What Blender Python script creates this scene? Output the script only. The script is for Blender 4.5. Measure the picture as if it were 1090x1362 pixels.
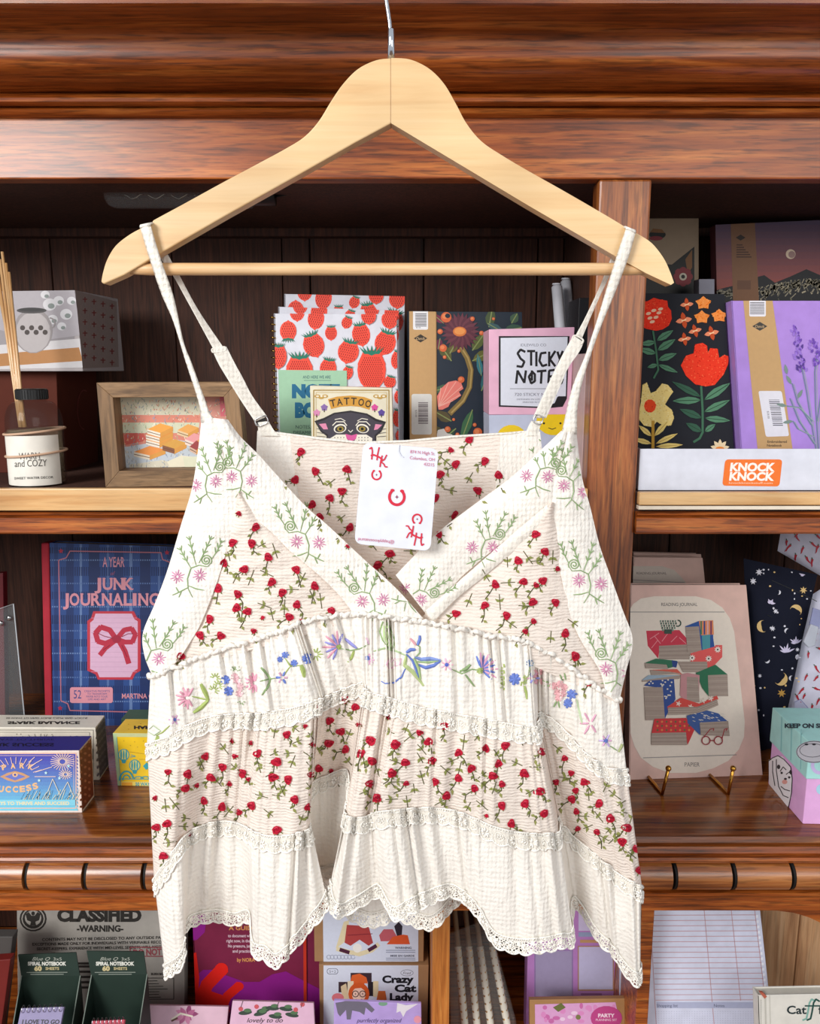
import bpy, math, random
from mathutils import Vector, Matrix
from mathutils.bvhtree import BVHTree
SC = bpy.context.scene; COL = SC.collection
for o in list(bpy.data.objects): bpy.data.objects.remove(o)
R = math.radians; PI = math.pi
# ---------------------------------------------------------------- camera
CAMZ = 1.5; F = 1050.0; PITCH = R(10.3)
cd = bpy.data.cameras.new('camera'); cam = bpy.data.objects.new('camera', cd); COL.objects.link(cam)
cam.location = (0, 0, CAMZ); cam.rotation_euler = (R(90)-PITCH, 0, 0)
cd.sensor_fit = 'VERTICAL'; cd.sensor_height = 36; cd.lens = F*36/1362; cd.clip_start = .05
SC.camera = cam
# ---------------------------------------------------------------- world, lights, exposure
W = bpy.data.worlds.new('world'); SC.world = W; W.use_nodes = True
W.node_tree.nodes['Background'].inputs[0].default_value = (.86, .92, 1, 1)
W.node_tree.nodes['Background'].inputs[1].default_value = .6
def area(name, loc, target, sx, sy, power, col):
    l = bpy.data.lights.new(name, 'AREA'); l.shape = 'RECTANGLE'; l.size = sx; l.size_y = sy; l.energy = power; l.color = col
    o = bpy.data.objects.new(name, l); COL.objects.link(o); o.location = loc
    o.rotation_euler = (Vector(target)-Vector(loc)).to_track_quat('-Z', 'Y').to_euler(); return o
area('window_light', (-1.5, -1.15, CAMZ+.85), (0, .8, CAMZ-.3), 1.0, 1.1, 66, (1, .985, .96))
area('shop_light', (1.5, -1.9, CAMZ+.5), (0, .8, CAMZ-.3), 1.6, 1.2, 22, (1, .96, .9))
SC.view_settings.view_transform = 'Standard'; SC.view_settings.look = 'None'
SC.view_settings.gamma = 1; SC.view_settings.use_curve_mapping = False; SC.view_settings.exposure = 0.05
# ---------------------------------------------------------------- geometry of the view: pixel -> point at depth
SN, CN = math.sin(PITCH), math.cos(PITCH)
CP = Vector((0, 0, CAMZ))
def ray(u, v):
    x = (u-545)/F; y = (681-v)/F
    return Vector((x, CN+SN*y, -SN+CN*y))
def at(u, v, D):
    r = ray(u, v); return CP + r*(D/r.y)
class PL:
    def __init__(s, o, n): s.o = Vector(o); s.n = Vector(n).normalized()
    def hit(s, u, v, off=0):
        r = ray(u, v); t = (s.o+s.n*off-CP).dot(s.n)/r.dot(s.n); return CP+r*t
def vpl(u, v, D, yaw=0, lean=0):
    y, l = R(yaw), R(lean); return PL(at(u, v, D), (math.sin(y)*math.cos(l), -math.cos(y)*math.cos(l), math.sin(l)))
def zpl(z): return PL((0, 0, CAMZ+z), (0, 0, 1))
# ---------------------------------------------------------------- colours and materials
def lin(h):
    h = h.lstrip('#'); c = [int(h[i:i+2], 16)/255 for i in (0, 2, 4)]
    return tuple(x/12.92 if x <= .04045 else ((x+.055)/1.055)**2.4 for x in c)+(1,)
MATS = {}
def nt(name):
    m = bpy.data.materials.new(name); m.use_nodes = True; return m, m.node_tree.nodes, m.node_tree.links, m.node_tree.nodes['Principled BSDF']
def mat(h, rough=.55, metal=0, spec=.4, var=.04, coat=0, bump=0, bs=300):
    k = (h, rough, metal, spec, var, coat, bump, bs)
    if k in MATS: return MATS[k]
    m, N, L, b = nt('paint'); c = lin(h)
    tc = N.new('ShaderNodeTexCoord'); n = N.new('ShaderNodeTexNoise'); n.inputs['Scale'].default_value = 60; n.inputs['Detail'].default_value = 4
    L.new(tc.outputs['Object'], n.inputs['Vector'])
    r = N.new('ShaderNodeValToRGB'); r.color_ramp.elements[0].position = .3; r.color_ramp.elements[1].position = .7
    r.color_ramp.elements[0].color = tuple(x*(1-var*2) for x in c[:3])+(1,); r.color_ramp.elements[1].color = tuple(min(1, x*(1+var)) for x in c[:3])+(1,)
    L.new(n.outputs['Fac'], r.inputs['Fac']); L.new(r.outputs['Color'], b.inputs['Base Color'])
    b.inputs['Roughness'].default_value = rough; b.inputs['Metallic'].default_value = metal; b.inputs['Specular IOR Level'].default_value = spec
    b.inputs['Coat Weight'].default_value = coat; b.inputs['Coat Roughness'].default_value = .12
    if bump:
        n2 = N.new('ShaderNodeTexNoise'); n2.inputs['Scale'].default_value = bs; n2.inputs['Detail'].default_value = 5; L.new(tc.outputs['Object'], n2.inputs['Vector'])
        bp = N.new('ShaderNodeBump'); bp.inputs['Strength'].default_value = bump; bp.inputs['Distance'].default_value = .001
        L.new(n2.outputs['Fac'], bp.inputs['Height']); L.new(bp.outputs['Normal'], b.inputs['Normal'])
    MATS[k] = m; return m
def wood(name, cols, axis='X', rough=.35, coat=.3, sc=1.0, pore=.35, bump=.15, rings=0.0):
    m, N, L, b = nt(name)
    tc = N.new('ShaderNodeTexCoord'); mp = N.new('ShaderNodeMapping'); L.new(tc.outputs['Object'], mp.inputs['Vector'])
    s = {'X': (4, 95, 95), 'Z': (95, 95, 4), 'Y': (95, 4, 95)}[axis]; mp.inputs['Scale'].default_value = tuple(q*sc for q in s)
    n = N.new('ShaderNodeTexNoise'); n.inputs['Scale'].default_value = 1.3; n.inputs['Detail'].default_value = 7; n.inputs['Roughness'].default_value = .62; n.inputs['Distortion'].default_value = .6+rings
    L.new(mp.outputs[0], n.inputs['Vector'])
    r = N.new('ShaderNodeValToRGB'); cr_ = r.color_ramp
    cr_.elements[0].position = .3; cr_.elements[0].color = lin(cols[0]); cr_.elements[1].position = .72; cr_.elements[1].color = lin(cols[2])
    e = cr_.elements.new(.5); e.color = lin(cols[1])
    L.new(n.outputs['Fac'], r.inputs['Fac'])
    mp2 = N.new('ShaderNodeMapping'); L.new(tc.outputs['Object'], mp2.inputs['Vector'])
    s = {'X': (30, 420, 420), 'Z': (420, 420, 30), 'Y': (420, 30, 420)}[axis]; mp2.inputs['Scale'].default_value = tuple(q*sc for q in s)
    n2 = N.new('ShaderNodeTexNoise'); n2.inputs['Scale'].default_value = 1; n2.inputs['Detail'].default_value = 3; L.new(mp2.outputs[0], n2.inputs['Vector'])
    r2 = N.new('ShaderNodeValToRGB'); r2.color_ramp.elements[0].position = .36; r2.color_ramp.elements[1].position = .5
    r2.color_ramp.elements[0].color = (1-pore, 1-pore, 1-pore, 1); r2.color_ramp.elements[1].color = (1, 1, 1, 1)
    L.new(n2.outputs['Fac'], r2.inputs['Fac'])
    # broad tone patches
    n3 = N.new('ShaderNodeTexNoise'); n3.inputs['Scale'].default_value = 7; n3.inputs['Detail'].default_value = 2; L.new(tc.outputs['Object'], n3.inputs['Vector'])
    r3 = N.new('ShaderNodeValToRGB'); r3.color_ramp.elements[0].position = .3; r3.color_ramp.elements[1].position = .7
    r3.color_ramp.elements[0].color = (.68, .66, .64, 1); r3.color_ramp.elements[1].color = (1, 1, 1, 1); L.new(n3.outputs['Fac'], r3.inputs['Fac'])
    mx = N.new('ShaderNodeMix'); mx.data_type = 'RGBA'; mx.blend_type = 'MULTIPLY'; mx.inputs[0].default_value = 1
    L.new(r.outputs['Color'], mx.inputs[6]); L.new(r2.outputs['Color'], mx.inputs[7])
    mx2 = N.new('ShaderNodeMix'); mx2.data_type = 'RGBA'; mx2.blend_type = 'MULTIPLY'; mx2.inputs[0].default_value = 1
    L.new(mx.outputs[2], mx2.inputs[6]); L.new(r3.outputs['Color'], mx2.inputs[7])
    L.new(mx2.outputs[2], b.inputs['Base Color'])
    b.inputs['Roughness'].default_value = rough; b.inputs['Coat Weight'].default_value = coat; b.inputs['Coat Roughness'].default_value = .2
    bp = N.new('ShaderNodeBump'); bp.inputs['Strength'].default_value = bump; bp.inputs['Distance'].default_value = .0006
    L.new(n2.outputs['Fac'], bp.inputs['Height']); L.new(bp.outputs['Normal'], b.inputs['Normal'])
    return m
def vcol(rough=.5, spec=.35, metal=0):
    k = ('vcol', rough, spec, metal)
    if k in MATS: return MATS[k]
    m, N, L, b = nt('printed_ink'); a = N.new('ShaderNodeAttribute'); a.attribute_name = 'Col'
    tc = N.new('ShaderNodeTexCoord'); n = N.new('ShaderNodeTexNoise'); n.inputs['Scale'].default_value = 200; L.new(tc.outputs['Object'], n.inputs['Vector'])
    mr = N.new('ShaderNodeMapRange'); mr.inputs[3].default_value = .93; mr.inputs[4].default_value = 1.04; L.new(n.outputs['Fac'], mr.inputs[0])
    mx = N.new('ShaderNodeVectorMath'); mx.operation = 'SCALE'; L.new(a.outputs['Color'], mx.inputs[0]); L.new(mr.outputs[0], mx.inputs['Scale'])
    L.new(mx.outputs[0], b.inputs['Base Color'])
    b.inputs['Roughness'].default_value = rough; b.inputs['Specular IOR Level'].default_value = spec; b.inputs['Metallic'].default_value = metal
    MATS[k] = m; return m
def glassy(h, alpha=.25, rough=.05):
    m, N, L, b = nt('clear_plastic'); t = N.new('ShaderNodeBsdfTransparent'); mx = N.new('ShaderNodeMixShader')
    n = N.new('ShaderNodeTexNoise'); n.inputs['Scale'].default_value = 20; mr = N.new('ShaderNodeMapRange'); mr.inputs[3].default_value = rough; mr.inputs[4].default_value = rough+.06
    L.new(n.outputs['Fac'], mr.inputs[0]); L.new(mr.outputs[0], b.inputs['Roughness'])
    b.inputs['Base Color'].default_value = lin(h); mx.inputs[0].default_value = alpha
    L.new(t.outputs[0], mx.inputs[1]); L.new(b.outputs[0], mx.inputs[2]); L.new(mx.outputs[0], N['Material Output'].inputs['Surface']); return m
def real_glass(tint='#ffffff'):
    m, N, L, b = nt('glass'); b.inputs['Base Color'].default_value = lin(tint); b.inputs['Transmission Weight'].default_value = 1; b.inputs['IOR'].default_value = 1.45
    n = N.new('ShaderNodeTexNoise'); n.inputs['Scale'].default_value = 15; mr = N.new('ShaderNodeMapRange'); mr.inputs[3].default_value = 0.0; mr.inputs[4].default_value = .05
    L.new(n.outputs['Fac'], mr.inputs[0]); L.new(mr.outputs[0], b.inputs['Roughness']); return m
# ---------------------------------------------------------------- objects
def thing(name, label, cat, loc, group=None):
    o = bpy.data.objects.new(name, None); COL.objects.link(o); o.empty_display_size = .05
    o.location = Vector(loc); o['label'] = label; o['category'] = cat
    if group: o['group'] = group
    return o
def tag(o, label, cat, group=None):
    o['label'] = label; o['category'] = cat
    if group: o['group'] = group
    return o
def wloc(o):
    v = Vector((0, 0, 0))
    while o: v = v+o.location; o = o.parent
    return v
def mk(name, vs, fs, m, parent=None, smooth=False, cols=None, bevel=0, label=None):
    me = bpy.data.meshes.new(name); off = wloc(parent) if parent else Vector((0, 0, 0))
    if not parent:
        off = sum((Vector(v) for v in vs), Vector((0, 0, 0)))/max(1, len(vs)); off.z = min(v[2] for v in vs)
    me.from_pydata([tuple(Vector(v)-off) for v in vs], [], fs)
    for x in (m if isinstance(m, (list, tuple)) else [m]): me.materials.append(x)
    if cols:
        a = me.color_attributes.new('Col', 'FLOAT_COLOR', 'CORNER'); dat = []
        for f, c in zip(fs, cols): dat.extend(list(lin(c))*len(f))
        a.data.foreach_set('color', dat)
    if smooth: me.polygons.foreach_set('use_smooth', [True]*len(me.polygons))
    me.update(); o = bpy.data.objects.new(name, me); COL.objects.link(o)
    if parent: o.parent = parent
    else: o.location = off
    if label: o['label'] = label
    if bevel:
        b = o.modifiers.new('bevel', 'BEVEL'); b.width = bevel; b.segments = 2; b.limit_method = 'ANGLE'
    return o
class G:
    def __init__(s): s.v = []; s.f = []; s.c = []
    def add(s, vs, fs, c=None):
        n = len(s.v); s.v += [Vector(q) for q in vs]; s.f += [tuple(i+n for i in f) for f in fs]; s.c += [c or '#ffffff']*len(fs)
    def prism(s, pts, ext, c=None):
        n = len(pts); ext = Vector(ext); A = [Vector(p) for p in pts]; B = [p+ext for p in A]
        s.add(A+B, [tuple(range(n)), tuple(range(2*n-1, n-1, -1))]+[((i+1) % n, i, n+i, n+(i+1) % n) for i in range(n)], c)
    def box(s, x0, x1, y0, y1, z0, z1, c=None):
        s.prism([(x0, y0, z0), (x1, y0, z0), (x1, y0, z1), (x0, y0, z1)], (0, y1-y0, 0), c)
    def tube(s, pts, r, n=10, c=None, cap=True, closed=False):
        P = [Vector(p) for p in pts]; m = len(P); rr = r if isinstance(r, (list, tuple)) else [r]*m; vs = []; up = None
        for i in range(m):
            a = P[(i-1) % m] if (closed or i > 0) else P[i]; b = P[(i+1) % m] if (closed or i < m-1) else P[i]
            t = (b-a).normalized() if (b-a).length > 1e-9 else Vector((0, 0, 1))
            if up is None: up = Vector((0, 0, 1)) if abs(t.z) < .9 else Vector((0, 1, 0))
            x = t.cross(up).normalized(); y = x.cross(t).normalized(); up = y
            for k in range(n):
                q = 2*PI*k/n; vs.append(P[i]+x*math.cos(q)*rr[i]+y*math.sin(q)*rr[i])
        fs = [(i*n+k, i*n+(k+1) % n, ((i+1) % m)*n+(k+1) % n, ((i+1) % m)*n+k) for i in range(m if closed else m-1) for k in range(n)]
        if cap and not closed: fs += [tuple(range(n))[::-1], tuple((m-1)*n+k for k in range(n))]
        s.add(vs, fs, c)
    def lathe(s, prof, cen, n=32, axis='Z', c=None):
        cen = Vector(cen); vs = []
        for r, h in prof:
            for k in range(n):
                q = 2*PI*k/n; a, b = r*math.cos(q), r*math.sin(q)
                vs.append(cen+(Vector((a, b, h)) if axis == 'Z' else Vector((h, a, b)) if axis == 'X' else Vector((a, h, b))))
        m = len(prof)
        s.add(vs, [(i*n+k, i*n+(k+1) % n, (i+1)*n+(k+1) % n, (i+1)*n+k) for i in range(m-1) for k in range(n)], c)
    def ball(s, cen, r, sx=1, sy=1, sz=1, n=12, c=None):
        s.lathe([(max(1e-5, r*math.sin(PI*i/8)), -r*math.cos(PI*i/8)) for i in range(9)], (0, 0, 0), n, c=c)
        k = len(s.v)-9*n
        for i in range(k, len(s.v)): p = s.v[i]; s.v[i] = Vector(cen)+Vector((p.x*sx, p.y*sy, p.z*sz))
    def build(s, name, m, parent=None, smooth=False, bevel=0, label=None, col=False):
        return mk(name, s.v, s.f, m, parent, smooth, s.c if col else None, bevel, label)
# ---------------------------------------------------------------- flat print, drawn with real polygons on the face it belongs to
TXT = {}
def glyphs(t, bold=0, shear=0, spacing=1):
    k = (t, bold, shear, spacing)
    if k in TXT: return TXT[k]
    c = bpy.data.curves.new('txt', 'FONT'); c.body = t; c.size = 1; c.offset = bold; c.shear = shear; c.space_character = spacing; c.resolution_u = 3; c.fill_mode = 'FRONT'
    o = bpy.data.objects.new('txt', c); me = o.to_mesh()
    vs = [(v.co.x, v.co.y) for v in me.vertices]; fs = [[vs[i] for i in p.vertices] for p in me.polygons]
    o.to_mesh_clear(); bpy.data.objects.remove(o); bpy.data.curves.remove(c)
    if vs: bb = (min(x for x, y in vs), max(x for x, y in vs))
    else: bb = (0, 1)
    TXT[k] = (fs, bb); return TXT[k]
def clip(poly, quad):
    # Sutherland-Hodgman against a convex polygon given clockwise in image coordinates
    out = poly
    n = len(quad)
    for i in range(n):
        ax, ay = quad[i]; bx, by = quad[(i+1) % n]; inp = out; out = []
        if not inp: break
        side = lambda p: (bx-ax)*(p[1]-ay)-(by-ay)*(p[0]-ax)
        for j in range(len(inp)):
            p, q = inp[j], inp[(j+1) % len(inp)]; sp, sq = side(p), side(q)
            if sp >= 0: out.append(p)
            if (sp >= 0) != (sq >= 0):
                t = sp/(sp-sq); out.append((p[0]+(q[0]-p[0])*t, p[1]+(q[1]-p[1])*t))
    return out
class Art:
    def __init__(s, fn, quad=None, base=.0003, step=1e-5):
        s.fn = fn; s.q = quad; s.v = []; s.f = []; s.c = []; s.off = base; s.step = step; s.hold = False
    def poly(s, pts, c):
        pts = [tuple(p) for p in pts]
        if s.q: pts = clip(pts, s.q)
        if len(pts) < 3: return
        n = len(s.v)
        for u, v in pts: s.v.append(s.fn(u, v, s.off))
        s.f.append(tuple(range(n, n+len(pts)))); s.c.append(c)
        if not s.hold: s.off += s.step
    def rect(s, u0, v0, u1, v1, c): s.poly([(u0, v0), (u1, v0), (u1, v1), (u0, v1)], c)
    def rrect(s, u0, v0, u1, v1, r, c):
        p = []
        for cx, cy, a in ((u1-r, v0+r, -90), (u1-r, v1-r, 0), (u0+r, v1-r, 90), (u0+r, v0+r, 180)):
            for k in range(6): q = R(a+18*k); p.append((cx+r*math.cos(q), cy+r*math.sin(q)))
        s.poly(p, c)
    def ell(s, u, v, a, b, c, rot=0, n=18, wob=0):
        cr, sr = math.cos(R(rot)), math.sin(R(rot)); p = []
        for k in range(n):
            q = 2*PI*k/n; w = 1+(wob*math.sin(q*5+u)) if wob else 1
            x, y = a*w*math.cos(q), b*w*math.sin(q); p.append((u+x*cr-y*sr, v+x*sr+y*cr))
        s.poly(p, c)
    def ring(s, u, v, r, w, c, a0=0, a1=360, ry=None):
        ry = ry or r; n = 24; s.line([(u+r*math.cos(R(a0+(a1-a0)*k/n)), v+ry*math.sin(R(a0+(a1-a0)*k/n))) for k in range(n+1)], w, c)
    def line(s, pts, w, c, w2=None):
        h = s.hold; s.hold = True
        for i in range(len(pts)-1):
            (x0, y0), (x1, y1) = pts[i], pts[i+1]; L = math.hypot(x1-x0, y1-y0)
            if L < 1e-6: continue
            wa = w if w2 is None else w+(w2-w)*i/(len(pts)-1); wb = w if w2 is None else w+(w2-w)*(i+1)/(len(pts)-1)
            nx, ny = -(y1-y0)/L/2, (x1-x0)/L/2; e = .12*w/L; ex, ey = (x1-x0)*e, (y1-y0)*e
            s.off += (i % 5)*1.2e-6; s.poly([(x0+nx*wa-ex, y0+ny*wa-ey), (x0-nx*wa-ex, y0-ny*wa-ey), (x1-nx*wb+ex, y1-ny*wb+ey), (x1+nx*wb+ex, y1+ny*wb+ey)][::-1], c); s.off -= (i % 5)*1.2e-6
        s.hold = h
        if not h: s.off += s.step
    def frame(s, u0, v0, u1, v1, w, c): s.line([(u0, v0), (u1, v0), (u1, v1), (u0, v1), (u0, v0)], w, c)
    def leaf(s, u, v, L, w, a, c, vein=None):
        a = R(a); ca, sa = math.cos(a), math.sin(a); p = []
        for t, k in ((0, 0), (.2, .7), (.45, 1), (.75, .65), (1, 0), (.75, -.65), (.45, -1), (.2, -.7)):
            x, y = L*t, w*k/2; p.append((u+x*ca-y*sa, v+x*sa+y*ca))
        s.poly(p, c)
        if vein: s.line([(u, v), (u+L*.9*ca, v+L*.9*sa)], max(.5, w*.1), vein)
    def star(s, u, v, r, n, c, r2=.4, rot=-90):
        s.poly([(u+(r if k % 2 == 0 else r*r2)*math.cos(R(rot)+PI*k/n), v+(r if k % 2 == 0 else r*r2)*math.sin(R(rot)+PI*k/n)) for k in range(2*n)], c)
    def moon(s, u, v, r, c, rot=0, thin=.55):
        p = [(math.cos(R(a)), math.sin(R(a))) for a in range(-110, 111, 20)]
        e = p[-1]; st = p[0]
        inner = [(thin*math.cos(R(a))-.34*(1-abs(a)/110), math.sin(R(a))*.94) for a in range(100, -101, -20)]
        q = p+inner; cr, sr = math.cos(R(rot)), math.sin(R(rot))
        s.poly([(u+r*(x*cr-y*sr), v+r*(x*sr+y*cr)) for x, y in q], c)
    def text(s, t, u, v, cap, c, w=None, bold=0, shear=0, rot=0, al='c', spacing=1, arc=0):
        fs, (x0, x1) = glyphs(t, bold, shear, spacing); k = cap/.69; kw = k
        if w: kw = w/(x1-x0)
        W_ = (x1-x0)*kw; sx = {'c': -W_/2, 'l': 0, 'r': -W_}[al]-x0*kw; cr, sr = math.cos(R(rot)), math.sin(R(rot))
        h = s.hold; s.hold = True
        for f in fs:
            p = []
            for x, y in f:
                a = x*kw+sx; b = -y*k
                if arc: b += arc*(2*a/W_)**2
                p.append((u+a*cr-b*sr, v+a*sr+b*cr))
            s.poly(p[::-1], c)
        s.hold = h; s.off += s.step
    def build(s, name, parent, m=None, label=None):
        return mk(name, s.v, s.f, m or vcol(), parent, False, s.c, 0, label)
# slab: pixel quad (tl, tr, br, bl) on a plane, given thickness; base = z the bottom edge stands on
def slab(name, quad, pl, th, m, parent=None, base=None, bevel=.0006, label=None):
    P = [pl.hit(*q) for q in quad]
    if base is not None:
        for a, b in ((1, 2), (0, 3)):
            d = P[b]-P[a]; t = (CAMZ+base-P[a].z)/d.z; P[b] = P[a]+d*t
    g = G(); g.prism([P[3], P[2], P[1], P[0]], -pl.n*th); return g.build(name, m, parent, bevel=bevel, label=label), P
# ================================================================ THE CABINET
WD = wood('walnut', ('#62290c', '#a8541b', '#d6823a'), 'X', rough=.36, coat=.2, sc=1, pore=.5)
WDL = wood('walnut_bead', ('#6a3318', '#a9622f', '#cf8c50'), 'X', rough=.3, coat=.4)
WDT = wood('walnut_top', ('#46210c', '#87491f', '#b87436'), 'X', rough=.16, coat=.6, sc=.8)
WDV = wood('walnut_post', ('#5c2b10', '#9c5626', '#c98040'), 'Z', rough=.38, coat=.25, sc=1.3)
WDB = wood('walnut_back', ('#2a140c', '#4b2819', '#603827'), 'Z', rough=.75, coat=0, sc=.8, rings=1.5)
MAPLE = wood('maple', ('#d69c5c', '#e9b97c', '#f3cb93'), 'X', rough=.4, coat=.2, pore=.1)
PINE = wood('pine', ('#a86f48', '#deae80', '#f0cba2'), 'Z', rough=.5, coat=.1, sc=.5, pore=.2, rings=.6)
ORG = wood('fir', ('#a35a20', '#c87a35', '#dd9448'), 'Z', rough=.5, coat=.1, sc=1.4, pore=.15)
DF = .86; DB = 1.19
def zz(v, D): return at(545, v, D).z-CAMZ
ZC = zz(238, DF); ZS = zz(654, DF); ZT = zz(1111, .80); XL, XR = -.78, .78; ZB = -.93
cab = thing('display_cabinet', 'dark reddish-brown wooden display cabinet with moulded cornice, shelves and counter', 'cabinet', (0, 1.0, 0))
def mould(name, prof, m, x0=XL, x1=XR, smooth=True, label=None):
    # prof: list of (D, z) in order, closed polygon extruded along x
    g = G(); n = len(prof)
    vs = [(x0, d, CAMZ+z) for d, z in prof]+[(x1, d, CAMZ+z) for d, z in prof]
    g.add(vs, [(i, (i+1) % n, n+(i+1) % n, n+i) for i in range(n)]+[tuple(range(n))[::-1], tuple(range(n, 2*n))])
    o = g.build(name, m, cab, label=label)
    if smooth:
        o.data.polygons.foreach_set('use_smooth', [True]*len(o.data.polygons))
        e = o.modifiers.new('es', 'EDGE_SPLIT'); e.split_angle = R(35)
    return o
def cbox(name, x0, x1, y0, y1, z0, z1, m, bevel=.0015, label=None):
    g = G(); g.box(x0, x1, y0, y1, CAMZ+z0, CAMZ+z1); return g.build(name, m, cab, bevel=bevel, label=label)
# crown moulding (ogee), drawn as a real profile
pr = [(.90, zz(122, .842)), (.842, zz(122, .842))]
for k in range(0, 13):
    t = k/12; v = 118-(118-12)*t
    D = .838-.095*t-.016*math.sin(t*2*PI*.95+.2)
    pr.append((D, zz(v, D)))
pr += [(.732, zz(9, .732)), (.728, zz(7, .732)), (.724, .33), (.63, .33), (.626, .334), (.626, .344), (.63, .348), (.90, .348)]
mould('crown_moulding', pr, WD)
# astragal under the crown
pr = [(.90, zz(154, .852)), (.852, zz(154, .852)), (.848, zz(150, .848)), (.846, zz(146, .846)), (.85, zz(142, .85)), (.842, zz(140, .842)), (.836, zz(135, .836)), (.835, zz(130, .835)), (.838, zz(126, .838)), (.845, zz(123, .845)), (.90, zz(123, .845))]
mould('astragal_moulding', pr, WD)
cbox('frieze_board', XL, XR, DF, DF+.022, ZC, zz(153, DF)+.002, WD)
cbox('soffit_board', XL, XR, DF+.022, DB, ZC+.004, ZC+.022, WDB)
cbox('soffit_rail', XL, XR, DB-.022, DB, ZC-.008, ZC+.004, WDB)
xpl, xpr = at(797, 238, DF).x, at(867, 238, DF).x
cbox('post', xpl, xpr, DF, DF+.03, ZT, ZC, WDV, bevel=.0025, label='lighter worn brown vertical face-frame post')
cbox('divider_panel', xpl+.03, xpr-.004, DF+.03, DB, ZT, ZC, WDB)
# back boards, each a plank
xs = [XL, -.52, -.345, -.185, -.145, .02, .185, .222, .40, .58, XR]
for i in range(len(xs)-1):
    cbox('back_plank', xs[i]+.0008, xs[i+1]-.0008, DB-(.004 if xs[i+1]-xs[i] < .06 else 0), DB+.015, ZB, ZC+.004, WDB, bevel=.0012)
for x0, x1 in ((XL-.02, XL), (XR, XR+.02)): cbox('side_panel', x0, x1, DF, DB+.015, ZB-.5, .34, WDB)
cbox('light_stop_sheet', XL-.02, XR+.02, DB+.015, DB+.02, -CAMZ, .36, WDB)  # unseen sheet added behind the planks to stop light through their gaps
# middle shelf
cbox('shelf', XL, XR, DF+.002, DB, zz(707, DF)+.003, ZS, WDB)
zb = zz(710, DF-.004)
for x0_, x1_ in ((XL, xpl-.0005), (xpr+.0005, XR)): mould('shelf_edge', [(DF+.02, zb), (DF-.004, zb), (DF-.006, zb+.002), (DF-.006, zz(689, DF-.006)), (DF-.003, zz(686, DF)), (DF-.007, zz(685, DF-.007)), (DF-.008, zz(682, DF-.008)), (DF-.004, zz(680, DF)), (DF+.02, zz(680, DF))], WD, x0_, x1_, smooth=False)
for x0, x1, va, vb, lb in ((XL, xpl-.001, 650, 679.5, 'pale maple strip along the left shelf edge'), (xpr+.001, XR, 655, 672, 'pale maple strip along the right shelf edge')):
    cbox('shelf_lip', x0, x1, DF-.010, DF-.001, zz(vb, DF-.01), zz(va, DF-.01), MAPLE, bevel=.0012, label=lb)
cbox('shelf_strip', xpr+.001, XR, DF-.009, DF, zz(678, DF-.009), zz(673.2, DF-.009), mat('#e9ddca'), bevel=.0005, label='thin cream strip under the maple lip')
# counter
mould('counter_top', [(DB, ZT-.018), (.806, ZT-.018), (.800, ZT-.014), (.797, ZT-.007), (.799, ZT-.001), (.803, ZT), (DB, ZT)], WDT)
za = ZT-.018
mould('counter_fascia', [(.83, zz(1140, .806)), (.806, zz(1140, .806)), (.806, zz(1136, .806)), (.809, za), (.83, za)], WD, smooth=False)
mould('cove_rail', [(.83, zz(1148, .80)), (.798, zz(1148, .798)), (.795, zz(1145, .795)), (.797, zz(1141, .797)), (.802, zz(1139.5, .80)), (.83, zz(1139.5, .80))], WD, smooth=False)
zt_, zb_ = zz(1148, .80), zz(1186, .80); rb = (zt_-zb_)/2; zc_ = (zt_+zb_)/2
mould('apron_rail', [(.83, zz(1211, .803)), (.803, zz(1211, .803)), (.803, zz(1194, .803)), (.799, zz(1192, .799)), (.798, zz(1188, .798)), (.802, zz(1186, .80)), (.83, zb_)], WD, smooth=False)
# reeded bead split in lengths by gaps, their shade made by near-black strips
dx = (at(109.5, 1166, .79).x-at(30.5, 1166, .79).x); x30 = at(30.5, 1166, .79).x
DARK = mat('#0b0706', .7)
for k in range(-3, 17):
    xa = x30+dx*k
    g = G(); n = 12
    for (p0, p1, rr, mm, nm) in ((xa+.0028, xa+dx-.0028, rb, WDL, 'bead'), (xa-.0027, xa+.0027, rb*.96, DARK, 'bead_gap_shade')):
        g = G(); vs = []
        prof = [(.828, zc_-rr)]+[(.808-rr*.95*math.cos(R(-90+180*i/n)), zc_+rr*math.sin(R(-90+180*i/n))) for i in range(n+1)]+[(.828, zc_+rr)]
        m_ = len(prof); vs = [(p0+(.003*math.sin(PI*i/m_) if nm == 'bead_gap_shade' else 0), d, CAMZ+z) for i, (d, z) in enumerate(prof)]+[(p1+(.003*math.sin(PI*i/m_) if nm == 'bead_gap_shade' else 0), d, CAMZ+z) for i, (d, z) in enumerate(prof)]
        g.add(vs, [(i, (i+1) % m_, m_+(i+1) % m_, m_+i) for i in range(m_)]+[tuple(range(m_))[::-1], tuple(range(m_, 2*m_))])
        o = g.build(nm, mm, cab, smooth=True); e = o.modifiers.new('es', 'EDGE_SPLIT'); e.split_angle = R(40)
# arched bracket at the right end of the apron
pl_ = vpl(1000, 1210, .815); pts = [(985, 1208), (1010, 1210), (1035, 1211.5), (1055, 1214), (1075, 1220), (1090, 1227), (1110, 1240), (1128, 1260), (1140, 1290), (1148, 1380), (1180, 1380), (1180, 1200), (985, 1200)]
g = G(); g.prism([pl_.hit(*p) for p in pts][::-1], (0, .018, 0)); g.build('arch_bracket', WD, cab)
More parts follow.
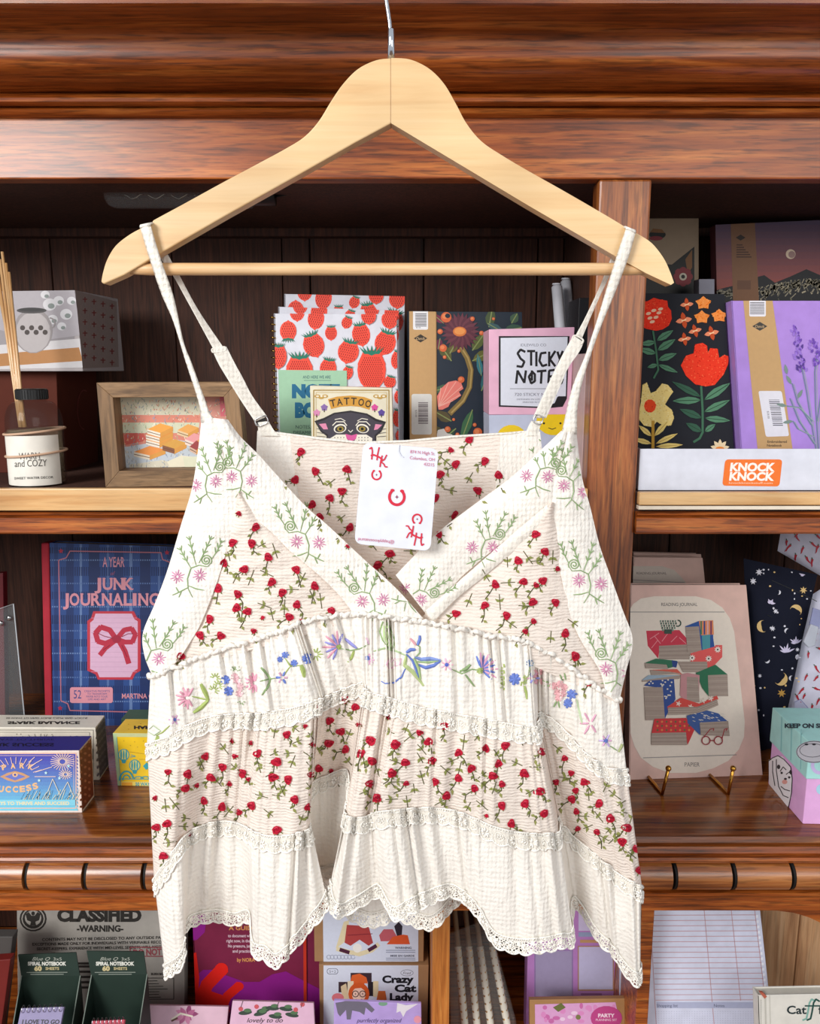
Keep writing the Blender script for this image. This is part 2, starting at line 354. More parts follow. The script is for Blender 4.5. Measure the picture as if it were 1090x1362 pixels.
# lower cavity
cbox('lower_shelf', XL, XR, DF-.04, DB, ZB-.02, ZB, WD)
cbox('base_front', XL, XR, DF-.03, DF-.01, -CAMZ, ZB-.02, WD)
x0 = at(574, 1300, .86).x; x1 = at(597, 1300, .86).x
cbox('lower_divider', x0, x1, .85, DB, ZB, zz(1190, .86), ORG, label='orange fir upright edge in the lower shelf')
x0 = at(826, 1340, .93).x; x1 = at(842, 1340, .93).x
cbox('lower_divider', x0, x1, .87, DB, ZB, zz(1190, .86), WD)
xs = [at(u, 1260, 1.02).x for u in (985, 1060, 1130, 1200)]
for i in range(3): cbox('pine_plank', xs[i]+.0006, xs[i+1]-.0006, 1.02, 1.035, ZB, zz(1170, 1.02), PINE, label='knotty pine backing board')
# knot in the pine
fl = G(); fl.box(-2.5, 2.5, -3.2, 1.25, -.02, 0); o = fl.build('floor', wood('floor_wood', ('#6d4a30', '#8d6544', '#a67c58'), 'Y')); o['kind'] = 'structure'
# ================================================================ HANGER
HD = .62
HW = wood('beech', ('#dcaf78', '#e8c490', '#efd0a2'), 'X', rough=.42, coat=.15, sc=.5, pore=.04, bump=.04)
DW = wood('beech_bar', ('#d9a56c', '#e9bf8c', '#f2d2a6'), 'X', rough=.5, coat=.1, sc=1, pore=.1, bump=.05)
hang = thing('wooden_hanger', 'pale beech clothes hanger with a chrome hook and a straight bar', 'hanger', at(520, 357, HD))
Lu = [(520, 77), (500, 79.5), (476, 91), (456, 111), (440, 134), (424, 160), (405, 181), (380, 197), (345, 216), (300, 240), (250, 267.5), (203, 293), (201, 299), (188, 303), (170, 313), (153, 327), (142, 345), (136.5, 362), (134, 375)]
Ll = [(138, 378), (165, 366), (215, 336), (300, 287), (400, 231), (470, 191), (520, 164)]
Ru = [(520, 77), (545, 79), (570, 91), (590, 111), (606, 138), (620, 164), (640, 188), (668, 207), (700, 226), (760, 260), (828, 300), (831, 306), (846, 310), (866, 323), (882, 343), (891, 362), (896, 376)]
Rl = [(892, 379), (860, 364), (820, 342), (760, 307), (700, 272), (600, 212), (520, 164)]
hp = PL(at(520, 200, HD-.006), (0, -1, 0))
def sm(P, n=5):
    o = []
    for i in range(len(P)-1):
        p0, p1, p2, p3 = P[max(0, i-1)], P[i], P[i+1], P[min(len(P)-1, i+2)]
        for k in range(n):
            t = k/n; o.append(tuple(.5*(2*b+(c-a)*t+(2*a-5*b+4*c-d)*t*t+(3*b-3*c+d-a)*t*t*t) for a, b, c, d in zip(p0, p1, p2, p3)))
    return o+[P[-1]]
def arm(top, low, lbl):
    k = 12; pts = [hp.hit(*p) for p in sm(top[:k])+sm(top[k:])+low]
    g = G(); g.prism(pts if lbl == 'l' else pts[::-1], (0, .013, 0)); return g.build('arm', HW, hang, bevel=.0012)
arm(Lu, Ll, 'l'); arm(Ru, Rl, 'r')
g = G(); g.tube([at(165, 358, HD), at(200, 358, HD), at(838, 358, HD), at(868, 359, HD)], [.0035, .0046, .0046, .0035], 16); g.build('bar', DW, hang, smooth=True)
CHR = mat('#d8dade', .12, 1, .5)
h0 = at(520, 78, HD); g = G()
top = CAMZ+.349
pts = [h0+Vector((0, 0, -.02)), h0+Vector((0, 0, .012)), at(518, 30, HD), at(513.5, 0, HD)]
p = pts[-1]; pts += [Vector((p.x-.002, HD, top-.02)), Vector((p.x-.002, HD-.001, top-.004))]
for a in range(0, 181, 20): pts.append(Vector((p.x-.002, HD+.0145-.0155*math.cos(R(a)), top+.0005+.0165*math.sin(R(a)))))
pts += [Vector((p.x-.002, HD+.030, top+.0016))]
g.tube(pts[:], .0016, 10); g.build('hook', CHR, hang, smooth=True)
g = G(); g.tube([h0+Vector((0, 0, -.003)), h0+Vector((0, 0, .019)), h0+Vector((0, 0, .020))], [.0026, .0026, .0018], 12); g.build('hook_sleeve', CHR, hang, smooth=True)
# ================================================================ THE CAMISOLE
D0 = .62
def cloth(name, h, crinkle='gauze', trans=.25, h2=None):
    m, N, L, b = nt(name); tc = N.new('ShaderNodeTexCoord')
    n0 = N.new('ShaderNodeTexNoise'); n0.inputs['Scale'].default_value = 14; L.new(tc.outputs['Object'], n0.inputs['Vector'])
    r = N.new('ShaderNodeValToRGB'); c = lin(h); r.color_ramp.elements[0].color = tuple(x*.93 for x in c[:3])+(1,); r.color_ramp.elements[1].color = c
    r.color_ramp.elements[0].position = .35; r.color_ramp.elements[1].position = .6
    L.new(n0.outputs['Fac'], r.inputs['Fac']); L.new(r.outputs['Color'], b.inputs['Base Color'])
    b.inputs['Roughness'].default_value = .85; b.inputs['Specular IOR Level'].default_value = .15; b.inputs['Sheen Weight'].default_value = .15
    mp = N.new('ShaderNodeMapping'); L.new(tc.outputs['Object'], mp.inputs['Vector'])
    mp.inputs['Scale'].default_value = {'gauze': (95, 95, 260), 'muslin': (170, 120, 110)}[crinkle]
    n = N.new('ShaderNodeTexNoise'); n.inputs['Scale'].default_value = 1; n.inputs['Detail'].default_value = 3; n.inputs['Roughness'].default_value = .6; L.new(mp.outputs[0], n.inputs['Vector'])
    mp2 = N.new('ShaderNodeMapping'); L.new(tc.outputs['Object'], mp2.inputs['Vector']); mp2.inputs['Scale'].default_value = (900, 900, 900)
    n2 = N.new('ShaderNodeTexNoise'); n2.inputs['Scale'].default_value = 1; L.new(mp2.outputs[0], n2.inputs['Vector'])
    ad = N.new('ShaderNodeMath'); ad.operation = 'MULTIPLY_ADD'; ad.inputs[1].default_value = .25; L.new(n2.outputs['Fac'], ad.inputs[0]); L.new(n.outputs['Fac'], ad.inputs[2])
    hs = ad.outputs[0]
    for ax, scv, wt, ds in ((('X', 92, .13, 3.5), ('Z', 70, .11, 4)) if crinkle == 'muslin' else (('Z', 115, .17, 9), ('X', 60, .05, 8))):
        wv_ = N.new('ShaderNodeTexWave'); wv_.bands_direction = ax; wv_.inputs['Scale'].default_value = scv; wv_.inputs['Distortion'].default_value = ds; wv_.inputs['Detail'].default_value = 2; wv_.inputs['Detail Scale'].default_value = .35
        L.new(tc.outputs['Object'], wv_.inputs['Vector']); a2 = N.new('ShaderNodeMath'); a2.operation = 'MULTIPLY_ADD'; a2.inputs[1].default_value = wt; L.new(wv_.outputs['Fac'], a2.inputs[0]); L.new(hs, a2.inputs[2]); hs = a2.outputs[0]
    bp = N.new('ShaderNodeBump'); bp.inputs['Strength'].default_value = .8; bp.inputs['Distance'].default_value = .0021
    L.new(hs, bp.inputs['Height']); L.new(bp.outputs['Normal'], b.inputs['Normal'])
    t = N.new('ShaderNodeBsdfTranslucent'); t.inputs['Color'].default_value = lin(h2 or h); mx = N.new('ShaderNodeMixShader'); mx.inputs[0].default_value = trans
    L.new(b.outputs[0], mx.inputs[1]); L.new(t.outputs[0], mx.inputs[2]); L.new(mx.outputs[0], N['Material Output'].inputs['Surface']); return m
MUS = cloth('ivory_muslin', '#f8f4ec', 'muslin', .16, h2='#f6dcc0'); GAU = cloth('ivory_gauze', '#f6ebe0', 'gauze', .2, h2='#f6cfb4'); TAPE = cloth('ivory_tape', '#f6f1e7', 'muslin', .15)
def net():
    m, N, L, b = nt('lace_net'); t = N.new('ShaderNodeBsdfTransparent'); mx = N.new('ShaderNodeMixShader')
    tc = N.new('ShaderNodeTexCoord'); v = N.new('ShaderNodeTexVoronoi'); v.inputs['Scale'].default_value = 420; v.feature = 'DISTANCE_TO_EDGE'; L.new(tc.outputs['Object'], v.inputs['Vector'])
    r = N.new('ShaderNodeMath'); r.operation = 'LESS_THAN'; r.inputs[1].default_value = .17; L.new(v.outputs['Distance'], r.inputs[0])
    b.inputs['Base Color'].default_value = lin('#f8f4ea'); b.inputs['Roughness'].default_value = .8
    L.new(r.outputs[0], mx.inputs[0]); L.new(t.outputs[0], mx.inputs[1]); L.new(b.outputs[0], mx.inputs[2]); L.new(mx.outputs[0], N['Material Output'].inputs['Surface']); return m
NET = net(); LACE = cloth('lace_ground', '#f0eadf', 'muslin', .15); THR = cloth('lace_thread', '#faf6ee', 'muslin', .05)
cami = thing('camisole', 'ivory sleeveless camisole top with rose print, embroidery and lace hanging on the wooden hanger', 'top', at(520, 1200, D0))
def crs(P, s):
    n = len(P); i = min(n-2, max(0, int(s))); t = s-i; p1, p2 = P[i], P[i+1]; p0 = P[i-1] if i else tuple(2*a-b for a, b in zip(p1, p2)); p3 = P[i+2] if i+2 < n else tuple(2*b-a for a, b in zip(p1, p2))
    return tuple(.5*(2*b+(c-a)*t+(2*a-5*b+4*c-d)*t*t+(3*b-3*c+3*a*0-a*1+d)*t*t*t) if False else .5*((2*b)+(-a+c)*t+(2*a-5*b+4*c-d)*t*t+(-a+3*b-3*c+d)*t*t*t) for a, b, c, d in zip(p0, p1, p2, p3))
def resamp(P, n):
    # uniform parameter by length
    q = [crs(P, k/8) for k in range(8*(len(P)-1)+1)]; L = [0]
    for a, b in zip(q, q[1:]): L.append(L[-1]+math.hypot(a[0]-b[0], a[1]-b[1]))
    out = []; j = 0
    for k in range(n+1):
        l = L[-1]*k/n
        while j < len(L)-2 and L[j+1] < l: j += 1
        t = (l-L[j])/max(1e-9, L[j+1]-L[j]); out.append(tuple(a+(b-a)*t for a, b in zip(q[j], q[j+1])))
    return out
CLOTHV = []; CLOTHF = []
class Sheet:
    # two rows of control points (u, v, d cm towards the camera); pos(s,t) is a world point
    def __init__(s, A, B, ripple=None, bulge=0):
        s.A = A; s.B = B; s.n = len(A)-1; s.rip = ripple; s.bul = bulge
    def pos(s, a, t):
        a = min(s.n, max(0, a)); p = crs(s.A, a); q = crs(s.B, a); u, v, d = (x+(y-x)*t for x, y in zip(p, q))
        d += s.bul*math.sin(PI*min(1, t))
        if s.rip: d += s.rip(a, t)
        return at(u, v, D0-d/100)
    def nrm(s, a, t):
        e = .02; x = s.pos(a+e, t)-s.pos(a-e, t); z = s.pos(a, t+e)-s.pos(a, t-e); n = x.cross(z)
        if n.length < 1e-12: return Vector((0, -1, 0))
        n.normalize()
        if n.y > 0: n = -n
        return n
    def build(s, name, m, ns, nt_, t0=0, t1=1, off=0, label=None, reg=True, bot=None):
        vs = []; fs = []
        for i in range(ns+1):
            a = s.n*i/ns; te = bot(a) if bot else t1
            for j in range(nt_+1):
                t = t0+(te-t0)*j/nt_; p = s.pos(a, t)
                if off: p = p+s.nrm(a, t)*off
                vs.append(p)
        for i in range(ns):
            for j in range(nt_): k = i*(nt_+1)+j; fs.append((k, k+1, k+nt_+2, k+nt_+1))
        if reg:
            n = len(CLOTHV); CLOTHV.extend(vs); CLOTHF.extend([tuple(x+n for x in f) for f in fs])
        return mk(name, vs, fs, m, cami, True, label=label)
# --- skirt columns: seam, first lace, second lace, hem
CT = [
 ((210,898,-1.6),(206,985,-1.8),(212,1165,-1.8),(227,1296,-1.6)),
 ((200,900,0),(196,988,-.2),(205,1168,0),(221,1302,.4)),
 ((218,895,.5),(225,978,.9),(225,1140,1.5),(241,1291,1.8)),
 ((240,886,.8),(250,963,1.0),(243,1112,.9),(247,1262,1.0)),
 ((262,876,.8),(275,953,.8),(264,1098,-.4),(249,1238,-1.0)),
 ((285,868,.8),(300,949,.8),(290,1091,-1.0),(285,1229,-2.0)),
 ((305,861,.8),(322,948,.8),(312,1092,-.6),(312,1234,-1.8)),
 ((322,857,.8),(337,948,1.0),(326,1097,.4),(333,1231,-.8)),
 ((335,852,.8),(350,947,1.2),(338,1104,1.4),(337,1276,1.4)),
 ((350,848,.9),(368,944,1.4),(356,1110,2.0),(353,1282,2.2)),
 ((362,844,1.),(386,941,1.5),(378,1110,2.2),(367,1294,2.5)),
 ((378,838,1.),(404,936,1.5),(398,1106,2.0),(393,1263,2.5)),
 ((389,834,1.),(419,931,1.3),(411,1100,1.5),(433,1206,1.9)),
 ((395,832,.9),(427,928,1.0),(411,1080,.2),(428,1188,.4)),
 ((402,828,.8),(433,925,.6),(412,1043,-2.0),(416,1174,-2.8)),
 ((420,824,.8),(450,917,.5),(435,1030,-2.5),(428,1174,-3.4)),
 ((442,820,.8),(472,909,.5),(460,1022,-2.0),(440,1172,-2.8)),
 ((462,818,.8),(484,906,.8),(466,1038,-.3),(444,1180,-.6)),
 ((475,818,.9),(484,912,1.2),(460,1078,1.4),(437,1186,1.2)),
 ((488,818,1.),(490,919,1.5),(465,1085,2.0),(446,1220,2.0)),
 ((498,819,1.),(501,922,1.5),(477,1086,2.2),(470,1210,2.0)),
 ((510,821,1.),(514,926,1.5),(490,1083,1.6),(500,1191,.8)),
 ((517,822,1.),(522,928,1.5),(496,1080,1.7),(509,1196,1.2)),
 ((525,823,1.1),(531,931,1.6),(505,1078,2.2),(526,1226,2.6)),
 ((540,825,1.1),(545,935,1.6),(526,1076,2.2),(545,1216,2.4)),
 ((560,828,1.1),(562,940,1.6),(555,1073,1.8),(576,1200,1.5)),
 ((582,831,1.1),(585,944,1.6),(580,1073,1.6),(602,1192,1.2)),
 ((603,836,1.1),(610,949,1.6),(605,1077,1.8),(622,1205,1.4)),
 ((625,840,1.1),(632,953,1.6),(630,1086,2.0),(640,1228,1.8)),
 ((645,845,1.1),(655,957,1.6),(655,1097,2.1),(658,1262,2.2)),
 ((665,848,1.1),(675,961,1.6),(680,1104,2.2),(690,1272,2.4)),
 ((682,850,1.1),(693,964,1.6),(705,1107,2.2),(722,1270,2.4)),
 ((697,854,1.),(706,965,1.6),(727,1107,2.0),(748,1264,2.2)),
 ((705,857,.9),(713,965,1.3),(742,1105,1.5),(763,1260,1.6)),
 ((710,860,.7),(715,955,.5),(741,1085,-.8),(760,1232,-.8)),
 ((716,863,.6),(717,946,-.5),(746,1094,-1.8),(764,1208,-2.2)),
 ((730,870,.6),(731,953,-.5),(760,1108,-1.8),(776,1217,-1.8)),
 ((746,880,.6),(752,970,-.2),(780,1125,-1.0),(796,1253,-1.0)),
 ((763,892,.6),(768,988,.2),(800,1142,-.1),(815,1273,.0)),
 ((780,905,.6),(786,1006,.8),(822,1160,.6),(832,1298,.6)),
 ((800,920,.4),(808,1020,.9),(842,1172,1.0),(848,1314,1.0)),
 ((822,932,-.3),(832,1022,.2),(853,1178,.2),(851,1300,.2)),
 ((816,930,-1.8),(824,1020,-1.8),(846,1172,-1.8),(845,1290,-1.6))]
rS, r1, r2, rH = [[c[k] for c in CT] for k in range(4)]
def gath(amp, dec, fr=1.25, base=.03, seed=0):
    def f(a, t):
        m = .25+.95*max(0, .5+.5*math.sin(a*.9+seed)+.35*math.sin(a*2.3+seed*2))**1.6/1.4
        ph = 2*PI*(a*fr+.28*math.sin(a*1.9+seed)+.22*math.sin(a*.77+seed*3))
        w = math.sin(ph)+.5*math.sin(ph*1.73+1+t*1.5)+.3*math.sin(a*2*PI*.61+seed)
        return w*(amp*m*math.exp(-t*dec)+base*m)+.16*t*math.sin(a*2.1+t*2+seed)
    return f
T1 = Sheet(rS, r1, gath(.30, 1.1, base=.06, seed=1), .25)
T2 = Sheet(r1, r2, gath(.22, 1.2, base=.07, seed=2.3), .25)
T3 = Sheet(r2, rH, gath(.26, .8, 1.1, base=.09, seed=4), .3)
NS = 42*9
# silhouette bulges: widen tier 1 at the sides a little through mid rows
T1.build('embroidered_tier', MUS, NS, 12)
T2.build('rose_tier', GAU, NS, 18, label='middle tier printed with small red roses')
T3.build('hem_tier', MUS, NS, 18, t1=.86)
# --- bodice
def panel(name, A, B, m, dA, dB, ns=26, nt_=40, bul=.2, amp=.03, seed=0, label=None, pad=0):
    a = [(u, v, d) for (u, v), d in zip(resamp(A, nt_), [dA[0]+(dA[1]-dA[0])*k/nt_ for k in range(nt_+1)])]
    b = [(u, v, d) for (u, v), d in zip(resamp(B, nt_), [dB[0]+(dB[1]-dB[0])*k/nt_ for k in range(nt_+1)])]
    rp = lambda s, t: amp*(math.sin(s*.55+t*5+seed)+.7*math.sin(s*1.3-t*3+seed*2)+.5*math.sin(t*19+s*.4))
    S = Sheet(a, b, rp, bul); S.build(name, m, nt_*3, ns, label=label); return S
LO = [(268,556),(263,600),(255,650),(240,700),(222,760),(205,805),(190,842),(192,872),(203,901)]
LI = [(285,556),(300,612),(317,668),(299,739),(286,781),(267,829),(252,855),(238,876),(219,896)]
LN = [(285,556),(300,612),(317,668),(360,707),(386,733),(424,765),(453,794),(474,822)]
LE = [(303,558),(319,580),(345,606),(360,623),(405,672),(437,700),(485,745),(527,783),(563,823)]
RO = [(766,574),(774,636),(784,672),(797,725),(811,765),(828,812),(840,844),(840,865),(833,890),(823,934)]
RI = [(754,574),(742,620),(731,680),(741,740),(754,804),(770,848),(797,892),(806,925)]
RN = [(754,574),(742,620),(731,672),(685,708),(632,751),(604,778),(572,824)]
RE = [(746,573),(711,606),(678,636),(625,675),(582,708),(545,745),(526,765)]
panel('armhole_border', LO, LI, MUS, (-.3, -.2), (.3, .5), bul=.35, seed=1)
panel('rose_cup', [(315,655),(292,739),(278,781),(258,829),(220,895)], [(319,655),(368,700),(396,725),(434,758),(490,822)], GAU, (.0, .1), (.0, .1), bul=.9, seed=2, amp=.045)
panel('neck_border', LN, LE, MUS, (.35, .7), (0, .9), bul=.35, seed=3)
panel('armhole_border', RO, RI, MUS, (-.3, -.2), (.3, .5), bul=.35, seed=4)
panel('rose_cup', [(731,668),(680,708),(625,750),(560,822)], [(736,668),(752,740),(768,804),(788,856),(822,935)], GAU, (.0, .1), (.0, .1), bul=.9, seed=5, amp=.045)
panel('neck_border', RN, RE, MUS, (.4, .3), (0, .1), bul=.3, seed=6)
# folded facing strip under the right neck border
panel('facing_fold', [(727,672),(690,703),(650,738),(632,754),(600,782),(566,812)], [(733,690),(697,721),(657,755),(638,771),(607,796),(575,828)], TAPE, (.7, .75), (.6, .7), ns=8, bul=.15, amp=.012, seed=7)
# --- back panel
def plain(name, A, B, m, seed, amp=.05, ns=16, nt_=30, label=None):
    S = Sheet(A, B, lambda s, t: amp*(math.sin(s*2.2+seed)+.6*math.sin(s*4.1+t*6+seed)), .1); S.build(name, m, ns*6, nt_, label=label); return S
plain('back_panel', [(385,579,-4),(430,584,-4.1),(480,589,-4.1),(540,587,-4.1),(600,581,-4.1),(667,577,-4)], [(425,840,-3),(450,840,-3),(500,840,-3),(540,840,-3),(600,840,-3),(640,840,-3)], GAU, 1, label='inside of the back printed with red roses')
plain('back_side_panel', [(342,573,-3.9),(358,573,-3.95),(372,576,-4),(386,578,-4.02)], [(330,840,-2),(370,840,-2.5),(400,840,-3),(426,840,-3.02)], MUS, 2, .03, label='plain ivory side panel of the back')
plain('back_side_panel', [(666,576,-4.02),(685,574,-4),(700,573,-3.95),(718,574,-3.9)], [(639,840,-3.02),(680,840,-2.8),(700,840,-2.5),(745,840,-2)], MUS, 3, .03, label='plain ivory side panel of the back')
# hem line of the back neck: narrow stitched band
g = G(); g.tube([at(u, v, D0+.0405) for u, v in ((343,573),(372,576.5),(430,584),(480,589),(540,587),(600,581),(667,577),(717,573.5))], .0011, 8); g.build('back_neck_band', TAPE, cami, smooth=True)
# lower back skirt, seen through the deep fold and below the front hem
BT = [(235,850,-4),(300,850,-5),(400,850,-5),(445,850,-5),(466,850,-5),(490,850,-5),(511,850,-5),(527,850,-5),(543,850,-5),(569,850,-5),(584,850,-5),(600,850,-5),(620,850,-5),(680,850,-5),(740,860,-5),(800,915,-3)]
BB = [(255,1190,-4),(300,1185,-5),(400,1178,-5.5),(445,1216,-4.4),(466,1231,-4),(490,1242,-3.6),(511,1238,-3.6),(527,1228,-4.6),(541,1237,-4),(569,1246,-3.6),(584,1238,-3.6),(597,1222,-4.6),(620,1206,-5.2),(680,1200,-5),(755,1202,-5),(790,1210,-4)]
SB = Sheet(BT, BB, gath(.05, .2, 1.6, .05, 3), 0); SB.build('back_skirt', MUS, 15*10, 26, t1=.94, label='plain inside of the back skirt')
# --- gathered seam frill
g = G(); pts = []; rr = []
for k in range(42*14+1):
    a = k/14; p = T1.pos(a, 0)+T1.nrm(a, .02)*.0012; w = math.sin(a*2*PI*2.3+math.sin(a*3)); pts.append(p+Vector((0, 0, .0006+.0011*w))); rr.append(.0019+.0005*math.sin(a*2*PI*3.1))
g.tube(pts, rr, 8); g.build('seam_frill', MUS, cami, smooth=True)
# piping cords along the edges of the borders
def cord(name, S, side, r=.0011, off=0):
    L_ = [S.pos(S.n*k/60, side) for k in range(61)]; g = G(); g.tube([p+Vector((0, off, 0)) for p in L_], r, 8); return g.build(name, TAPE, cami, smooth=True)
# --- lace: real petals, beads and scalloped cords laid on the tiers
def lace(S, t0, dt, name, hem=False, lo=0, hi=None, off=.0009, pitch=.0125, m=None):
    hi = S.n if hi is None else hi
    # arclength table along the row
    K = int((hi-lo)*10); A = [lo+(hi-lo)*k/K for k in range(K+1)]; P = [S.pos(a, t0) for a in A]; L = [0]
    for p, q in zip(P, P[1:]): L.append(L[-1]+(p-q).length)
    def par(l):
        l = min(max(l, 0), L[-1]); i = 0; j = K
        while j-i > 1:
            k = (i+j)//2
            if L[k] <= l: i = k
            else: j = k
        return A[i]+(A[j]-A[i])*(l-L[i])/max(1e-9, L[j]-L[i])
    tot = L[-1]; N_ = max(1, round(tot/pitch)); p_ = tot/N_
    H = .0155 if not hem else .0165
    def hgt(a): return max(.003, (S.pos(a, min(1, t0+dt))-S.pos(a, t0)).length)/dt
    def pt(l, h, o=0):
        a = par(l); t = t0+h/hgt(a); e = S.pos(a, t); return e+S.nrm(a, min(t, .99))*(off+o)
    sc = lambda l: H*(.84+.16*abs(math.sin(PI*l/p_)))
    # ground net + solid tape at the top
    g = G(); nn = N_*8; vs = []; fs = []
    for i in range(nn+1):
        l = tot*i/nn
        for j in range(5): vs.append(pt(l, sc(l)*j/4))
    g.add(vs, [(i*5+j, i*5+j+1, i*5+j+6, i*5+j+5) for i in range(nn) for j in range(4)])
    root = g.build(name, NET if hem else LACE, cami, smooth=True)
    if hem:
        g = G(); vs = []
        for i in range(nn+1):
            l = tot*i/nn
            for h in (-.001, .0045): vs.append(pt(l, h, -.0003))
        g.add(vs, [(i*2, i*2+1, i*2+3, i*2+2) for i in range(nn)]); g.build('lace_tape', LACE, root, smooth=True)
    g = G()
    g.tube([pt(tot*i/nn, .0004, .0004) for i in range(nn+1)], .0006, 5); g.tube([pt(tot*i/nn, .0028, .0003) for i in range(nn+1)], .0004, 5)
    g.tube([pt(tot*i/nn, sc(tot*i/nn), .0004) for i in range(nn+1)], .0009 if hem else .0007, 5)
    # beads between the two cords, short bars on the scallop edge
    for i in range(N_*6):
        l = tot*(i+.5)/(N_*6); g.tube([pt(l, .0008, .0006), pt(l, .0024, .0006)], .00045, 4)
        g.tube([pt(l, sc(l)-.0016, .0003), pt(l+.0002, sc(l)+.0007, .0002)], .00045, 4)
    def petal(l, h, ang, r0, r1, w):
        ca, sa = math.cos(ang), math.sin(ang)
        ps = [pt(l+ca*(r0+(r1-r0)*k/3), h+sa*(r0+(r1-r0)*k/3), .0005+.0002*math.sin(PI*k/3)) for k in range(4)]
        g.tube(ps, [w*.5, w, w*1.1, w*.4], 5)
    for i in range(N_):
        l = tot*(i+.5)/N_; h = H*.56
        if i % 2 == 0:
            for k in range(8): petal(l, h, 2*PI*k/8, .0008, .0042, .00075)
        else:
            for k in range(5): petal(l, h-.0008, 2*PI*k/5+.3, .0006, .0024, .00065)
            g.tube([pt(l+.0036*math.cos(R(q)), h-.0008+.0036*math.sin(R(q)), .0003) for q in range(0, 361, 30)], .0004, 4)
        for sgn in (-1, 1):
            g.tube([pt(l+sgn*(.0048+.0014*math.cos(R(q))), h+.0012+.003*math.sin(R(q)), .0003) for q in range(-90, 91, 30)], .0004, 4)
    g.build('lace_embroidery', THR, root, smooth=True); return root
lace(T2, 0, .12, 'lace_trim', hi=42)
lace(T3, 0, .12, 'lace_trim', hi=42)
def hemsheet(S, k=.86):
    lace(S, k-.01, .12, 'hem_lace', hem=True, off=.0006)
hemsheet(T3, .86); lace(SB, .925, .05, 'hem_lace', hem=True, off=.0004, lo=.3, hi=14.7)
# --- straps
def ribbon(name, Lp, Rp, dep, m=None, nx=6, th=.16, label=None):
    n = 30; a = resamp(Lp, n); b = resamp(Rp, n); vs = []; fs = []
    dd = [crs([(x,) for x in dep], (len(dep)-1)*k/n)[0] for k in range(n+1)]
    for i in range(n+1):
        for j in range(nx+1):
            t = j/nx; u = a[i][0]+(b[i][0]-a[i][0])*t; v = a[i][1]+(b[i][1]-a[i][1])*t
            vs.append(at(u, v, D0-(dd[i]+th*math.sin(PI*t)+(.03 if j in (1, nx-1) else 0))/100))
        for j in range(nx+1):
            t = 1-j/nx; u = a[i][0]+(b[i][0]-a[i][0])*t; v = a[i][1]+(b[i][1]-a[i][1])*t; vs.append(at(u, v, D0-(dd[i]-th*math.sin(PI*t)*.6)/100))
    w = 2*(nx+1)
    for i in range(n):
        for j in range(w): fs.append((i*w+j, (i+1)*w+j, (i+1)*w+(j+1) % w, i*w+(j+1) % w))
    fs += [tuple(range(w)), tuple(range(n*w, n*w+w))[::-1]]
    return mk(name, vs, fs, m or TAPE, cami, True, label=label)
ribbon('front_strap', [(267,562),(264,536),(246,479),(230,427),(214,390),(198,342),(186,302)], [(304,562),(283,556),(271,527),(255,483),(244,454),(231,395),(214,345),(200,299)], (0, 0, .1, .3, .5, 1.0, 1.15))
ribbon('front_strap', [(746,578),(760,517),(778,472),(794,424),(807,381),(821,336),(832,304)], [(767,578),(768,540),(776,502),(796,442),(819,386),(837,338),(845,309)], (0, 0, .1, .3, .5, 1.0, 1.15))
# over the top of the hanger
for (ua, va, ub, vb) in ((186, 302, 200, 299), (832, 304, 845, 309)):
    vs = []; g = G(); f1 = at(ua, va, D0-.0128); f2 = at(ub, vb, D0-.0128)
    for k in range(13):
        q = PI*k/12; dy = .0125*(1-math.cos(q)); up = .003*math.sin(q)**.6 if 0 < k < 12 else 0
        vs += [f1+Vector((0, dy, up-.0005)), f2+Vector((0, dy, up-.0005))]
    vs += [f1+Vector((.002, .026, -.012)), f2+Vector((.002, .026, -.012))]
    g.add(vs, [(2*k, 2*k+1, 2*k+3, 2*k+2) for k in range(13)]); o = g.build('strap_fold', TAPE, cami, smooth=True)
    md = o.modifiers.new('s', 'SOLIDIFY'); md.thickness = .0012; md.offset = 0
ribbon('back_strap', [(190,304),(213,343),(230,367),(253,408),(284,465)], [(202,300),(229,349),(239,367),(264,413),(299,465)], (-1.1, -1.3, -1.8, -2.4, -3.0), th=.06)
ribbon('back_strap', [(281,463),(290,483),(303,505),(319,531),(339,561)], [(301,461),(312,483),(323,503),(335,526),(355,554)], (-2.9, -3.1, -3.3, -3.6, -3.9), th=.1)
ribbon('strap_tab', [(341,562),(343,570),(343,580)], [(357,560),(364,572),(372,580)], (-3.9, -3.9, -3.9), th=.1)
ribbon('back_strap', [(833,308),(814,339),(798,379),(778,422),(764,448)], [(845,309),(822,345),(807,374),(789,413),(774,449)], (-1.1, -1.3, -1.8, -2.4, -3.0), th=.06)
ribbon('back_strap', [(762,446),(744,479),(730,508),(718,534),(708,556)], [(776,455),(770,468),(755,490),(742,520),(726,556)], (-2.9, -3.1, -3.3, -3.6, -3.9), th=.1)
ribbon('strap_tab', [(706,560),(701,570),(698,580)], [(722,560),(717,570),(716,580)], (-3.9, -3.9, -3.9), th=.1)
def ring(name, pts, D, r, m, label):
    g = G(); g.tube([at(u, v, D) for u, v in pts], r, 8, closed=True); return g.build(name, m, cami, smooth=True, label=label)
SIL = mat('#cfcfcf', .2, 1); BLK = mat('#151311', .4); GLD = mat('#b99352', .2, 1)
def rr(u, v, w, h, a, n=20): return [(u+w*math.copysign(abs(math.cos(q))**.6, math.cos(q))*math.cos(a)-h*math.copysign(abs(math.sin(q))**.6, math.sin(q))*math.sin(a), v+w*math.copysign(abs(math.cos(q))**.6, math.cos(q))*math.sin(a)+h*math.copysign(abs(math.sin(q))**.6, math.sin(q))*math.cos(a)) for q in [2*PI*k/n for k in range(n)]]
ring('strap_ring', rr(347.5, 560, 8.5, 5.5, -.4), D0+.037, .0006, SIL, 'silver strap ring')
ring('strap_ring', rr(715.5, 558, 6, 6, .3), D0+.037, .0005, SIL, 'clear strap ring')
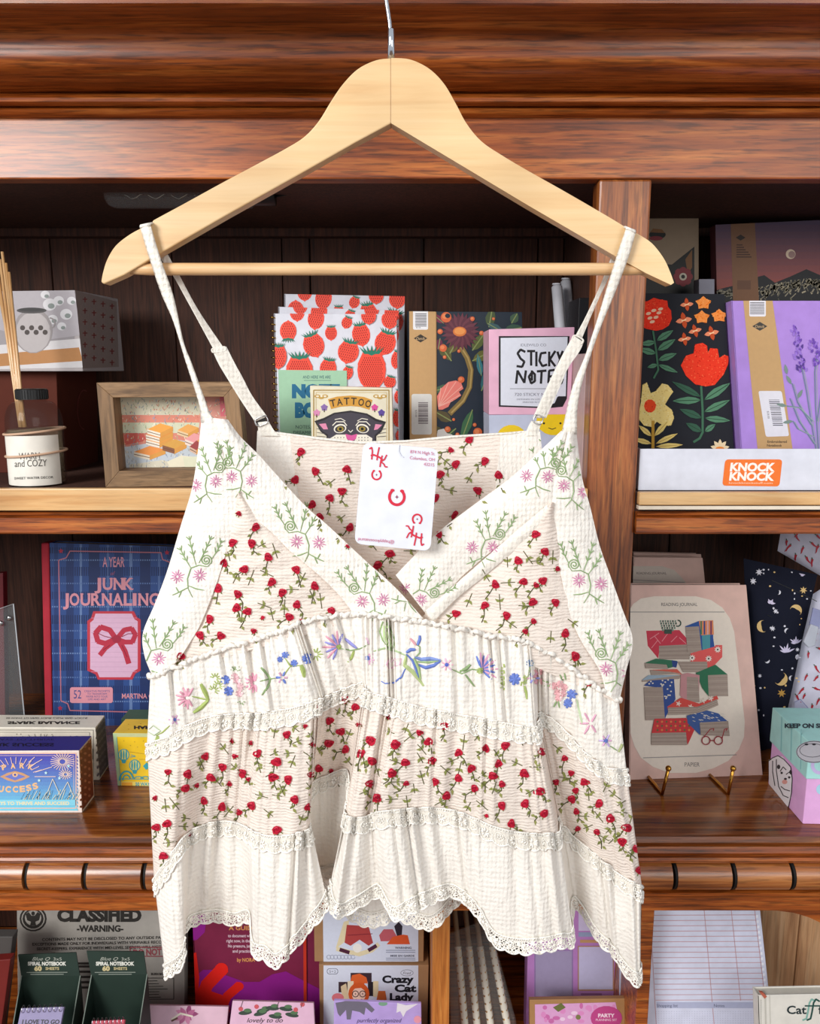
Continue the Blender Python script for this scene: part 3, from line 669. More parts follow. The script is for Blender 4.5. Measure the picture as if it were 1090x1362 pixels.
ring('strap_slider', rr(291, 465, 9.5, 3, -.15), D0+.029, .0007, TAPE, 'ivory strap slider')
ring('strap_slider', rr(768, 452, 7.5, 4, .5), D0+.029, .0007, TAPE, 'ivory strap slider')
g = G(); q = [at(u, v, D0+.0385) for u, v in ((341,561),(352,555),(354,560),(343,566))]; g.prism(q[::-1], (0, .001, 0)); g.build('ring_black_band', BLK, cami, label='black band between the strap ring sides')  # black band filling the middle of the silver ring
# --- everything printed or stitched is laid onto the cloth
BV = BVHTree.FromPolygons([tuple(v) for v in CLOTHV], CLOTHF)
def on_cloth(u, v, off, near=None):
    r = ray(u, v).normalized(); p, n, i, d = BV.ray_cast(CP, r)
    if p is None or (near is not None and abs(d-near) > .012): return None
    if n.dot(r) > 0: n = -n
    return p+n*off, d
class Stitch:
    def __init__(s): s.v = []; s.f = []; s.c = []; s.k = 0
    def flat(s, pts, c, cen, off=.0006):
        r0 = on_cloth(cen[0], cen[1], 0)
        if not r0: return
        q = []
        for u, v in pts:
            h = on_cloth(u, v, off+s.k, r0[1])
            if h: q.append(h[0])
        if len(q) < 3: return
        h = on_cloth(cen[0], cen[1], off+s.k); n = len(s.v); s.v.append(h[0]); s.v += q
        for i in range(len(q)):
            s.f.append((n, n+1+i, n+1+(i+1) % len(q))); s.c.append(c)
        s.k = (s.k+1e-5) % 3e-4
    def thread(s, pts, w, c, off=.0003, taper=True):
        # raised half-round thread
        P = []; near = None
        for i in range(len(pts)-1):
            (a, b), (e, f) = pts[i], pts[i+1]; m = max(1, int(math.hypot(e-a, f-b)/3))
            for k in range(m): P.append((a+(e-a)*k/m, b+(f-b)*k/m))
        P.append(pts[-1]); n = len(P); rows = []
        for i, (u, v) in enumerate(P):
            p, q = P[max(0, i-1)], P[min(n-1, i+1)]; L = math.hypot(q[0]-p[0], q[1]-p[1]) or 1; nx, ny = -(q[1]-p[1])/L, (q[0]-p[0])/L
            ww = w/2*((.45+.55*math.sin(PI*(i+.5)/n)) if taper else 1)
            A = [on_cloth(u+nx*ww*k, v+ny*ww*k, off+(.0002+w*.00013)*(k == 0), near) for k in (-1, 0, 1)]
            if None in A:
                if len(rows) > 1: s._strip(rows, c)
                rows = []; near = None; continue
            near = A[1][1]; rows.append([a[0] for a in A])
        if len(rows) > 1: s._strip(rows, c)
    def _strip(s, rows, c):
        n = len(s.v)
        for r in rows: s.v += r
        for i in range(len(rows)-1):
            for j in (0, 1): s.f.append((n+i*3+j, n+i*3+j+1, n+i*3+j+4, n+i*3+j+3)); s.c.append(c)
    def build(s, name, label=None): return mk(name, s.v, s.f, vcol(.75, .15), cami, False, s.c, label=label)
def xf(pts, u, v, sc, rot, mir):
    c, s = math.cos(R(rot)), math.sin(R(rot)); o = []
    for x, y in pts:
        if mir: x = -x
        x *= sc; y *= sc; o.append((u+x*c-y*s, v+x*s+y*c))
    return o
GRN = '#8da576'; PNK = '#d595b4'
def vine(S, u, v, sc=1, rot=0, mir=False, gr=GRN):
    T = lambda p: xf(p, u, v, sc, rot, mir)
    sp = [( (1.2+7*k/26)*math.cos(2*PI*2.1*k/26), (1.2+7*k/26)*math.sin(2*PI*2.1*k/26)) for k in range(27)]
    S.thread(T(sp), 1.7*sc, gr, taper=False)
    S.thread(T([(8, 2), (2, 9), (-10, 7), (-21, 11), (-26, 26), (-25, 40), (-19, 52)]), 1.8*sc, gr)
    for st in ([(-21, 11), (-29, -2), (-37, -18)], [(-14, 7), (-19, -12), (-24, -34)], [(-10, 4), (-1, -14), (8, -34)], [(8, -2), (16, -14), (22, -28)]):
        S.thread(T(st), 1.6*sc, gr)
        (ax, ay), (bx, by) = st[0], st[-1]
        for t in (.35, .6, .85):
            x, y = ax+(bx-ax)*t, ay+(by-ay)*t; dx, dy = (bx-ax), (by-ay); L = math.hypot(dx, dy); dx, dy = dx/L, dy/L
            for sg in (-1, 1):
                ex = x+7*(dx*.85-dy*sg*.55); ey = y+7*(dy*.85+dx*sg*.55); S.thread(T([(x, y), (ex, ey)]), 1.7*sc, gr)
    for st in ([(-25, 38), (-36, 44), (-47, 49)], [(-24, 36), (-14, 40), (-3, 42)], [(-38, 45), (-42, 38)], [(-34, 43), (-38, 52)]): S.thread(T(st), 1.8*sc, gr)
    for cx, cy in ((-40, 23), (-9, 21)):
        for k in range(12):
            q = 2*PI*k/12+.2; r1_ = 10*(1 if k % 2 else .78); S.thread(T([(cx+2*math.cos(q), cy+2*math.sin(q)), (cx+r1_*math.cos(q), cy+r1_*math.sin(q))]), 1.7*sc, PNK if k % 3 else '#c77fa6')
E = Stitch()
for a in ((292, 621, .86, -8, False), (303, 615, .86, 8, True), (274, 745, .95, 0, False), (222, 857, .95, 6, False), (386, 700, .95, 0, True), (471, 782, .9, -8, True), (738, 616, .9, 6, False), (664, 710, .88, 4, False), (577, 788, .85, 38, False), (746, 626, .88, 14, True), (763, 751, .95, 6, True), (799, 869, .95, 6, True)):
    E = Stitch(); vine(E, *a); E.build('vine_embroidery')
E = None
E = Stitch(); BL = '#6a7fc4'; PU = '#8f8fcb'; OL = '#a3b36a'
def daisy(u, v, r, c, n=10, a0=0, a1=360, w=2.6, c2=None):
    for k in range(n):
        q = R(a0+(a1-a0)*k/(n if a1-a0 == 360 else n-1)); rr_ = r*(1 if k % 2 else .85)
        E.thread([(u+2.5*math.cos(q), v+2.5*math.sin(q)), (u+rr_*math.cos(q), v+rr_*math.sin(q))], w, (c2 if c2 and k % 2 else c))
def knot(u, v, r, c):
    for k in range(7):
        q = 2*PI*k/7; E.thread([(u, v), (u+r*math.cos(q), v+r*math.sin(q))], r*.7, c)
def lf(u, v, L, a, c, w=5): a = R(a); E.thread([(u, v), (u+L*.5*math.cos(a)+1, v+L*.5*math.sin(a)+1), (u+L*math.cos(a), v+L*math.sin(a))], w, c)
daisy(249, 928, 15, '#d99fb0', 10, 60, 300, 3.4); lf(277, 931, 24, -115, OL, 6); lf(277, 931, 26, 140, OL, 6); E.thread([(255, 926), (277, 931)], 2.2, OL)
daisy(232, 957, 7, '#cba0c0', 6); knot(232, 957, 2.5, BL); E.thread([(226, 965), (216, 974), (208, 978)], 2, OL); lf(210, 978, 24, 105, OL, 6); E.thread([(196, 972), (204, 965), (214, 972), (205, 978), (197, 973)], 1.6, '#a9b898')
for u, v in ((286, 902), (290, 912), (284, 918)): daisy(u, v, 8, OL, 7, 200, 400, 1.8)
knot(300, 904, 6, BL); knot(304, 919, 6.5, BL)
for u, v in ((315, 905), (319, 913), (318, 922), (312, 900)): knot(u, v, 5, '#e0b7bd')
daisy(313, 893, 8, GRN, 5, 200, 340, 1.6); daisy(321, 932, 6, GRN, 4, 20, 160, 1.6)
daisy(339, 908, 14, '#e2a5b8', 9, 80, 280, 3.2); E.thread([(346, 906), (358, 903), (366, 902)], 2.2, GRN); lf(360, 903, 20, -130, GRN, 3.4); lf(360, 903, 24, 118, GRN, 3.4)
daisy(375, 901, 9, '#caa0b8', 6, c2=BL, w=3.4); knot(379, 871, 4.5, BL); knot(372, 877, 4, BL); E.thread([(379, 875), (386, 886), (399, 885)], 2, OL); knot(391, 882, 5, BL); lf(400, 884, 17, 75, OL, 6)
knot(408, 876, 7, BL); daisy(420, 870, 9, OL, 7, -110, 110, 2); E.thread([(386, 886), (378, 897)], 1.8, OL)
daisy(449, 860, 21, PU, 9, 110, 290, 3.2, '#e0a3b3'); knot(450, 860, 4, OL); E.thread([(452, 862), (466, 865), (478, 863), (490, 857)], 1.9, GRN); lf(471, 865, 17, 118, OL, 4); lf(474, 862, 20, -140, PU, 4.5); E.thread([(490, 857), (487, 848)], 2, '#d3a9c4')
daisy(490, 876, 8, '#d9a8c8', 6, -80, 80); knot(489, 875, 3, BL)
E.thread([(497, 866), (512, 862), (527, 866), (540, 872)], 3, '#a9bd92')
E.thread([(518, 864), (509, 852), (505, 840), (509, 827), (514, 827), (520, 838), (524, 850), (523, 862), (516, 862)], 2, '#93ad78')
E.thread([(520, 864), (511, 848), (510, 832)], 3.5, '#bccf9d'); E.thread([(519, 860), (517, 845), (514, 832)], 5.5, '#c4d6a6')
E.thread([(540, 872), (538, 885), (548, 893), (558, 905), (563, 912)], 5.5, '#b5c48a'); E.thread([(540, 870), (548, 878), (553, 890), (557, 904)], 3.4, BL); E.thread([(550, 875), (556, 888), (559, 903)], 4.5, '#a9bf86')
E.thread([(539, 889), (534, 900), (524, 908), (512, 909), (507, 906)], 2.6, BL); E.thread([(551, 874), (560, 877), (572, 876), (585, 878)], 5.5, '#7f92c8'); E.thread([(556, 884), (566, 888), (577, 885), (585, 879)], 5, BL); E.thread([(554, 880), (570, 881), (583, 879)], 3, '#9fb884')
E.thread([(540, 868), (546, 864), (552, 864)], 5, BL); E.thread([(555, 858), (558, 850), (558, 845)], 4.6, BL); E.thread([(553, 858), (548, 852), (545, 849)], 3.6, '#d9a0a8'); E.thread([(552, 874), (558, 868), (558, 860), (553, 857)], 2.2, GRN)
E.thread([(527, 877+6*0), (521, 875), (516, 878), (514, 884), (517, 889), (523, 888), (526, 882), (523, 877), (519, 881)], 1.8, '#dcafc6'); E.thread([(529, 876), (533, 876), (531, 884), (527, 886)], 1.6, '#dcafc6')
daisy(594, 884, 9, '#e0a9ba', 7, c2='#d9b8cf'); knot(594, 884, 3, '#5d6cc0'); E.thread([(600, 890), (614, 896), (627, 890), (640, 892)], 2, GRN); lf(612, 893, 16, -35, GRN, 5); lf(618, 897, 20, 52, GRN, 3)
daisy(640, 890, 22, BL, 11, -110, 45, 3, '#d8a3bc'); knot(638, 892, 4, OL)
for v in (890, 898, 906, 912): daisy(671, v, 7, OL, 4, 100, 260, 2)
knot(684, 903, 8, BL); daisy(694, 904, 8, OL, 6, -60, 100, 2.2); knot(704, 882, 4.5, '#6f86a8'); E.thread([(704, 885), (703, 897), (698, 910)], 1.8, '#93a07c'); daisy(709, 902, 9, PU, 6, c2='#c79ab0', w=3); lf(697, 912, 18, 80, OL, 4)
daisy(718, 900, 12, '#d8a0a6', 5, 80, 280, 4)
for u, v in ((736, 912), (744, 910), (750, 914), (741, 921), (748, 922), (742, 928)): knot(u, v, 5, '#dca9ad')
for a, b in (((730, 908), (722, 905)), ((731, 912), (724, 912)), ((748, 905), (744, 897)), ((752, 904), (750, 895)), ((740, 932), (736, 940)), ((742, 932), (744, 941))): E.thread([a, b], 2.4, GRN)
knot(760, 923, 6.5, BL); knot(755, 935, 6.5, BL); E.thread([(766, 930), (771, 950), (774, 962)], 3, '#b9cca6')
daisy(785, 962, 16, '#dba5bb', 5, 60, 300, 3); daisy(805, 985, 9, '#d6a6c6', 6, c2='#c4b0de'); knot(805, 985, 3.4, BL); E.thread([(811, 992), (820, 998)], 1.8, GRN); lf(822, 1000, 18, -70, '#9fa878', 4)
E.build('flower_embroidery', 'blue, pink and green embroidered flowers')
# --- roses
rng = random.Random(5)
RS = Stitch()
z3 = [(430,445,.6),(497,502),(405,565),(482,568),(368,650),(550,625),(452,675),(665,678),(565,728),(345,755),(742,745),(425,778),(608,772),(420,835),(465,850),(668,822),(310,882),(638,872),(812,848),(270,948),(355,950),(490,930,.7),(190,1035),(685,890,.7),(527,875,.5),(685,190),(662,305),(745,270),(875,262),(855,352),(805,380),(732,408),(762,460),(888,503),(1052,610),(1000,660),(880,580,.6)]
z4 = [(375,135),(300,177,.7),(320,235),(437,222),(258,275),(492,278),(408,340),(238,370),(318,440),(252,515),(57,595),(8,640),(643,517),(678,585),(572,622),(728,655,.6),(593,707),(480,718),(643,720,.7),(670,703),(720,790),(630,788),(437,802),(322,835),(525,843),(633,865,.7),(600,907,.7),(760,915),(800,1003)]
z5 = [(380,370,.6),(455,378,.6),(275,430),(343,472),(130,492,.8),(205,500),(423,497),(297,513),(195,555),(370,538,.7),(240,545,.6),(80,595,.6),(270,605),(340,628),(410,650,.8),(85,710),(127,695),(208,738,.6),(113,822),(483,420),(555,452,1.15),(595,345),(393,430,.6),(543,513,1.15),(602,522,1.1),(690,505,.8),(460,625),(627,600),(680,630),(558,720,1.1),(447,520,.6),(825,205),(867,237),(720,240,.8),(763,290),(808,332),(760,378),(828,403),(720,478),(770,487,.6),(668,312,.6),(695,385,.6),(878,308,.6),(995,275,.6),(925,368,1.2),(1022,382),(888,420,1.1),(932,450,1.1),(1008,495),(922,540),(952,598)]
z6 = [(47,270,.6),(75,378),(165,330,.8),(260,303),(200,365),(318,408),(422,392),(112,445),(218,438),(470,450),(365,468),(497,380),(60,487),(227,518),(318,505),(450,497),(638,405,1.1),(570,487,1.1),(485,528,.8),(115,525,.7),(380,545),(628,557,1.1),(270,573),(573,603),(483,610),(645,642),(5,582),(520,680),(425,650,.5),(727,428,.8),(753,485,.8),(693,520,.8),(803,520),(770,553,.8),(755,585),(773,633,.8),(860,603),(778,700,.7),(850,712,.7),(902,660),(965,697,1.1),(947,750,1.1),(1000,775,1.1),(1010,860),(765,38),(820,140,.7),(1000,600,.6)]
RO_ = []
for L_, sc_, ox, oy in ((z3, 3.114, 180, 540), (z4, 3.028, 500, 540), (z5, 2.96, 180, 860), (z6, 2.897, 500, 860)):
    for q in L_: RO_.append((q[0]/sc_+ox, q[1]/sc_+oy, q[2] if len(q) > 2 else 1))
for u, v, k in RO_:
    r = 6.3*k; a = rng.uniform(0, 360); sd = R(rng.choice((60, 75, 100, 115, 125, 140)))
    n = 11; ca, sa = math.cos(R(a)), math.sin(R(a))
    dx, dy = math.cos(sd), math.sin(sd); dr = '#4a4a2c'; gr = '#6f7440'
    if k > .65:
        ln = rng.uniform(14, 25); bend = rng.uniform(-5, 5); st = [(u+dx*r*.5, v+dy*r*.5), (u+dx*ln*.6-dy*bend, v+dy*ln*.6+dx*bend), (u+dx*ln, v+dy*ln)]
        RS.thread(st, 1.3, dr, .0002, False)
        for t, sg in ((.55, 1), (.85, -1)):
            x, y = u+dx*ln*t-dy*bend*(1-abs(t-.6)), v+dy*ln*t+dx*bend*(1-abs(t-.6)); q = sd+sg*rng.uniform(.6, 1.2); ex, ey = math.cos(q), math.sin(q); l2 = rng.uniform(6, 9)
            RS.flat([(x, y), (x+ex*l2*.4-ey*2, y+ey*l2*.4+ex*2), (x+ex*l2, y+ey*l2), (x+ex*l2*.4+ey*2, y+ey*l2*.4-ex*2)], gr if sg > 0 else '#8c8d52', (x+ex*l2*.45, y+ey*l2*.45), .0003)
    for w in (-.7, 0, .7):
        q = sd+w; RS.thread([(u+math.cos(q)*r*.6, v+math.sin(q)*r*.6), (u+math.cos(q)*r*1.35, v+math.sin(q)*r*1.35)], 1.6, gr, .0003, True)
    def blob(c, rx, ry, du, dv, ph):
        p = []
        for i in range(n):
            q = 2*PI*i/n; w = 1+.13*math.sin(3*q+ph)+rng.uniform(-.06, .06); x, y = rx*w*math.cos(q), ry*w*math.sin(q); p.append((u+du+x*ca-y*sa, v+dv+x*sa+y*ca))
        RS.flat(p, c, (u+du, v+dv), .0009)
    blob('#b31a33', r*.96, r*.8, 0, 0, a)
    if k > .55:
        for i in range(3):
            q = a+i*2.1; RS.thread([(u+r*.6*math.cos(q), v+r*.5*math.sin(q)), (u+r*.62*math.cos(q+.8), v+r*.62*math.sin(q+.8)), (u+r*.45*math.cos(q+1.5), v+r*.45*math.sin(q+1.5))], 1.1, '#8e0f28', .0013)
        RS.thread([(u-r*.25, v), (u, v-r*.2), (u+r*.25, v+r*.05)], 1.3, '#8e0f28', .0013); RS.thread([(u-r*.5, v-r*.35), (u-r*.1, v-r*.55), (u+r*.3, v-r*.5)], 1.2, '#d64a5e', .0013)
# loose sprigs between the roses
def sprig(u, v):
    q = rng.uniform(0, 6.28); L = rng.uniform(6, 11); dx, dy = math.cos(q), math.sin(q)
    RS.thread([(u-dx*L, v-dy*L), (u, v), (u+dx*L, v+dy*L)], 1.2, '#5a5a34', .0002, False)
    for sg in (-1, 1):
        w = q+sg*.9; ex, ey = math.cos(w), math.sin(w); RS.flat([(u, v), (u+ex*3-ey*2, v+ey*3+ex*2), (u+ex*8, v+ey*8), (u+ex*3+ey*2, v+ey*3-ex*2)], '#858a4e', (u+ex*3.5, v+ey*3.5), .0003)
def inside(p, poly):
    x, y = p; c = False
    for i in range(len(poly)):
        (x0, y0), (x1, y1) = poly[i-1], poly[i]
        if (y0 > y) != (y1 > y) and x < (x1-x0)*(y-y0)/(y1-y0)+x0: c = not c
    return c
RG = [([(318,680),(300,750),(262,850),(360,838),(455,805),(385,740)], 14), ([(400,600),(650,590),(665,630),(540,750),(470,720),(400,650)], 16), ([(725,705),(600,800),(600,820),(700,838),(780,880)], 12),
      ([(215,1010),(260,985),(430,950),(480,930),(480,1020),(410,1095),(290,1080),(215,1140)], 34), ([(480,950),(720,985),(735,1090),(650,1080),(480,1065)], 30), ([(725,980),(780,1030),(845,1050),(850,1150),(770,1095)], 16)]
for poly, cnt in RG:
    xs_ = [p[0] for p in poly]; ys_ = [p[1] for p in poly]; k = 0; tr = 0
    while k < cnt and tr < 4000:
        tr += 1; p = (rng.uniform(min(xs_), max(xs_)), rng.uniform(min(ys_), max(ys_)))
        if inside(p, poly) and all(math.hypot(p[0]-a, p[1]-b) > 10.5 for a, b, _ in RO_): sprig(*p); RO_.append((p[0], p[1], 0)); k += 1
RS.build('rose_print', 'small red roses on thin green stems')
# ================================================================ HANG TAG
TP = PL(at(527, 660, D0-.016), (-.05, -1, -.04)); tagw = thing('hang_tag', 'white playing-card style paper tag with red horseshoes pinned at the neckline', 'tag', TP.hit(522, 730))
def rquad(q, r, n=6):
    out = []
    for i in range(4):
        p0, p1, p2 = q[i-1], q[i], q[(i+1) % 4]
        def un(a, b): L = math.hypot(b[0]-a[0], b[1]-a[1]); return ((b[0]-a[0])/L, (b[1]-a[1])/L)
        a, b = un(p1, p0), un(p1, p2)
        for k in range(n+1):
            t = k/n; x = (1-t)**2; y = t*t; out.append((p1[0]+a[0]*r*x+b[0]*r*y, p1[1]+a[1]*r*x+b[1]*r*y))
    return out
tq = [(483, 588), (583, 597), (572, 733), (471, 723)]
g = G(); g.prism([TP.hit(u, v) for u, v in rquad(tq, 11)][::-1], -TP.n*.0006); g.build('card', mat('#dcdfea', .5), tagw)
A = Art(TP.hit); RD = '#cc2a40'
def shoe(u, v, r, rot):
    A.line([(u+r*.95*math.sin(R(a+rot)), v-r*1.0*math.cos(R(a+rot))) for a in range(46, 315, 12)], r*.36, RD)
    for sg in (-1, 1): A.ell(u+r*.95*math.sin(R(sg*40+rot)), v-r*1.05*math.cos(R(sg*40+rot)), r*.26, r*.2, RD, rot)
    A.star(u, v+0*r, r*.28, 4, '#8c3a55', .35)
shoe(500.5, 631.5, 6.3, 4); shoe(527.5, 661, 10.4, 4); shoe(554.5, 690.5, 6.3, 184)
def HKm(u, v, rot):
    T = lambda p: [(u+(x*math.cos(R(rot))-y*math.sin(R(rot))), v+(x*math.sin(R(rot))+y*math.cos(R(rot)))) for x, y in p]
    A.line(T([(-11, -11), (-8, -13), (-7, -8), (-8, 3)]), 1.9, RD); A.line(T([(2, -13), (0, -4), (-1, 4)]), 1.9, RD); A.line(T([(-9, -2), (-5, -3), (2, 0), (6, 3)]), 2.3, RD)
    A.line(T([(6, -2), (4, 6), (3, 13)]), 1.9, RD); A.line(T([(12, -3), (9, 3), (4, 6)]), 1.8, RD); A.line(T([(4, 6), (8, 9), (10, 13), (13, 13)]), 1.8, RD)
HKm(502, 608, 0); HKm(552.5, 712.5, 180)
A.text('874 N High St.', 578, 605.5, 4.2, '#c96a86', al='r', rot=5, w=33); A.text('Columbus, OH', 577.5, 613.5, 4.2, '#c96a86', al='r', rot=5, w=33); A.text('43215', 577, 620.5, 4.2, '#c96a86', al='r', rot=5, w=14)
A.text('@happykoosnaturel', 500, 717.5, 4.2, '#c96a86', rot=185, w=48)
A.build('card_print', tagw)
g = G(); g.tube([TP.hit(531, 590, .0004), TP.hit(530, 600, .0008), TP.hit(533, 606, .0008), TP.hit(536, 608, .0008)], .0003, 5); g.build('tag_fastener', mat('#d9dbe0', .3), tagw)
# ================================================================ GOODS
def ctr(P):
    b = sorted(P, key=lambda p: p.z)[:2]; c = (b[0]+b[1])/2; return c
def board(name, label, cat, quad, D, th, col, yaw=0, lean=0, base=None, group=None, body='cover', rough=.5, spec=.4, bevel=.0008, pages=None, ref=None):
    # a flat upright article: returns (thing, plane, art clipped to its face, corner points)
    tl, tr, br, bl = quad; pl = vpl(*(ref or ((bl[0]+br[0])/2, (bl[1]+br[1])/2)), D, yaw, lean)
    P = [pl.hit(*q) for q in quad]
    if base is not None:
        for a, b in ((1, 2), (0, 3)):
            d = P[b]-P[a]; t = (CAMZ+base-P[a].z)/d.z; P[b] = P[a]+d*t
    t = thing(name, label, cat, (P[2]+P[3])/2-pl.n*(th/2), group)
    m = mat(col, rough, 0, spec) if isinstance(col, str) else col
    up = (P[0]-P[3]).normalized(); rt = (P[2]-P[3]).normalized()
    if pages:
        c = .0014
        g = G(); g.prism([P[3], P[2], P[1], P[0]], -pl.n*c); g.build(body, m, t, bevel=.0004)
        g = G(); g.prism([P[3]-pl.n*(th-c), P[2]-pl.n*(th-c), P[1]-pl.n*(th-c), P[0]-pl.n*(th-c)], -pl.n*c); g.build(body, m, t, bevel=.0004)
        q = [P[3]+up*.0015+rt*.001, P[2]+up*.0015-rt*.0018, P[1]-up*.0015-rt*.0018, P[0]-up*.0015+rt*.001]
        g = G(); g.prism([p-pl.n*c for p in q], -pl.n*(th-2*c)); g.build('pages', mat(pages, .8), t)
        g = G(); g.prism([P[3], P[3]+rt*.0014, P[0]+rt*.0014, P[0]], -pl.n*th); g.build('spine', m, t)
    else:
        g = G(); g.prism([P[3], P[2], P[1], P[0]], -pl.n*th); g.build(body, m, t, bevel=bevel)
    qq = [tuple(q) for q in quad]
    if base is not None:  # extend the art window downwards with the body
        def pr(p):
            r = p-CP; x = r.x; f = r.y*CN-r.z*SN; y = r.y*SN+r.z*CN; return (545+F*x/f, 681-F*y/f)
        qq = [pr(p) for p in P]
    return t, pl, Art(pl.hit, qq), P
def facebox(P, pl, th):
    # planes of the right side and top of an extruded board (corner order tl,tr,br,bl)
    n = pl.n; tl, tr, br, bl = P
    def mkp(a, b, ref):
        N = (a-b).cross(n)
        return PL(a, N if N.dot(ref) > 0 else -N)
    side = mkp(tr, br, br-bl); top = mkp(tr, tl, tl-bl); left = mkp(tl, bl, bl-br)
    return side, top, left
def proj(p):
    r = p-CP; f = r.y*CN-r.z*SN; y = r.y*SN+r.z*CN; return (545+F*r.x/f, 681-F*y/f)
# ---- light tube under the soffit
lz = at(200, 261, .955).z; lt = thing('display_light', 'clear glass tube lamp lying sideways under the cabinet soffit', 'lamp', (at(260, 261, .955).x, .955, lz-.013))
xa, xb, xc = at(139, 261, .955).x, at(300, 261, .955).x, at(366, 261, .955).x
g = G(); prof = [(.0001, 0), (.005, .0008), (.009, .003), (.0122, .008), (.0135, .014), (.0135, xb-xa)]; g.lathe(prof, (xa, .955, lz), 24, 'X'); g.build('glass_tube', glassy('#aab0b2', .16, .04), lt, smooth=True)
g = G(); g.lathe([(.0001, 0), (.0115, 0), (.0135, .003), (.0135, .03), (.0105, .032), (.0105, xc-xb), (.0001, xc-xb)], (xb, .955, lz), 24, 'X'); g.build('socket', mat('#14110f', .35), lt, smooth=True)
g = G(); g.tube([(xa+.02+.13*k/24, .955+.003*math.sin(k*1.3), lz+.003*math.cos(k*1.3)) for k in range(25)], .0006, 5); g.build('filament', mat('#c9c2b2', .25, 1), lt, smooth=True)
for x in (xb+.012, xc-.006):
    g = G(); g.box(x-.002, x+.002, .949, .961, lz, CAMZ+ZC+.005); g.build('bracket', mat('#8d8a86', .3, 1), lt)
g = G(); g.tube([(xc, .955, lz), (xc+.012, .955, lz+.002), (xc+.02, .957, lz+.008), (xc+.024, .96, CAMZ+ZC+.005)], .0016, 8); g.build('cord', mat('#0f0d0c', .5), lt, smooth=True)
# ---- reed diffuser
DD = .92; zs = CAMZ+ZS; bx = (at(12, 600, DD).x+at(85, 600, DD).x)/2; br_ = (at(84, 600, DD).x-at(13, 600, DD).x)/2; c0 = (bx, DD, zs)
zt_b = at(48, 565, DD).z-zs; zn = at(48, 533, DD).z-zs; zcap0 = at(48, 531, DD).z-zs; zcap1 = at(48, 517, DD).z-zs
rn = br_*.48
df = thing('reed_diffuser', 'clear glass reed diffuser bottle with black cap and cream label', 'diffuser', c0)
pf = [(.0001, 0), (br_*.94, 0), (br_, .003)]+[(br_, zt_b*k/4) for k in range(1, 5)]
for k in range(1, 9): q = R(90*k/8); pf.append((rn+(br_-rn)*math.cos(q)**.85 if k < 8 else rn, zt_b+(zn-zt_b)*math.sin(q)**1.0))
pf += [(rn, zcap0)]
g = G(); g.lathe(pf, c0, 40); g.build('bottle', glassy('#2a2e2e', .22, .02), df, smooth=True)
g = G(); g.lathe([(.0001, .003), (br_*.93, .003), (br_*.93, zt_b*.93), (.0001, zt_b*.93)], c0, 32); g.build('oil', glassy('#b9a98a', .3, .05), df, smooth=True)
g = G(); rc = rn*1.14; g.lathe([(rn*.6, zcap0), (rc, zcap0), (rc, zcap1-.001), (rc-.001, zcap1), (rn*.35, zcap1)], c0, 40); o = g.build('cap', mat('#161616', .4), df)
g = G()
for k in range(36):
    q = 2*PI*k/36; x, y = bx+rc*math.cos(q), DD+rc*math.sin(q); g.tube([(x, y, zs+zcap0+.0008), (x, y, zs+zcap1-.0015)], .0007, 5)
o = g.build('cap_ridge', mat('#161616', .4), df); o['kind'] = 'stuff'
lz0, lz1 = at(48, 643, DD).z-zs, at(48, 577, DD).z-zs; g = G(); vs = []
for k in range(25):
    q = R(-176+160*k/24); 
    for z in (max(.002, lz0), lz1): vs.append((bx+(br_+.0005)*math.cos(q), DD+(br_+.0005)*math.sin(q), zs+z))
g.add(vs, [(2*k, 2*k+2, 2*k+3, 2*k+1) for k in range(24)]); g.build('label', mat('#e6e1d6', .6), df, smooth=True)
def cylmap(u, v, off):
    # onto the front of the bottle
    r = ray(u, v); a = r.x**2+r.y**2; b = -2*(r.x*bx+r.y*DD); c = bx*bx+DD*DD-(br_+.0006+off)**2; di = b*b-4*a*c
    if di < 0: di = 0
    return CP+r*((-b-math.sqrt(di))/(2*a))
A = Art(cylmap, base=.0002)
A.text('WARM', 39, 611, 9, '#55524d', w=28, rot=-2); A.text('and COZY', 41, 620.5, 9, '#55524d', w=43, rot=-2); A.text('SWEET WATER DECOR', 45, 637, 3, '#4b4945', w=52, rot=-2, bold=.01)
A.build('label_print', df)
for va, ra in ((573, 1.0), (602, 1.0)):
    z = at(48, va, DD).z; g = G(); g.tube([(bx+(br_+.0016)*math.cos(2*PI*k/32), DD+(br_+.0016)*math.sin(2*PI*k/32), z+.003*math.cos(2*PI*k/32-.3)) for k in range(32)], .0014, 7, closed=True); g.build('rubber_band', mat('#c9a58a', .7), df, smooth=True)
RW = wood('reed', ('#c8935a', '#dcae7a', '#e9c79a'), 'Z', pore=.1)
for tx, ty, bxx in ((3, 335, 26), (8, 350, 24), (0, 345, 22), (-6, 340, 20), (12, 362, 28), (-3, 380, 25)):
    p = at(tx, ty, DD+.012); q = at(bxx, 522, DD+.001); d = (q-p); e = p+d*1.55
    e = q+d.normalized()*.04
    g = G(); g.tube([p, q, e], .0017, 8); g.build('reed', RW, df, smooth=True)
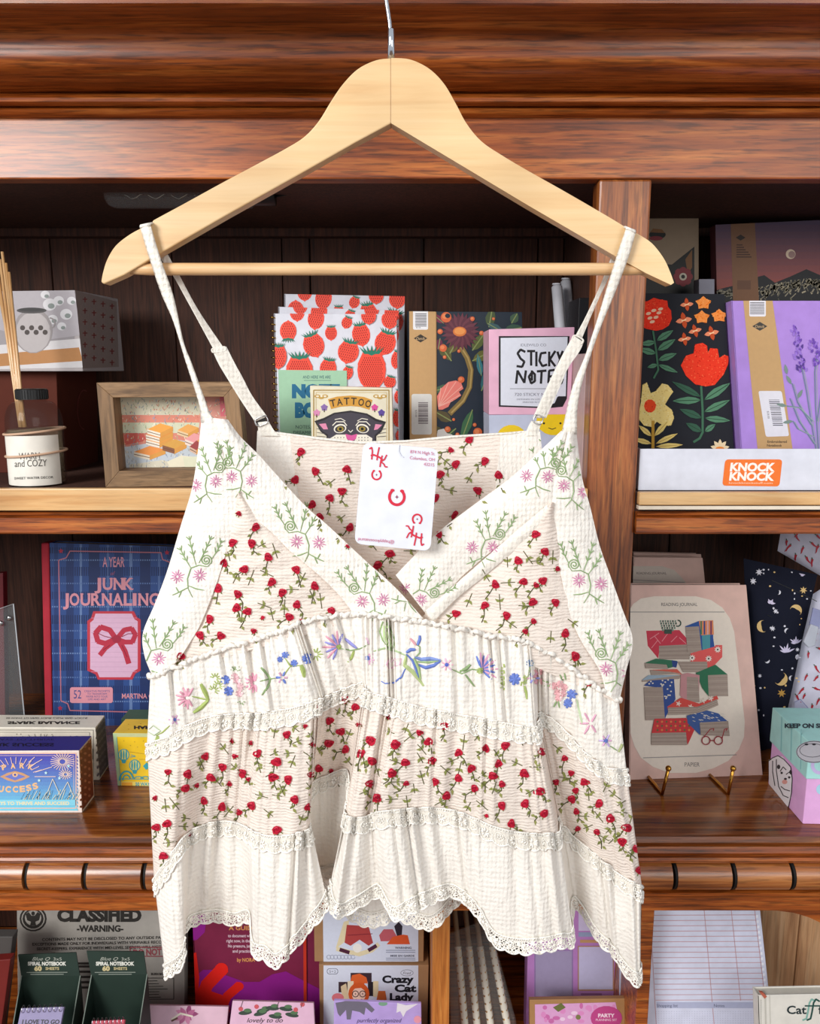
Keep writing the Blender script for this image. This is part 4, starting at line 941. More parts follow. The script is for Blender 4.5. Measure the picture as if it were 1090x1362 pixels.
# ---- boxes at the far left
dk = mat('#55281d', .75, 0, .15)
t, pl, A, P = board('storage_box', 'dark maroon cardboard box behind the reed diffuser, under the mug gift box', 'box', [(-40, 494), (75, 494), (80, 652), (-40, 652)], 1.02, .13, dk, base=ZS)
sd, tp, lf_ = facebox(P, pl, .13); A2 = Art(sd.hit); A2.ring(112, 545, 9, 1.6, '#6a2f2a', ry=26, a0=90, a1=290); A2.build('side_print', t)
zbx = P[0].z-CAMZ
t, pl, A, P = board('mug_gift_box', 'grey patterned gift box with a photo of a round white pot', 'box', [(-42, 388), (100, 386), (110, 490), (-42, 492)], 1.0, .12, '#a8a0a0', base=zbx+.0002, yaw=-4)
A.rect(-42, 389, 99, 470, '#8f898c'); A.poly([(-42, 386), (99, 386), (107, 446), (60, 452), (-42, 430)], '#a39da2')
for u, v, r in ((66, 405, 9), (78, 400, 7), (88, 418, 8), (70, 425, 7), (95, 400, 6), (82, 434, 6), (60, 392, 6)): A.ell(u, v, r, r*.9, '#cfcdd0'); A.ell(u+2, v+2, r*.5, r*.4, '#7f8884')
A.poly([(-42, 462), (50, 455), (109, 450), (110, 489), (-42, 492)], '#c9c5c6'); A.poly([(-42, 474), (105, 462), (110, 480), (-42, 490)], '#a9743f')
A.ell(44, 440, 26, 30, '#8c8585'); A.ell(44, 442, 23, 27, '#aaa3a3'); A.ell(42, 413, 20, 4, '#3a3636'); A.ell(42, 412, 17, 2.5, '#1e1b1b'); A.ring(66, 430, 7, 2, '#8c8585', -90, 90)
for k in range(6): A.ell(30+k*6, 436+(k % 2)*6, 3.4, 3.4, '#3a2f2b')
A.build('box_print', t)
sd, tp, lf_ = facebox(P, pl, .12)
A2 = Art(sd.hit); A2.poly([(100, 386), (155, 401), (158, 488), (110, 490)], '#8d7f7a')
for i in range(4):
    for j in range(6):
        u, v = 113+i*12, 398+j*15+i*3
        A2.line([(u-3, v), (u+3, v)], 1.3, '#7c3534'); A2.line([(u, v-3), (u, v+4)], 1.3, '#7c3534')
A2.build('side_print', t)
# ---- shadow-box picture frame
FW = wood('driftwood', ('#6f543a', '#947350', '#b3906a'), 'X', rough=.6, coat=0, pore=.3); FWZ = wood('driftwood_upright', ('#6f543a', '#947350', '#b3906a'), 'Z', rough=.6, coat=0, pore=.3)
fq = [(128, 509), (316, 508), (330, 655), (141, 655)]; pl = vpl(235, 640, .90, 6, 0)
P = [pl.hit(*q) for q in fq]
for a, b in ((1, 2), (0, 3)): d = P[b]-P[a]; P[b] = P[a]+d*((zs-P[a].z)/d.z)
tl, tr, br, bl = P; t = thing('picture_frame', 'deep grey-brown wooden frame around a painting of scattered books', 'frame', (bl+br)/2-pl.n*.02)
wv = .0165; rt = (tr-tl).normalized(); up = (tl-bl).normalized(); itl, itr, ibr, ibl = tl+rt*wv-up*wv, tr-rt*wv-up*wv, br-rt*wv+up*(wv+.002), bl+rt*wv+up*(wv+.002)
for q, m in (([tl, itl, itr, tr], FW), ([tr, itr, ibr, br], FWZ), ([br, ibr, ibl, bl], FW), ([bl, ibl, itl, tl], FWZ)):
    g = G(); g.prism(q, -pl.n*.045); g.build('rail', m, t, bevel=.0006)
g = G(); bk = -pl.n*.032; g.prism([ibl+bk, ibr+bk, itr+bk, itl+bk], -pl.n*.006); g.build('painting_board', mat('#e6ddc6', .8), t)
pb = PL(ibl+bk, pl.n); A = Art(pb.hit, [proj(p+bk) for p in (itl, itr, ibr, ibl)])
for v0, v1, c in ((500, 552, '#dbd6bd'), (552, 562, '#dd8b77'), (562, 576, '#d3d5b9'), (576, 594, '#d88876'), (594, 650, '#c9cfd6')): A.rect(150, v0, 330, v1, c)
A.poly([(270, 500), (330, 500), (330, 600), (262, 600)], '#db9a8b'); A.poly([(292, 528), (330, 526), (330, 552), (293, 554)], '#e07480'); A.poly([(165, 576), (190, 576), (196, 586), (166, 592)], '#cf6055')
A.poly([(170, 594), (230, 584), (330, 600), (330, 650), (160, 650)], '#c3cbd2'); A.poly([(172, 618), (215, 612), (250, 620), (240, 640), (172, 640)], '#d5cfbb')
rng = random.Random(3); A.hold = True
for k in range(800):
    u, v = rng.uniform(162, 318), rng.uniform(530, 634); c = rng.choice(['#a7b08c', '#c9765f', '#efe6cf', '#8a9a94', '#e9b690', '#93a1b5']) if v < 590 else rng.choice(['#93a3b8', '#ece5d0', '#b4ab90', '#8c96a5'])
    A.line([(u, v), (u+rng.uniform(-2, 2), v+rng.uniform(1, 4))], .8, c)
A.hold = False; A.off += 3e-5
def pbook(u, v, w, h, top, pg, dp=8):
    A.poly([(u, v), (u+w*.5, v-dp), (u+w, v-dp*.4), (u+w*.5, v+dp*.6)], top); A.poly([(u, v), (u+w*.5, v+dp*.6), (u+w*.5, v+dp*.6+h), (u, v+h)], pg); A.poly([(u+w*.5, v+dp*.6), (u+w, v-dp*.4), (u+w, v-dp*.4+h), (u+w*.5, v+dp*.6+h)], '#d99a4a')
    A.line([(u, v+h*.5), (u+w*.5, v+dp*.6+h*.5)], .9, '#6b4a3a')
pbook(194, 585, 36, 6, '#e59a45', '#efe4d2'); pbook(194, 578, 36, 6, '#e08a3c', '#efe4d2'); pbook(196, 571, 34, 6, '#efa64c', '#f3e9d6')
pbook(178, 601, 42, 6, '#e8934a', '#e9dcc6'); pbook(216, 592, 32, 7, '#d8a24e', '#8a5a40'); pbook(236, 572, 28, 6, '#e8a95c', '#e5c9a0'); pbook(246, 584, 24, 7, '#e8a0a0', '#efd9cc'); pbook(252, 594, 18, 6, '#a04848', '#d9b8a0')
A.poly([(222, 614), (240, 606), (264, 608), (262, 620), (226, 622)], '#e9e2c8'); A.poly([(243, 608), (266, 607), (270, 622), (246, 622)], '#dfe0c4')
A.line([(216, 622), (240, 626), (262, 630)], 2.2, '#5c7fae'); A.line([(174, 626), (196, 634)], 1.2, '#7b93b0')
A.build('painting', t)
# ---- strawberry notebooks
def berry(A, u, v, a, b, rot=0, flip=False, cap='#1f7a63'):
    A.ell(u, v, a, b*1.0, '#f4503c', rot); cr, sr = math.cos(R(rot)), math.sin(R(rot)); T = lambda x, y: (u+x*cr-y*sr, v+x*sr+y*cr)
    A.poly([T(-a*.98, -b*.3), T(-a*.6, -b*.9), T(a*.6, -b*.9), T(a*.98, -b*.3), T(a*.75, b*.45), T(0, b*1.12), T(-a*.75, b*.45)], '#f4503c')
    A.hold = True
    ny = max(3, int(b/1.9)); 
    for j in range(ny):
        y = -b*.62+j*(b*1.5/ny); nx = max(2, int(a/1.6))
        for i in range(nx):
            x = (-a*.8+(i+.5*(j % 2))*(a*1.6/nx)); 
            if (x/a)**2+(y/b)**2 < .75: p, q = T(x, y), T(x+.15, y+1.9); A.line([p, q], 1.0, '#8f1a16')
    A.hold = False; A.off += 1e-5
    s = -1; 
    for k in range(7):
        w = -60+k*20; x = a*.75*math.sin(R(w)); p, q = T(x*.6, -b*.84), T(x*1.35, -b*1.0-a*.32*(1-.4*abs(w)/60)); r_, l_ = T(x*.6-a*.12, -b*.78), T(x*.6+a*.14, -b*.78)
        A.poly([r_, q, l_], cap)
    A.poly([T(-a*.5, -b*.86), T(0, -b*.98), T(a*.5, -b*.86), T(0, -b*.7)], cap)
BER = [(395,415,10,12,0),(420,424,11,14,8),(440,443,8,9.5,0),(461,429,7,8,20),(480,445,12,15,-8),(512,456,14,16,15),(383,440,11,13,180),(417,459,14,16,-18),(463,468,14,15,12),(494,492,19,27,0),(398,494,18,22,0),(436,490,11,13,8),(518,425,11,12,0),(462,496,7,9,15),(527,478,7,12,10),(370,474,11,16,0),(518,508,8,8,15),(532,528,8,10,0),(530,556,8,12,0),(533,580,7,9,0),(490,420,10,11,0)]
for i, (q, D, dy, lb) in enumerate((([(378, 391), (538, 394), (536, 655), (378, 655)], 1.10, -27, 'strawberry print notebook standing at the very back of the three'), ([(370, 408), (530, 413), (531, 655), (371, 655)], 1.085, -9, 'strawberry print notebook in the middle of the three, mostly hidden'), ([(364, 417), (527, 418), (531, 655), (371, 655)], 1.065, 0, 'front strawberry print notebook with gold spiral and a mint NOTE BOOK band'))):
    t, pl, A, P = board('notebook', lb, 'notebook', q, D, .010, '#dfe0ea', base=ZS, group='strawberry notebooks', pages='#e8e6dc')
    rng = random.Random(i)
    for u, v, a, b, r in BER:
        A_ = (u+(10 if i == 0 else 4 if i == 1 else 0)+(rng.uniform(-6, 6) if i else 0)*0, v+dy, a, b, r)
        if i == 2 or v < 470: berry(A, *A_)
    if i == 2:
        A.poly([(370, 492), (461, 493), (462, 660), (375, 660)], '#a5cfae'); A.text('AND HERE WE ARE', 421, 503.5, 4, '#2d5c66', w=37, bold=.01); A.line([(404, 506), (440, 506)], .6, '#2d5c66')
        bl_ = '#1d6c92'
        A.text('NOTE', 388, 528, 15.5, bl_, w=64, bold=.08, al='l'); A.text('BOOK', 392, 554, 17, bl_, w=62, bold=.08, al='l')
        A.text('NOTES,', 403, 570, 4.4, '#2b4c4c', w=20); A.text('DREAMING', 405, 577.5, 4.4, '#2b4c4c', w=30)
    A.build('cover_print', t)
    if i == 2:
        x0 = P[0]; dn = (P[3]-P[0]); L = dn.length; dn.normalize(); gg = mat('#b08a45', .25, 1)
        for k in range(int(L/.0086)):
            c = x0+dn*(.006+k*.0086); g = G(); g.tube([c+Vector((.004*math.cos(a)-.0015, .006+.0085*math.sin(a), .0012*math.sin(a*.5))) for a in [2*PI*j/12 for j in range(12)]], .0009, 6, closed=True); g.build('wire_loop', gg, t, smooth=True)
# ---- tattoo deck box
t, pl, A, P = board('card_deck_box', 'cream boxed deck titled TATTOO with a black panther face', 'box', [(412, 513), (521, 516), (524, 655), (416, 655)], .985, .032, '#e9e2c9', base=ZS, rough=.25, spec=.5)
A.frame(417, 519, 517, 650, 1.4, '#a8873f'); A.frame(420, 522, 514, 650, .6, '#c7a95e')
for sx in (-1, 1):
    for k in range(3): A.ell(466+sx*(34+k*5), 527+(k % 2)*1.5, 4, 2.4, '#c39c4e'); A.ell(466+sx*(34+k*5), 527, 2, 1.2, '#efe6cf')
A.poly([(436, 531), (448, 527.5), (466, 526), (484, 528), (495, 532), (491, 545), (478, 541), (466, 540), (452, 541), (440, 544)], '#d39a3e')
for ch, u, v, r in zip('TATTOO', (443.5, 452, 461, 470, 479.5, 488.5), (540.5, 539, 538, 538, 539.5, 541.5), (-12, -7, -2, 3, 8, 12)): A.text(ch, u, v, 9, '#3c3226', w=7.6, rot=r, bold=.02)
for u, v, c in ((431, 541, '#8b6dab'), (421, 548, '#d98cb4'), (498, 541, '#d94f9a'), (507, 548, '#5f4a9a')):
    A.star(u, v+1, 5, 5, c, .75); A.line([(u, v+3), (u, v+7)], 1.2, '#3c3226')
K = '#46424c'; A.poly([(418, 560), (430, 556), (444, 549), (466, 546), (488, 550), (500, 557), (513, 561), (507, 574), (500, 580), (500, 600), (434, 600), (434, 580), (426, 574)], '#2a272c')
A.poly([(421, 562), (431, 559), (445, 551), (466, 548.5), (487, 552), (499, 560), (510, 563), (505, 572), (498, 579), (498, 600), (436, 600), (436, 578), (428, 573)], K)
A.poly([(424, 564), (433, 563), (436, 571), (430, 571)], '#e48fb0'); A.poly([(508, 565), (499, 564), (497, 572), (502, 571)], '#e48fb0')
for sx in (-1, 1):
    A.ell(467+sx*15, 570, 8.5, 6, '#f2ecdc', sx*12); A.ell(467+sx*15, 570.5, 6.8, 4.4, '#3a363c', sx*12); A.ell(467+sx*14.5, 570.5, 4.4, 3.4, '#a08a3e'); A.ell(467+sx*14.5, 570.5, 2, 2, '#141214')
    A.line([(467+sx*6, 566), (467+sx*10, 561), (467+sx*20, 561), (467+sx*25, 566)], 1.2, '#f2ecdc'); A.line([(467+sx*8, 560), (467+sx*14, 556.5), (467+sx*22, 558)], .9, '#f2ecdc')
    A.poly([(467+sx*7, 578), (467+sx*20, 578), (467+sx*28, 583), (467+sx*26, 600), (467, 600)], '#f2ecdc')
    for k in range(12): A.ell(467+sx*(10+(k % 4)*4), 582+(k//4)*3.6, .7, .7, K)
    for k in range(3): A.line([(467+sx*34, 573+k*4), (467+sx*46, 570+k*5)], .6, K)
A.poly([(459, 577), (467, 579), (475, 577), (473, 584), (467, 587), (461, 584)], '#dd5d9e'); A.line([(463, 572), (466, 575), (469, 572)], 1, '#f2ecdc')
A.build('box_print', t)
# ---- floral night garden notebook
t, pl, A, P = board('notebook', 'dark floral notebook with an aubergine flower, orange berries and a kraft barcode band', 'notebook', [(541, 414), (694, 415), (697, 655), (545, 655)], 1.075, .016, '#1f2c3a', base=ZS, pages='#d8d2c4')
GR = ['#3f5a44', '#556b3f', '#6d6a3a', '#2f5a5e']
rng = random.Random(11)
for u, v, L, w, a, c in ((600,480,34,14,-125,'#5a5c33'),(598,470,30,14,-60,'#6b6236'),(650,435,26,14,-80,'#4b5a3a'),(628,466,28,14,-55,'#5f6b3a'),(628,480,32,14,-28,'#6b6a35'),(648,430,28,10,30,'#3f6064'),(580,505,26,14,-165,'#4a6a4a'),(603,515,30,12,170,'#48634a'),(640,520,40,12,-70,'#2f6a72'),(652,545,50,13,95,'#3c6a50'),(628,545,46,13,110,'#3f6b48'),(606,570,44,14,140,'#33503c'),(600,560,26,14,-150,'#5d5335'),(670,440,26,14,-10,'#3c5a48'),(680,430,16,12,-60,'#47604a'),(640,575,34,12,100,'#4d7a55'),(590,575,26,16,-175,'#5a5634'),(590,430,20,9,-140,'#7a3048'),(585,450,16,10,100,'#6b2c44'),(640,500,30,8,-100,'#3a7f8a'),(646,505,26,6,-70,'#58929a')):
    A.leaf(u, v, L, w, a, c, '#8d9a5e')
A.line([(613, 462), (621, 476), (626, 492), (624, 515), (615, 533), (598, 550)], 7, '#8a7440'); A.line([(613, 462), (622, 476), (627, 492), (625, 515), (616, 533), (600, 549)], 2, '#b59b5c')
for k in range(26):
    q = 2*PI*k/26; A.leaf(612, 441, 26, 6.5, math.degrees(q), '#5e2f3d' if k % 2 else '#6d3945')
A.ell(611, 441, 9, 6.5, '#d87a3c'); A.ell(611, 440.5, 7, 4.6, '#eb9b52')
A.poly([(582, 540), (581, 527), (587, 516), (596, 508), (606, 506), (613, 509), (616, 517), (610, 521), (613, 526), (606, 531), (599, 535), (596, 541), (588, 545), (583, 545)], '#ea8276')
for e in ((586, 516), (596, 509), (606, 508), (614, 514), (612, 525), (602, 533)): A.line([(583, 541), e], .9, '#f4b5a4')
A.poly([(578, 590), (582, 572), (590, 570), (594, 576), (601, 578), (606, 592)], '#d9d5cf')
for u, v, r in ((589,463,5),(593,422,7),(585,441,3.5),(591,475,2.4),(613,505,4.4),(640,443,3),(628,424,3),(652,465,3),(595,571,4),(635,575,6),(631,565,2.5),(603,558,2),(647,532,4),(608,578,2.6),(640,590,3),(649,573,4),(610,467,2.2),(656,424,2)): A.ell(u, v, r, r, '#d8683c'); A.ell(u-r*.2, v-r*.2, r*.55, r*.5, '#e98a58')
A.ell(595, 420, 3.4, 3, '#1f2c3a'); 
A.poly([(544, 414), (579, 414.5), (580, 662), (545, 662)], '#c79f6c'); A.line([(579.5, 415), (580.5, 660)], 1.2, '#a88252')
A.rrect(549, 405, 569, 438.5, 2, '#eeeef0')
for k in range(9): A.rect(552, 417+k*2, 567, 418+k*2, '#4a4a50')
A.text('$25.00', 556, 436.5, 1.6, '#4a4a50')
A.poly([(550, 450), (559, 444.5), (568, 450), (559, 455.5)], '#3c342c'); A.text('Denik', 559, 452, 3.6, '#d9b98c', w=12, shear=.3)
A.rrect(547, 524, 574, 578, 3, '#dcdcd6')
for k in range(14): A.rect(556, 535+k*2.1, 569, 536+k*2.1+(k % 3)*.3, '#6f6468')
A.text('$25.00', 552, 550, 2.4, '#6f6468', rot=90); A.build('cover_print', t)
# ---- sticky notes block and the two smiling boxes under it
zq = at(700, 552, .975).z-CAMZ
t, pl, A, P = board('sticky_note_box', 'pale grey box with round yellow smiling faces under the pink sticky note box', 'box', [(650, 552), (757, 551), (757, 655), (651, 655)], .975, .075, '#c3cbe2', base=ZS)
A.ell(680, 583, 20, 18, '#f2cf1e'); A.ell(736, 559, 23, 20, '#f4d21c'); A.rect(640, 540, 765, 548, '#c3cbe2')
for u in (723, 745): A.ell(u, 563, 1.5, 1.5, '#2c2a20')
A.line([(729, 569), (734, 571), (739, 569)], 1, '#2c2a20'); A.ell(700, 610, 20, 18, '#f2cf1e'); A.build('box_print', t); zq = P[0].z-CAMZ
t, pl, A, P = board('sticky_note_box', 'pink STICKY NOTES box with a curled white note drawn on its face', 'box', [(650, 438), (764, 435), (758, 549), (650, 551)], .975, .075, '#eeb9d3', base=zq+.0003, rough=.3)
A.poly([(663, 447), (757, 447), (753.5, 530), (748, 541), (728, 543), (663, 541)], '#1d1b20'); A.poly([(665.5, 449.5), (754.5, 448), (752, 527), (742, 527), (738, 536), (722, 541), (665.5, 539)], '#e3e8f5'); A.poly([(741, 527.5), (752, 530), (746, 537), (735, 541)], '#1d1b20')
A.text('IDLEWILD CO', 709, 460.5, 3.4, '#77788a', w=34); k2 = '#1d1b20'
for st in ([(698, 468), (692, 465), (688, 470), (692, 477), (697, 481), (694, 488), (687, 487)], [(701, 467), (711, 467)], [(706, 468), (706, 486)], [(713, 468), (713, 487)], [(726, 469), (719, 470), (717, 480), (721, 487), (727, 485)], [(730, 468), (730, 487)], [(738, 467), (731, 478), (738, 487)], [(741, 468), (744, 477), (748, 467)], [(745, 477), (741, 489)],
           [(686, 510), (688, 493), (697, 509), (699, 493)], [(708, 494), (703, 501), (706, 510), (711, 507), (711, 498), (707, 494)], [(707, 493), (707, 506)], [(714, 494), (726, 493)], [(720, 494), (719, 510)], [(737, 492), (730, 493), (729, 509), (737, 509)], [(730, 501), (736, 500)], [(748, 492), (742, 494), (743, 500), (748, 504), (746, 510), (740, 510)]): A.line(st, 3.1, k2)
A.line([(678, 517), (738, 517)], .6, '#55555f'); A.text('720 STICKY NOTES', 712, 526.5, 3.8, '#77788a', w=56); A.text('DESIGNED IN LOS ANGELES', 711, 532, 2, '#77788a', w=48); A.text('PRINTED IN CHINA', 711, 536, 2, '#77788a', w=32)
A.build('box_print', t)
# ---- things standing edge-on against the divider
def edgeon(name, lb, cat, u0, v0, D0_, D1_, w, col, lean=0, z1=None, tiltx=0, group=None):
    zt1 = at(u0, v0, D0_).z; x0 = at(u0, v0, D0_).x; th_ = thing(name, lb, cat, (x0+w/2, (D0_+D1_)/2, zs), group)
    g = G(); g.prism([(x0+tiltx, D0_, zs), (x0+tiltx+w, D0_, zs), (x0+w, D0_, zt1), (x0, D0_, zt1)], (0, D1_-D0_, 0)); g.build('cover', mat(col, .5), th_, bevel=.0006); return th_, x0, zt1
edgeon('greeting_card_pack', 'tan card pack standing edge-on against the right divider, behind the black notebook', 'card pack', 764, 306, 1.13, 1.175, .006, '#a58c70')
th_, x0, z1 = edgeon('notebook', 'plain black notebook leaning edge-on against the post', 'notebook', 770, 396, .995, 1.06, .02, '#15151a')
th_, x0, z1 = edgeon('slim_booklet', 'slim pink-edged booklet standing edge-on beside the post', 'booklet', 779, 470, .905, .99, .0045, '#c9a9a6')
for i, (u, v, D, lb) in enumerate(((740, 379, 1.10, 'left of two rolled white paper tubes behind the sticky notes'), (752, 372, 1.13, 'right of two rolled white paper tubes behind the sticky notes'))):
    p = at(u, v, D); q = Vector((p.x+.025, D-.02, zs)); t = thing('paper_roll', lb, 'paper roll', q, 'rolled papers')
    g = G(); d = q-p; g.tube([p, p+d*.01, p+d*.5, q+Vector((0, 0, .001))], [.005, .0072, .0078, .008], 14); g.build('roll', mat('#cfcfd6', .5), t, smooth=True)
    g = G(); g.tube([p+Vector((0, 0, .0003)), p+Vector((0, 0, .002))], [.0062, .0058], 14); g.build('roll_edge', mat('#eaeaf0', .5), t)
# ---- right compartment: tray with notebooks
DK = .868; TRP = vpl(960, 655, DK)
tp0, tp1 = at(848, 654, DK), at(1185, 656, DK); zt0 = at(960, 597, DK).z
t = thing('display_tray', 'white cardboard counter tray with an orange logo patch, on the right shelf', 'tray', ((tp0.x+tp1.x)/2, DK+.05, zs+.0004)); zb0 = zs+.0004
wh = mat('#dfe2ee', .6)
x0, x1 = tp0.x, XR-.01
for nm, a in (('front_panel', (x0, x1, DK, DK+.0016, zb0, zt0)), ('side_panel', (x0, x0+.0016, DK+.0016, DK+.12, zb0, zt0)), ('base_panel', (x0, x1, DK+.0016, DK+.12, zb0, zb0+.0015)), ('back_panel', (x0, x1, DK+.12, DK+.1216, zb0, zt0+.03))):
    g = G(); g.box(*a); g.build(nm, wh, t, bevel=.0004)
A = Art(vpl(960, 640, DK).hit, [(800, 560), (1090, 560), (1090, 655), (800, 655)]); o_ = '#f4792b'
A.poly(rquad([(964, 611), (1040, 611), (1036, 647), (960, 646)], 5), o_)
A.text('KNOCK', 1000, 626.5, 10.4, '#fdf6ee', w=60, bold=.045, shear=.12, rot=.3); A.text('KNOCK', 999, 638.8, 10.4, '#fdf6ee', w=60, bold=.045, shear=.12, rot=.3); A.text('knockknockstuff.com', 998, 643.6, 2.6, '#fbd9bf', w=58, rot=.3)
A.build('tray_print', t)
ztr = ZS+.0022
# black embroidered notebook
t, pl, A, P = board('notebook', 'black cloth notebook embroidered with red and yellow flowers in the white tray', 'notebook', [(853, 390), (963, 391), (976, 600), (846, 600)], .945, .022, '#22242b', base=ztr, pages='#d8d0c0', lean=5, rough=.9)
rng = random.Random(8)
def tuft(poly, c, cs, n=60):
    A.poly(poly, c); xs_ = [p[0] for p in poly]; ys_ = [p[1] for p in poly]; A.hold = True; k = 0
    while k < n:
        p = (rng.uniform(min(xs_), max(xs_)), rng.uniform(min(ys_), max(ys_))); k += 1
        if inside(p, poly): A.ell(p[0], p[1], 1, .8, rng.choice(cs), n=5)
    A.hold = False; A.off += 2e-5
RC = ['#ff6a45', '#d92c1c', '#fb4c30']; OC = ['#ffa65c', '#e86f1d', '#f58a35']; YC = ['#fbe8a8', '#e6c470', '#f6da8c']
tuft([(850, 399), (860, 401), (869, 396), (876, 398), (887, 400), (888, 408), (892, 413), (893, 424), (889, 433), (881, 438), (872, 440), (858, 437), (846, 430)], '#f03c28', RC, 160)
for u, v in ((862, 417), (869, 413), (876, 416), (864, 423), (872, 422), (867, 428), (878, 411)): A.ell(u, v, 3.4, 2, '#f9c9a8', -15)
for u, v, r in ((935, 403, 11), (933, 422, 11), (956, 420, 11)):
    p = [(u+r*(1 if k % 2 else .68)*math.cos(k*PI/5+.3), v+r*.85*(1 if k % 2 else .68)*math.sin(k*PI/5+.3)) for k in range(10)]; tuft(p, '#f9964a', OC, 60)
for u, v, r in ((913, 405, 9), (909, 426, 11), (924, 440, 9), (946, 443, 10), (910, 451, 9)):
    for k, a in enumerate((-20, 70, 160, 250)): A.leaf(u, v, r, r*.62, a+u % 20, '#f0906a' if k % 2 == 0 else '#c9532f')
    A.line([(u-3, v+1), (u+3, v-1)], 1.5, '#ffd9a8')
tuft([(905, 486), (912, 473), (922, 470), (924, 458), (934, 456), (940, 460), (941, 470), (944, 463), (954, 464), (956, 476), (963, 472), (969, 474), (968, 484), (962, 498), (950, 512), (938, 514), (924, 511), (912, 500)], '#f4402a', RC, 260)
A.line([(932, 514), (934, 545), (934, 575), (930, 583), (922, 588)], 3, '#49735a')
for u, v, L, w, a in ((936,532,42,11,-33),(936,548,38,10,-25),(937,556,34,9,6),(937,574,17,8,-35),(932,528,44,9,-152),(932,532,38,10,178),(933,556,32,10,-158),(933,574,24,10,-152)): A.leaf(u, v, L, w, a, '#5c8a6c' if a > -150 or a > 0 else '#3f6350', '#34523f')
A.line([(868, 440), (872, 465), (875, 492), (869, 503)], 2.4, '#49735a')
for u, v, L, w, a in ((873,453,26,9,-32),(874,466,28,10,-32),(875,479,26,9,-20),(875,485,28,7,22),(871,455,20,8,172),(872,470,24,9,-165),(874,485,14,6,165)): A.leaf(u, v, L, w, a, '#5c8a6c', '#3a5a48')
tuft([(854, 512), (860, 509), (865, 523), (872, 520), (880, 510), (888, 512), (895, 521), (890, 528), (884, 538), (893, 545), (896, 556), (892, 566), (882, 566), (873, 561), (867, 568), (856, 566), (848, 556), (852, 535)], '#f7db8a', YC, 260)
tuft([(858+8*math.cos(k)+6, 540+9*math.sin(k)) for k in [i*2*PI/10 for i in range(10)]], '#f4502a', RC, 30)
A.line([(868, 560), (868, 596)], 4, '#c9993f')
for u, v, L, w, a in ((870,580,28,8,-48),(872,590,32,7,-25),(872,594,36,7,-4),(866,580,22,7,-140),(866,590,26,7,-165)): A.leaf(u, v, L, w, a, '#f3d883', '#c9a04a')
for k in range(5): A.leaf(957, 597, 13, 6, -165+k*38, '#f3ddb4')
A.ell(957, 597, 6, 3, '#f4923f'); A.build('embroidered_cover', t, vcol(.85, .1))
# lavender notebook
t, pl, A, P = board('notebook', 'lavender cloth notebook with kraft band and embroidered lavender sprig in the white tray', 'notebook', [(972, 400), (1135, 400), (1160, 602), (985, 602)], .935, .026, '#b48fe0', base=ztr, pages='#e8e2ee', lean=4, rough=.85, ref=(1040, 602))
A.poly([(988, 400), (1027, 400), (1062, 660), (1013, 660)], '#c8a06c'); A.rrect(996, 385, 1018, 421, 2, '#eceaf2')
for k in range(8): A.rect(997, 402+k*2.1, 1016, 403+k*2.1, '#55555c')
A.poly([(1000, 434), (1010, 428), (1020, 434), (1010, 440)], '#3b3833'); A.text('Denik', 1010, 436, 3.6, '#d3b184', w=13, shear=.3)
A.poly(rquad([(1008, 520), (1039, 520), (1049, 580), (1018, 581)], 3), '#e6e4ec')
A.hold = True
for k in range(15): s_ = k/15; A.line([(1022+s_*6, 532+k*2.4), (1036+s_*5, 532+k*2.4)], 1.2 if k % 3 else .7, '#55535e')
A.hold = False; A.text('$28.00', 1020, 552, 2.6, '#55535e', rot=84); A.text('Embroidered', 1033, 589, 3.2, '#5b4a34', w=26, bold=.02); A.text('Notebook', 1029.5, 594, 3.2, '#5b4a34', w=20, bold=.02)
sg = '#6d8296'
for st in ([(1085, 600), (1078, 560), (1072, 520), (1066, 490)], [(1088, 600), (1084, 540), (1083, 495), (1086, 470)], [(1082, 590), (1062, 560), (1050, 530)], [(1080, 580), (1060, 570), (1054, 560)], [(1078, 565), (1060, 535), (1053, 510)], [(1086, 560), (1092, 520), (1098, 490)], [(1080, 560), (1062, 542), (1046, 540)]): A.line(st, 1.5, sg); A.line([(a+2.5, b+1) for a, b in st], .8, '#9fb0a8')
for u, v, a in ((1052, 511, -120), (1046, 540, 190), (1054, 560, 170), (1046, 498, -100), (1060, 530, -60)): A.leaf(u, v, 14, 5, a, '#7a9088')
for k in range(46):
    t_ = k/46; u = 1057+9*t_+rng.uniform(-7, 7)*(.4+.8*t_ if t_ < .8 else .9); v = 437+60*t_; A.leaf(u, v, 6, 3.4, rng.uniform(-140, -40), rng.choice(['#6a3fae', '#8357c4', '#51308f', '#9a74d6']))
for k in range(26): t_ = k/26; A.leaf(1084+rng.uniform(-7, 7), 455+34*t_, 6, 3.2, rng.uniform(-140, -40), rng.choice(['#6a3fae', '#8357c4', '#9a74d6']))
A.build('cover_print', t)
# kraft cat card behind
t, pl, A, P = board('greeting_card_pack', 'kraft card with black cat ears and a red flower behind the black embroidered notebook', 'card pack', [(846, 276), (929, 275), (929, 640), (846, 640)], 1.10, .012, '#9d8468', base=ZS)
A.poly([(847, 340), (866, 349), (893, 352), (908, 340), (923, 328), (923, 400), (846, 400)], '#15130f'); A.poly([(911, 345), (920, 332), (920, 356), (914, 364)], '#8a5a2c')
for k in range(8): A.ell(908+8*math.cos(k*PI/4), 368+8*math.sin(k*PI/4), 5, 5, '#8e2530')
A.ell(908, 368, 5, 5, '#d9cdb9'); A.ell(908, 368, 2.6, 2.6, '#1b1712'); A.ell(874, 312, 11, 6, '#15130f'); A.ell(872, 317, 9, 3, '#8e2530'); A.poly([(864, 309), (884, 310), (880, 305), (868, 304)], '#8a5a2c')
A.build('card_print', t)
t, pl, A, P = board('gift_tag_pad', 'small plain grey pad between the kraft card and the mountain notebook', 'pad', [(929, 371), (950, 371), (950, 640), (929, 640)], 1.05, .02, '#8c8a98', base=ZS)
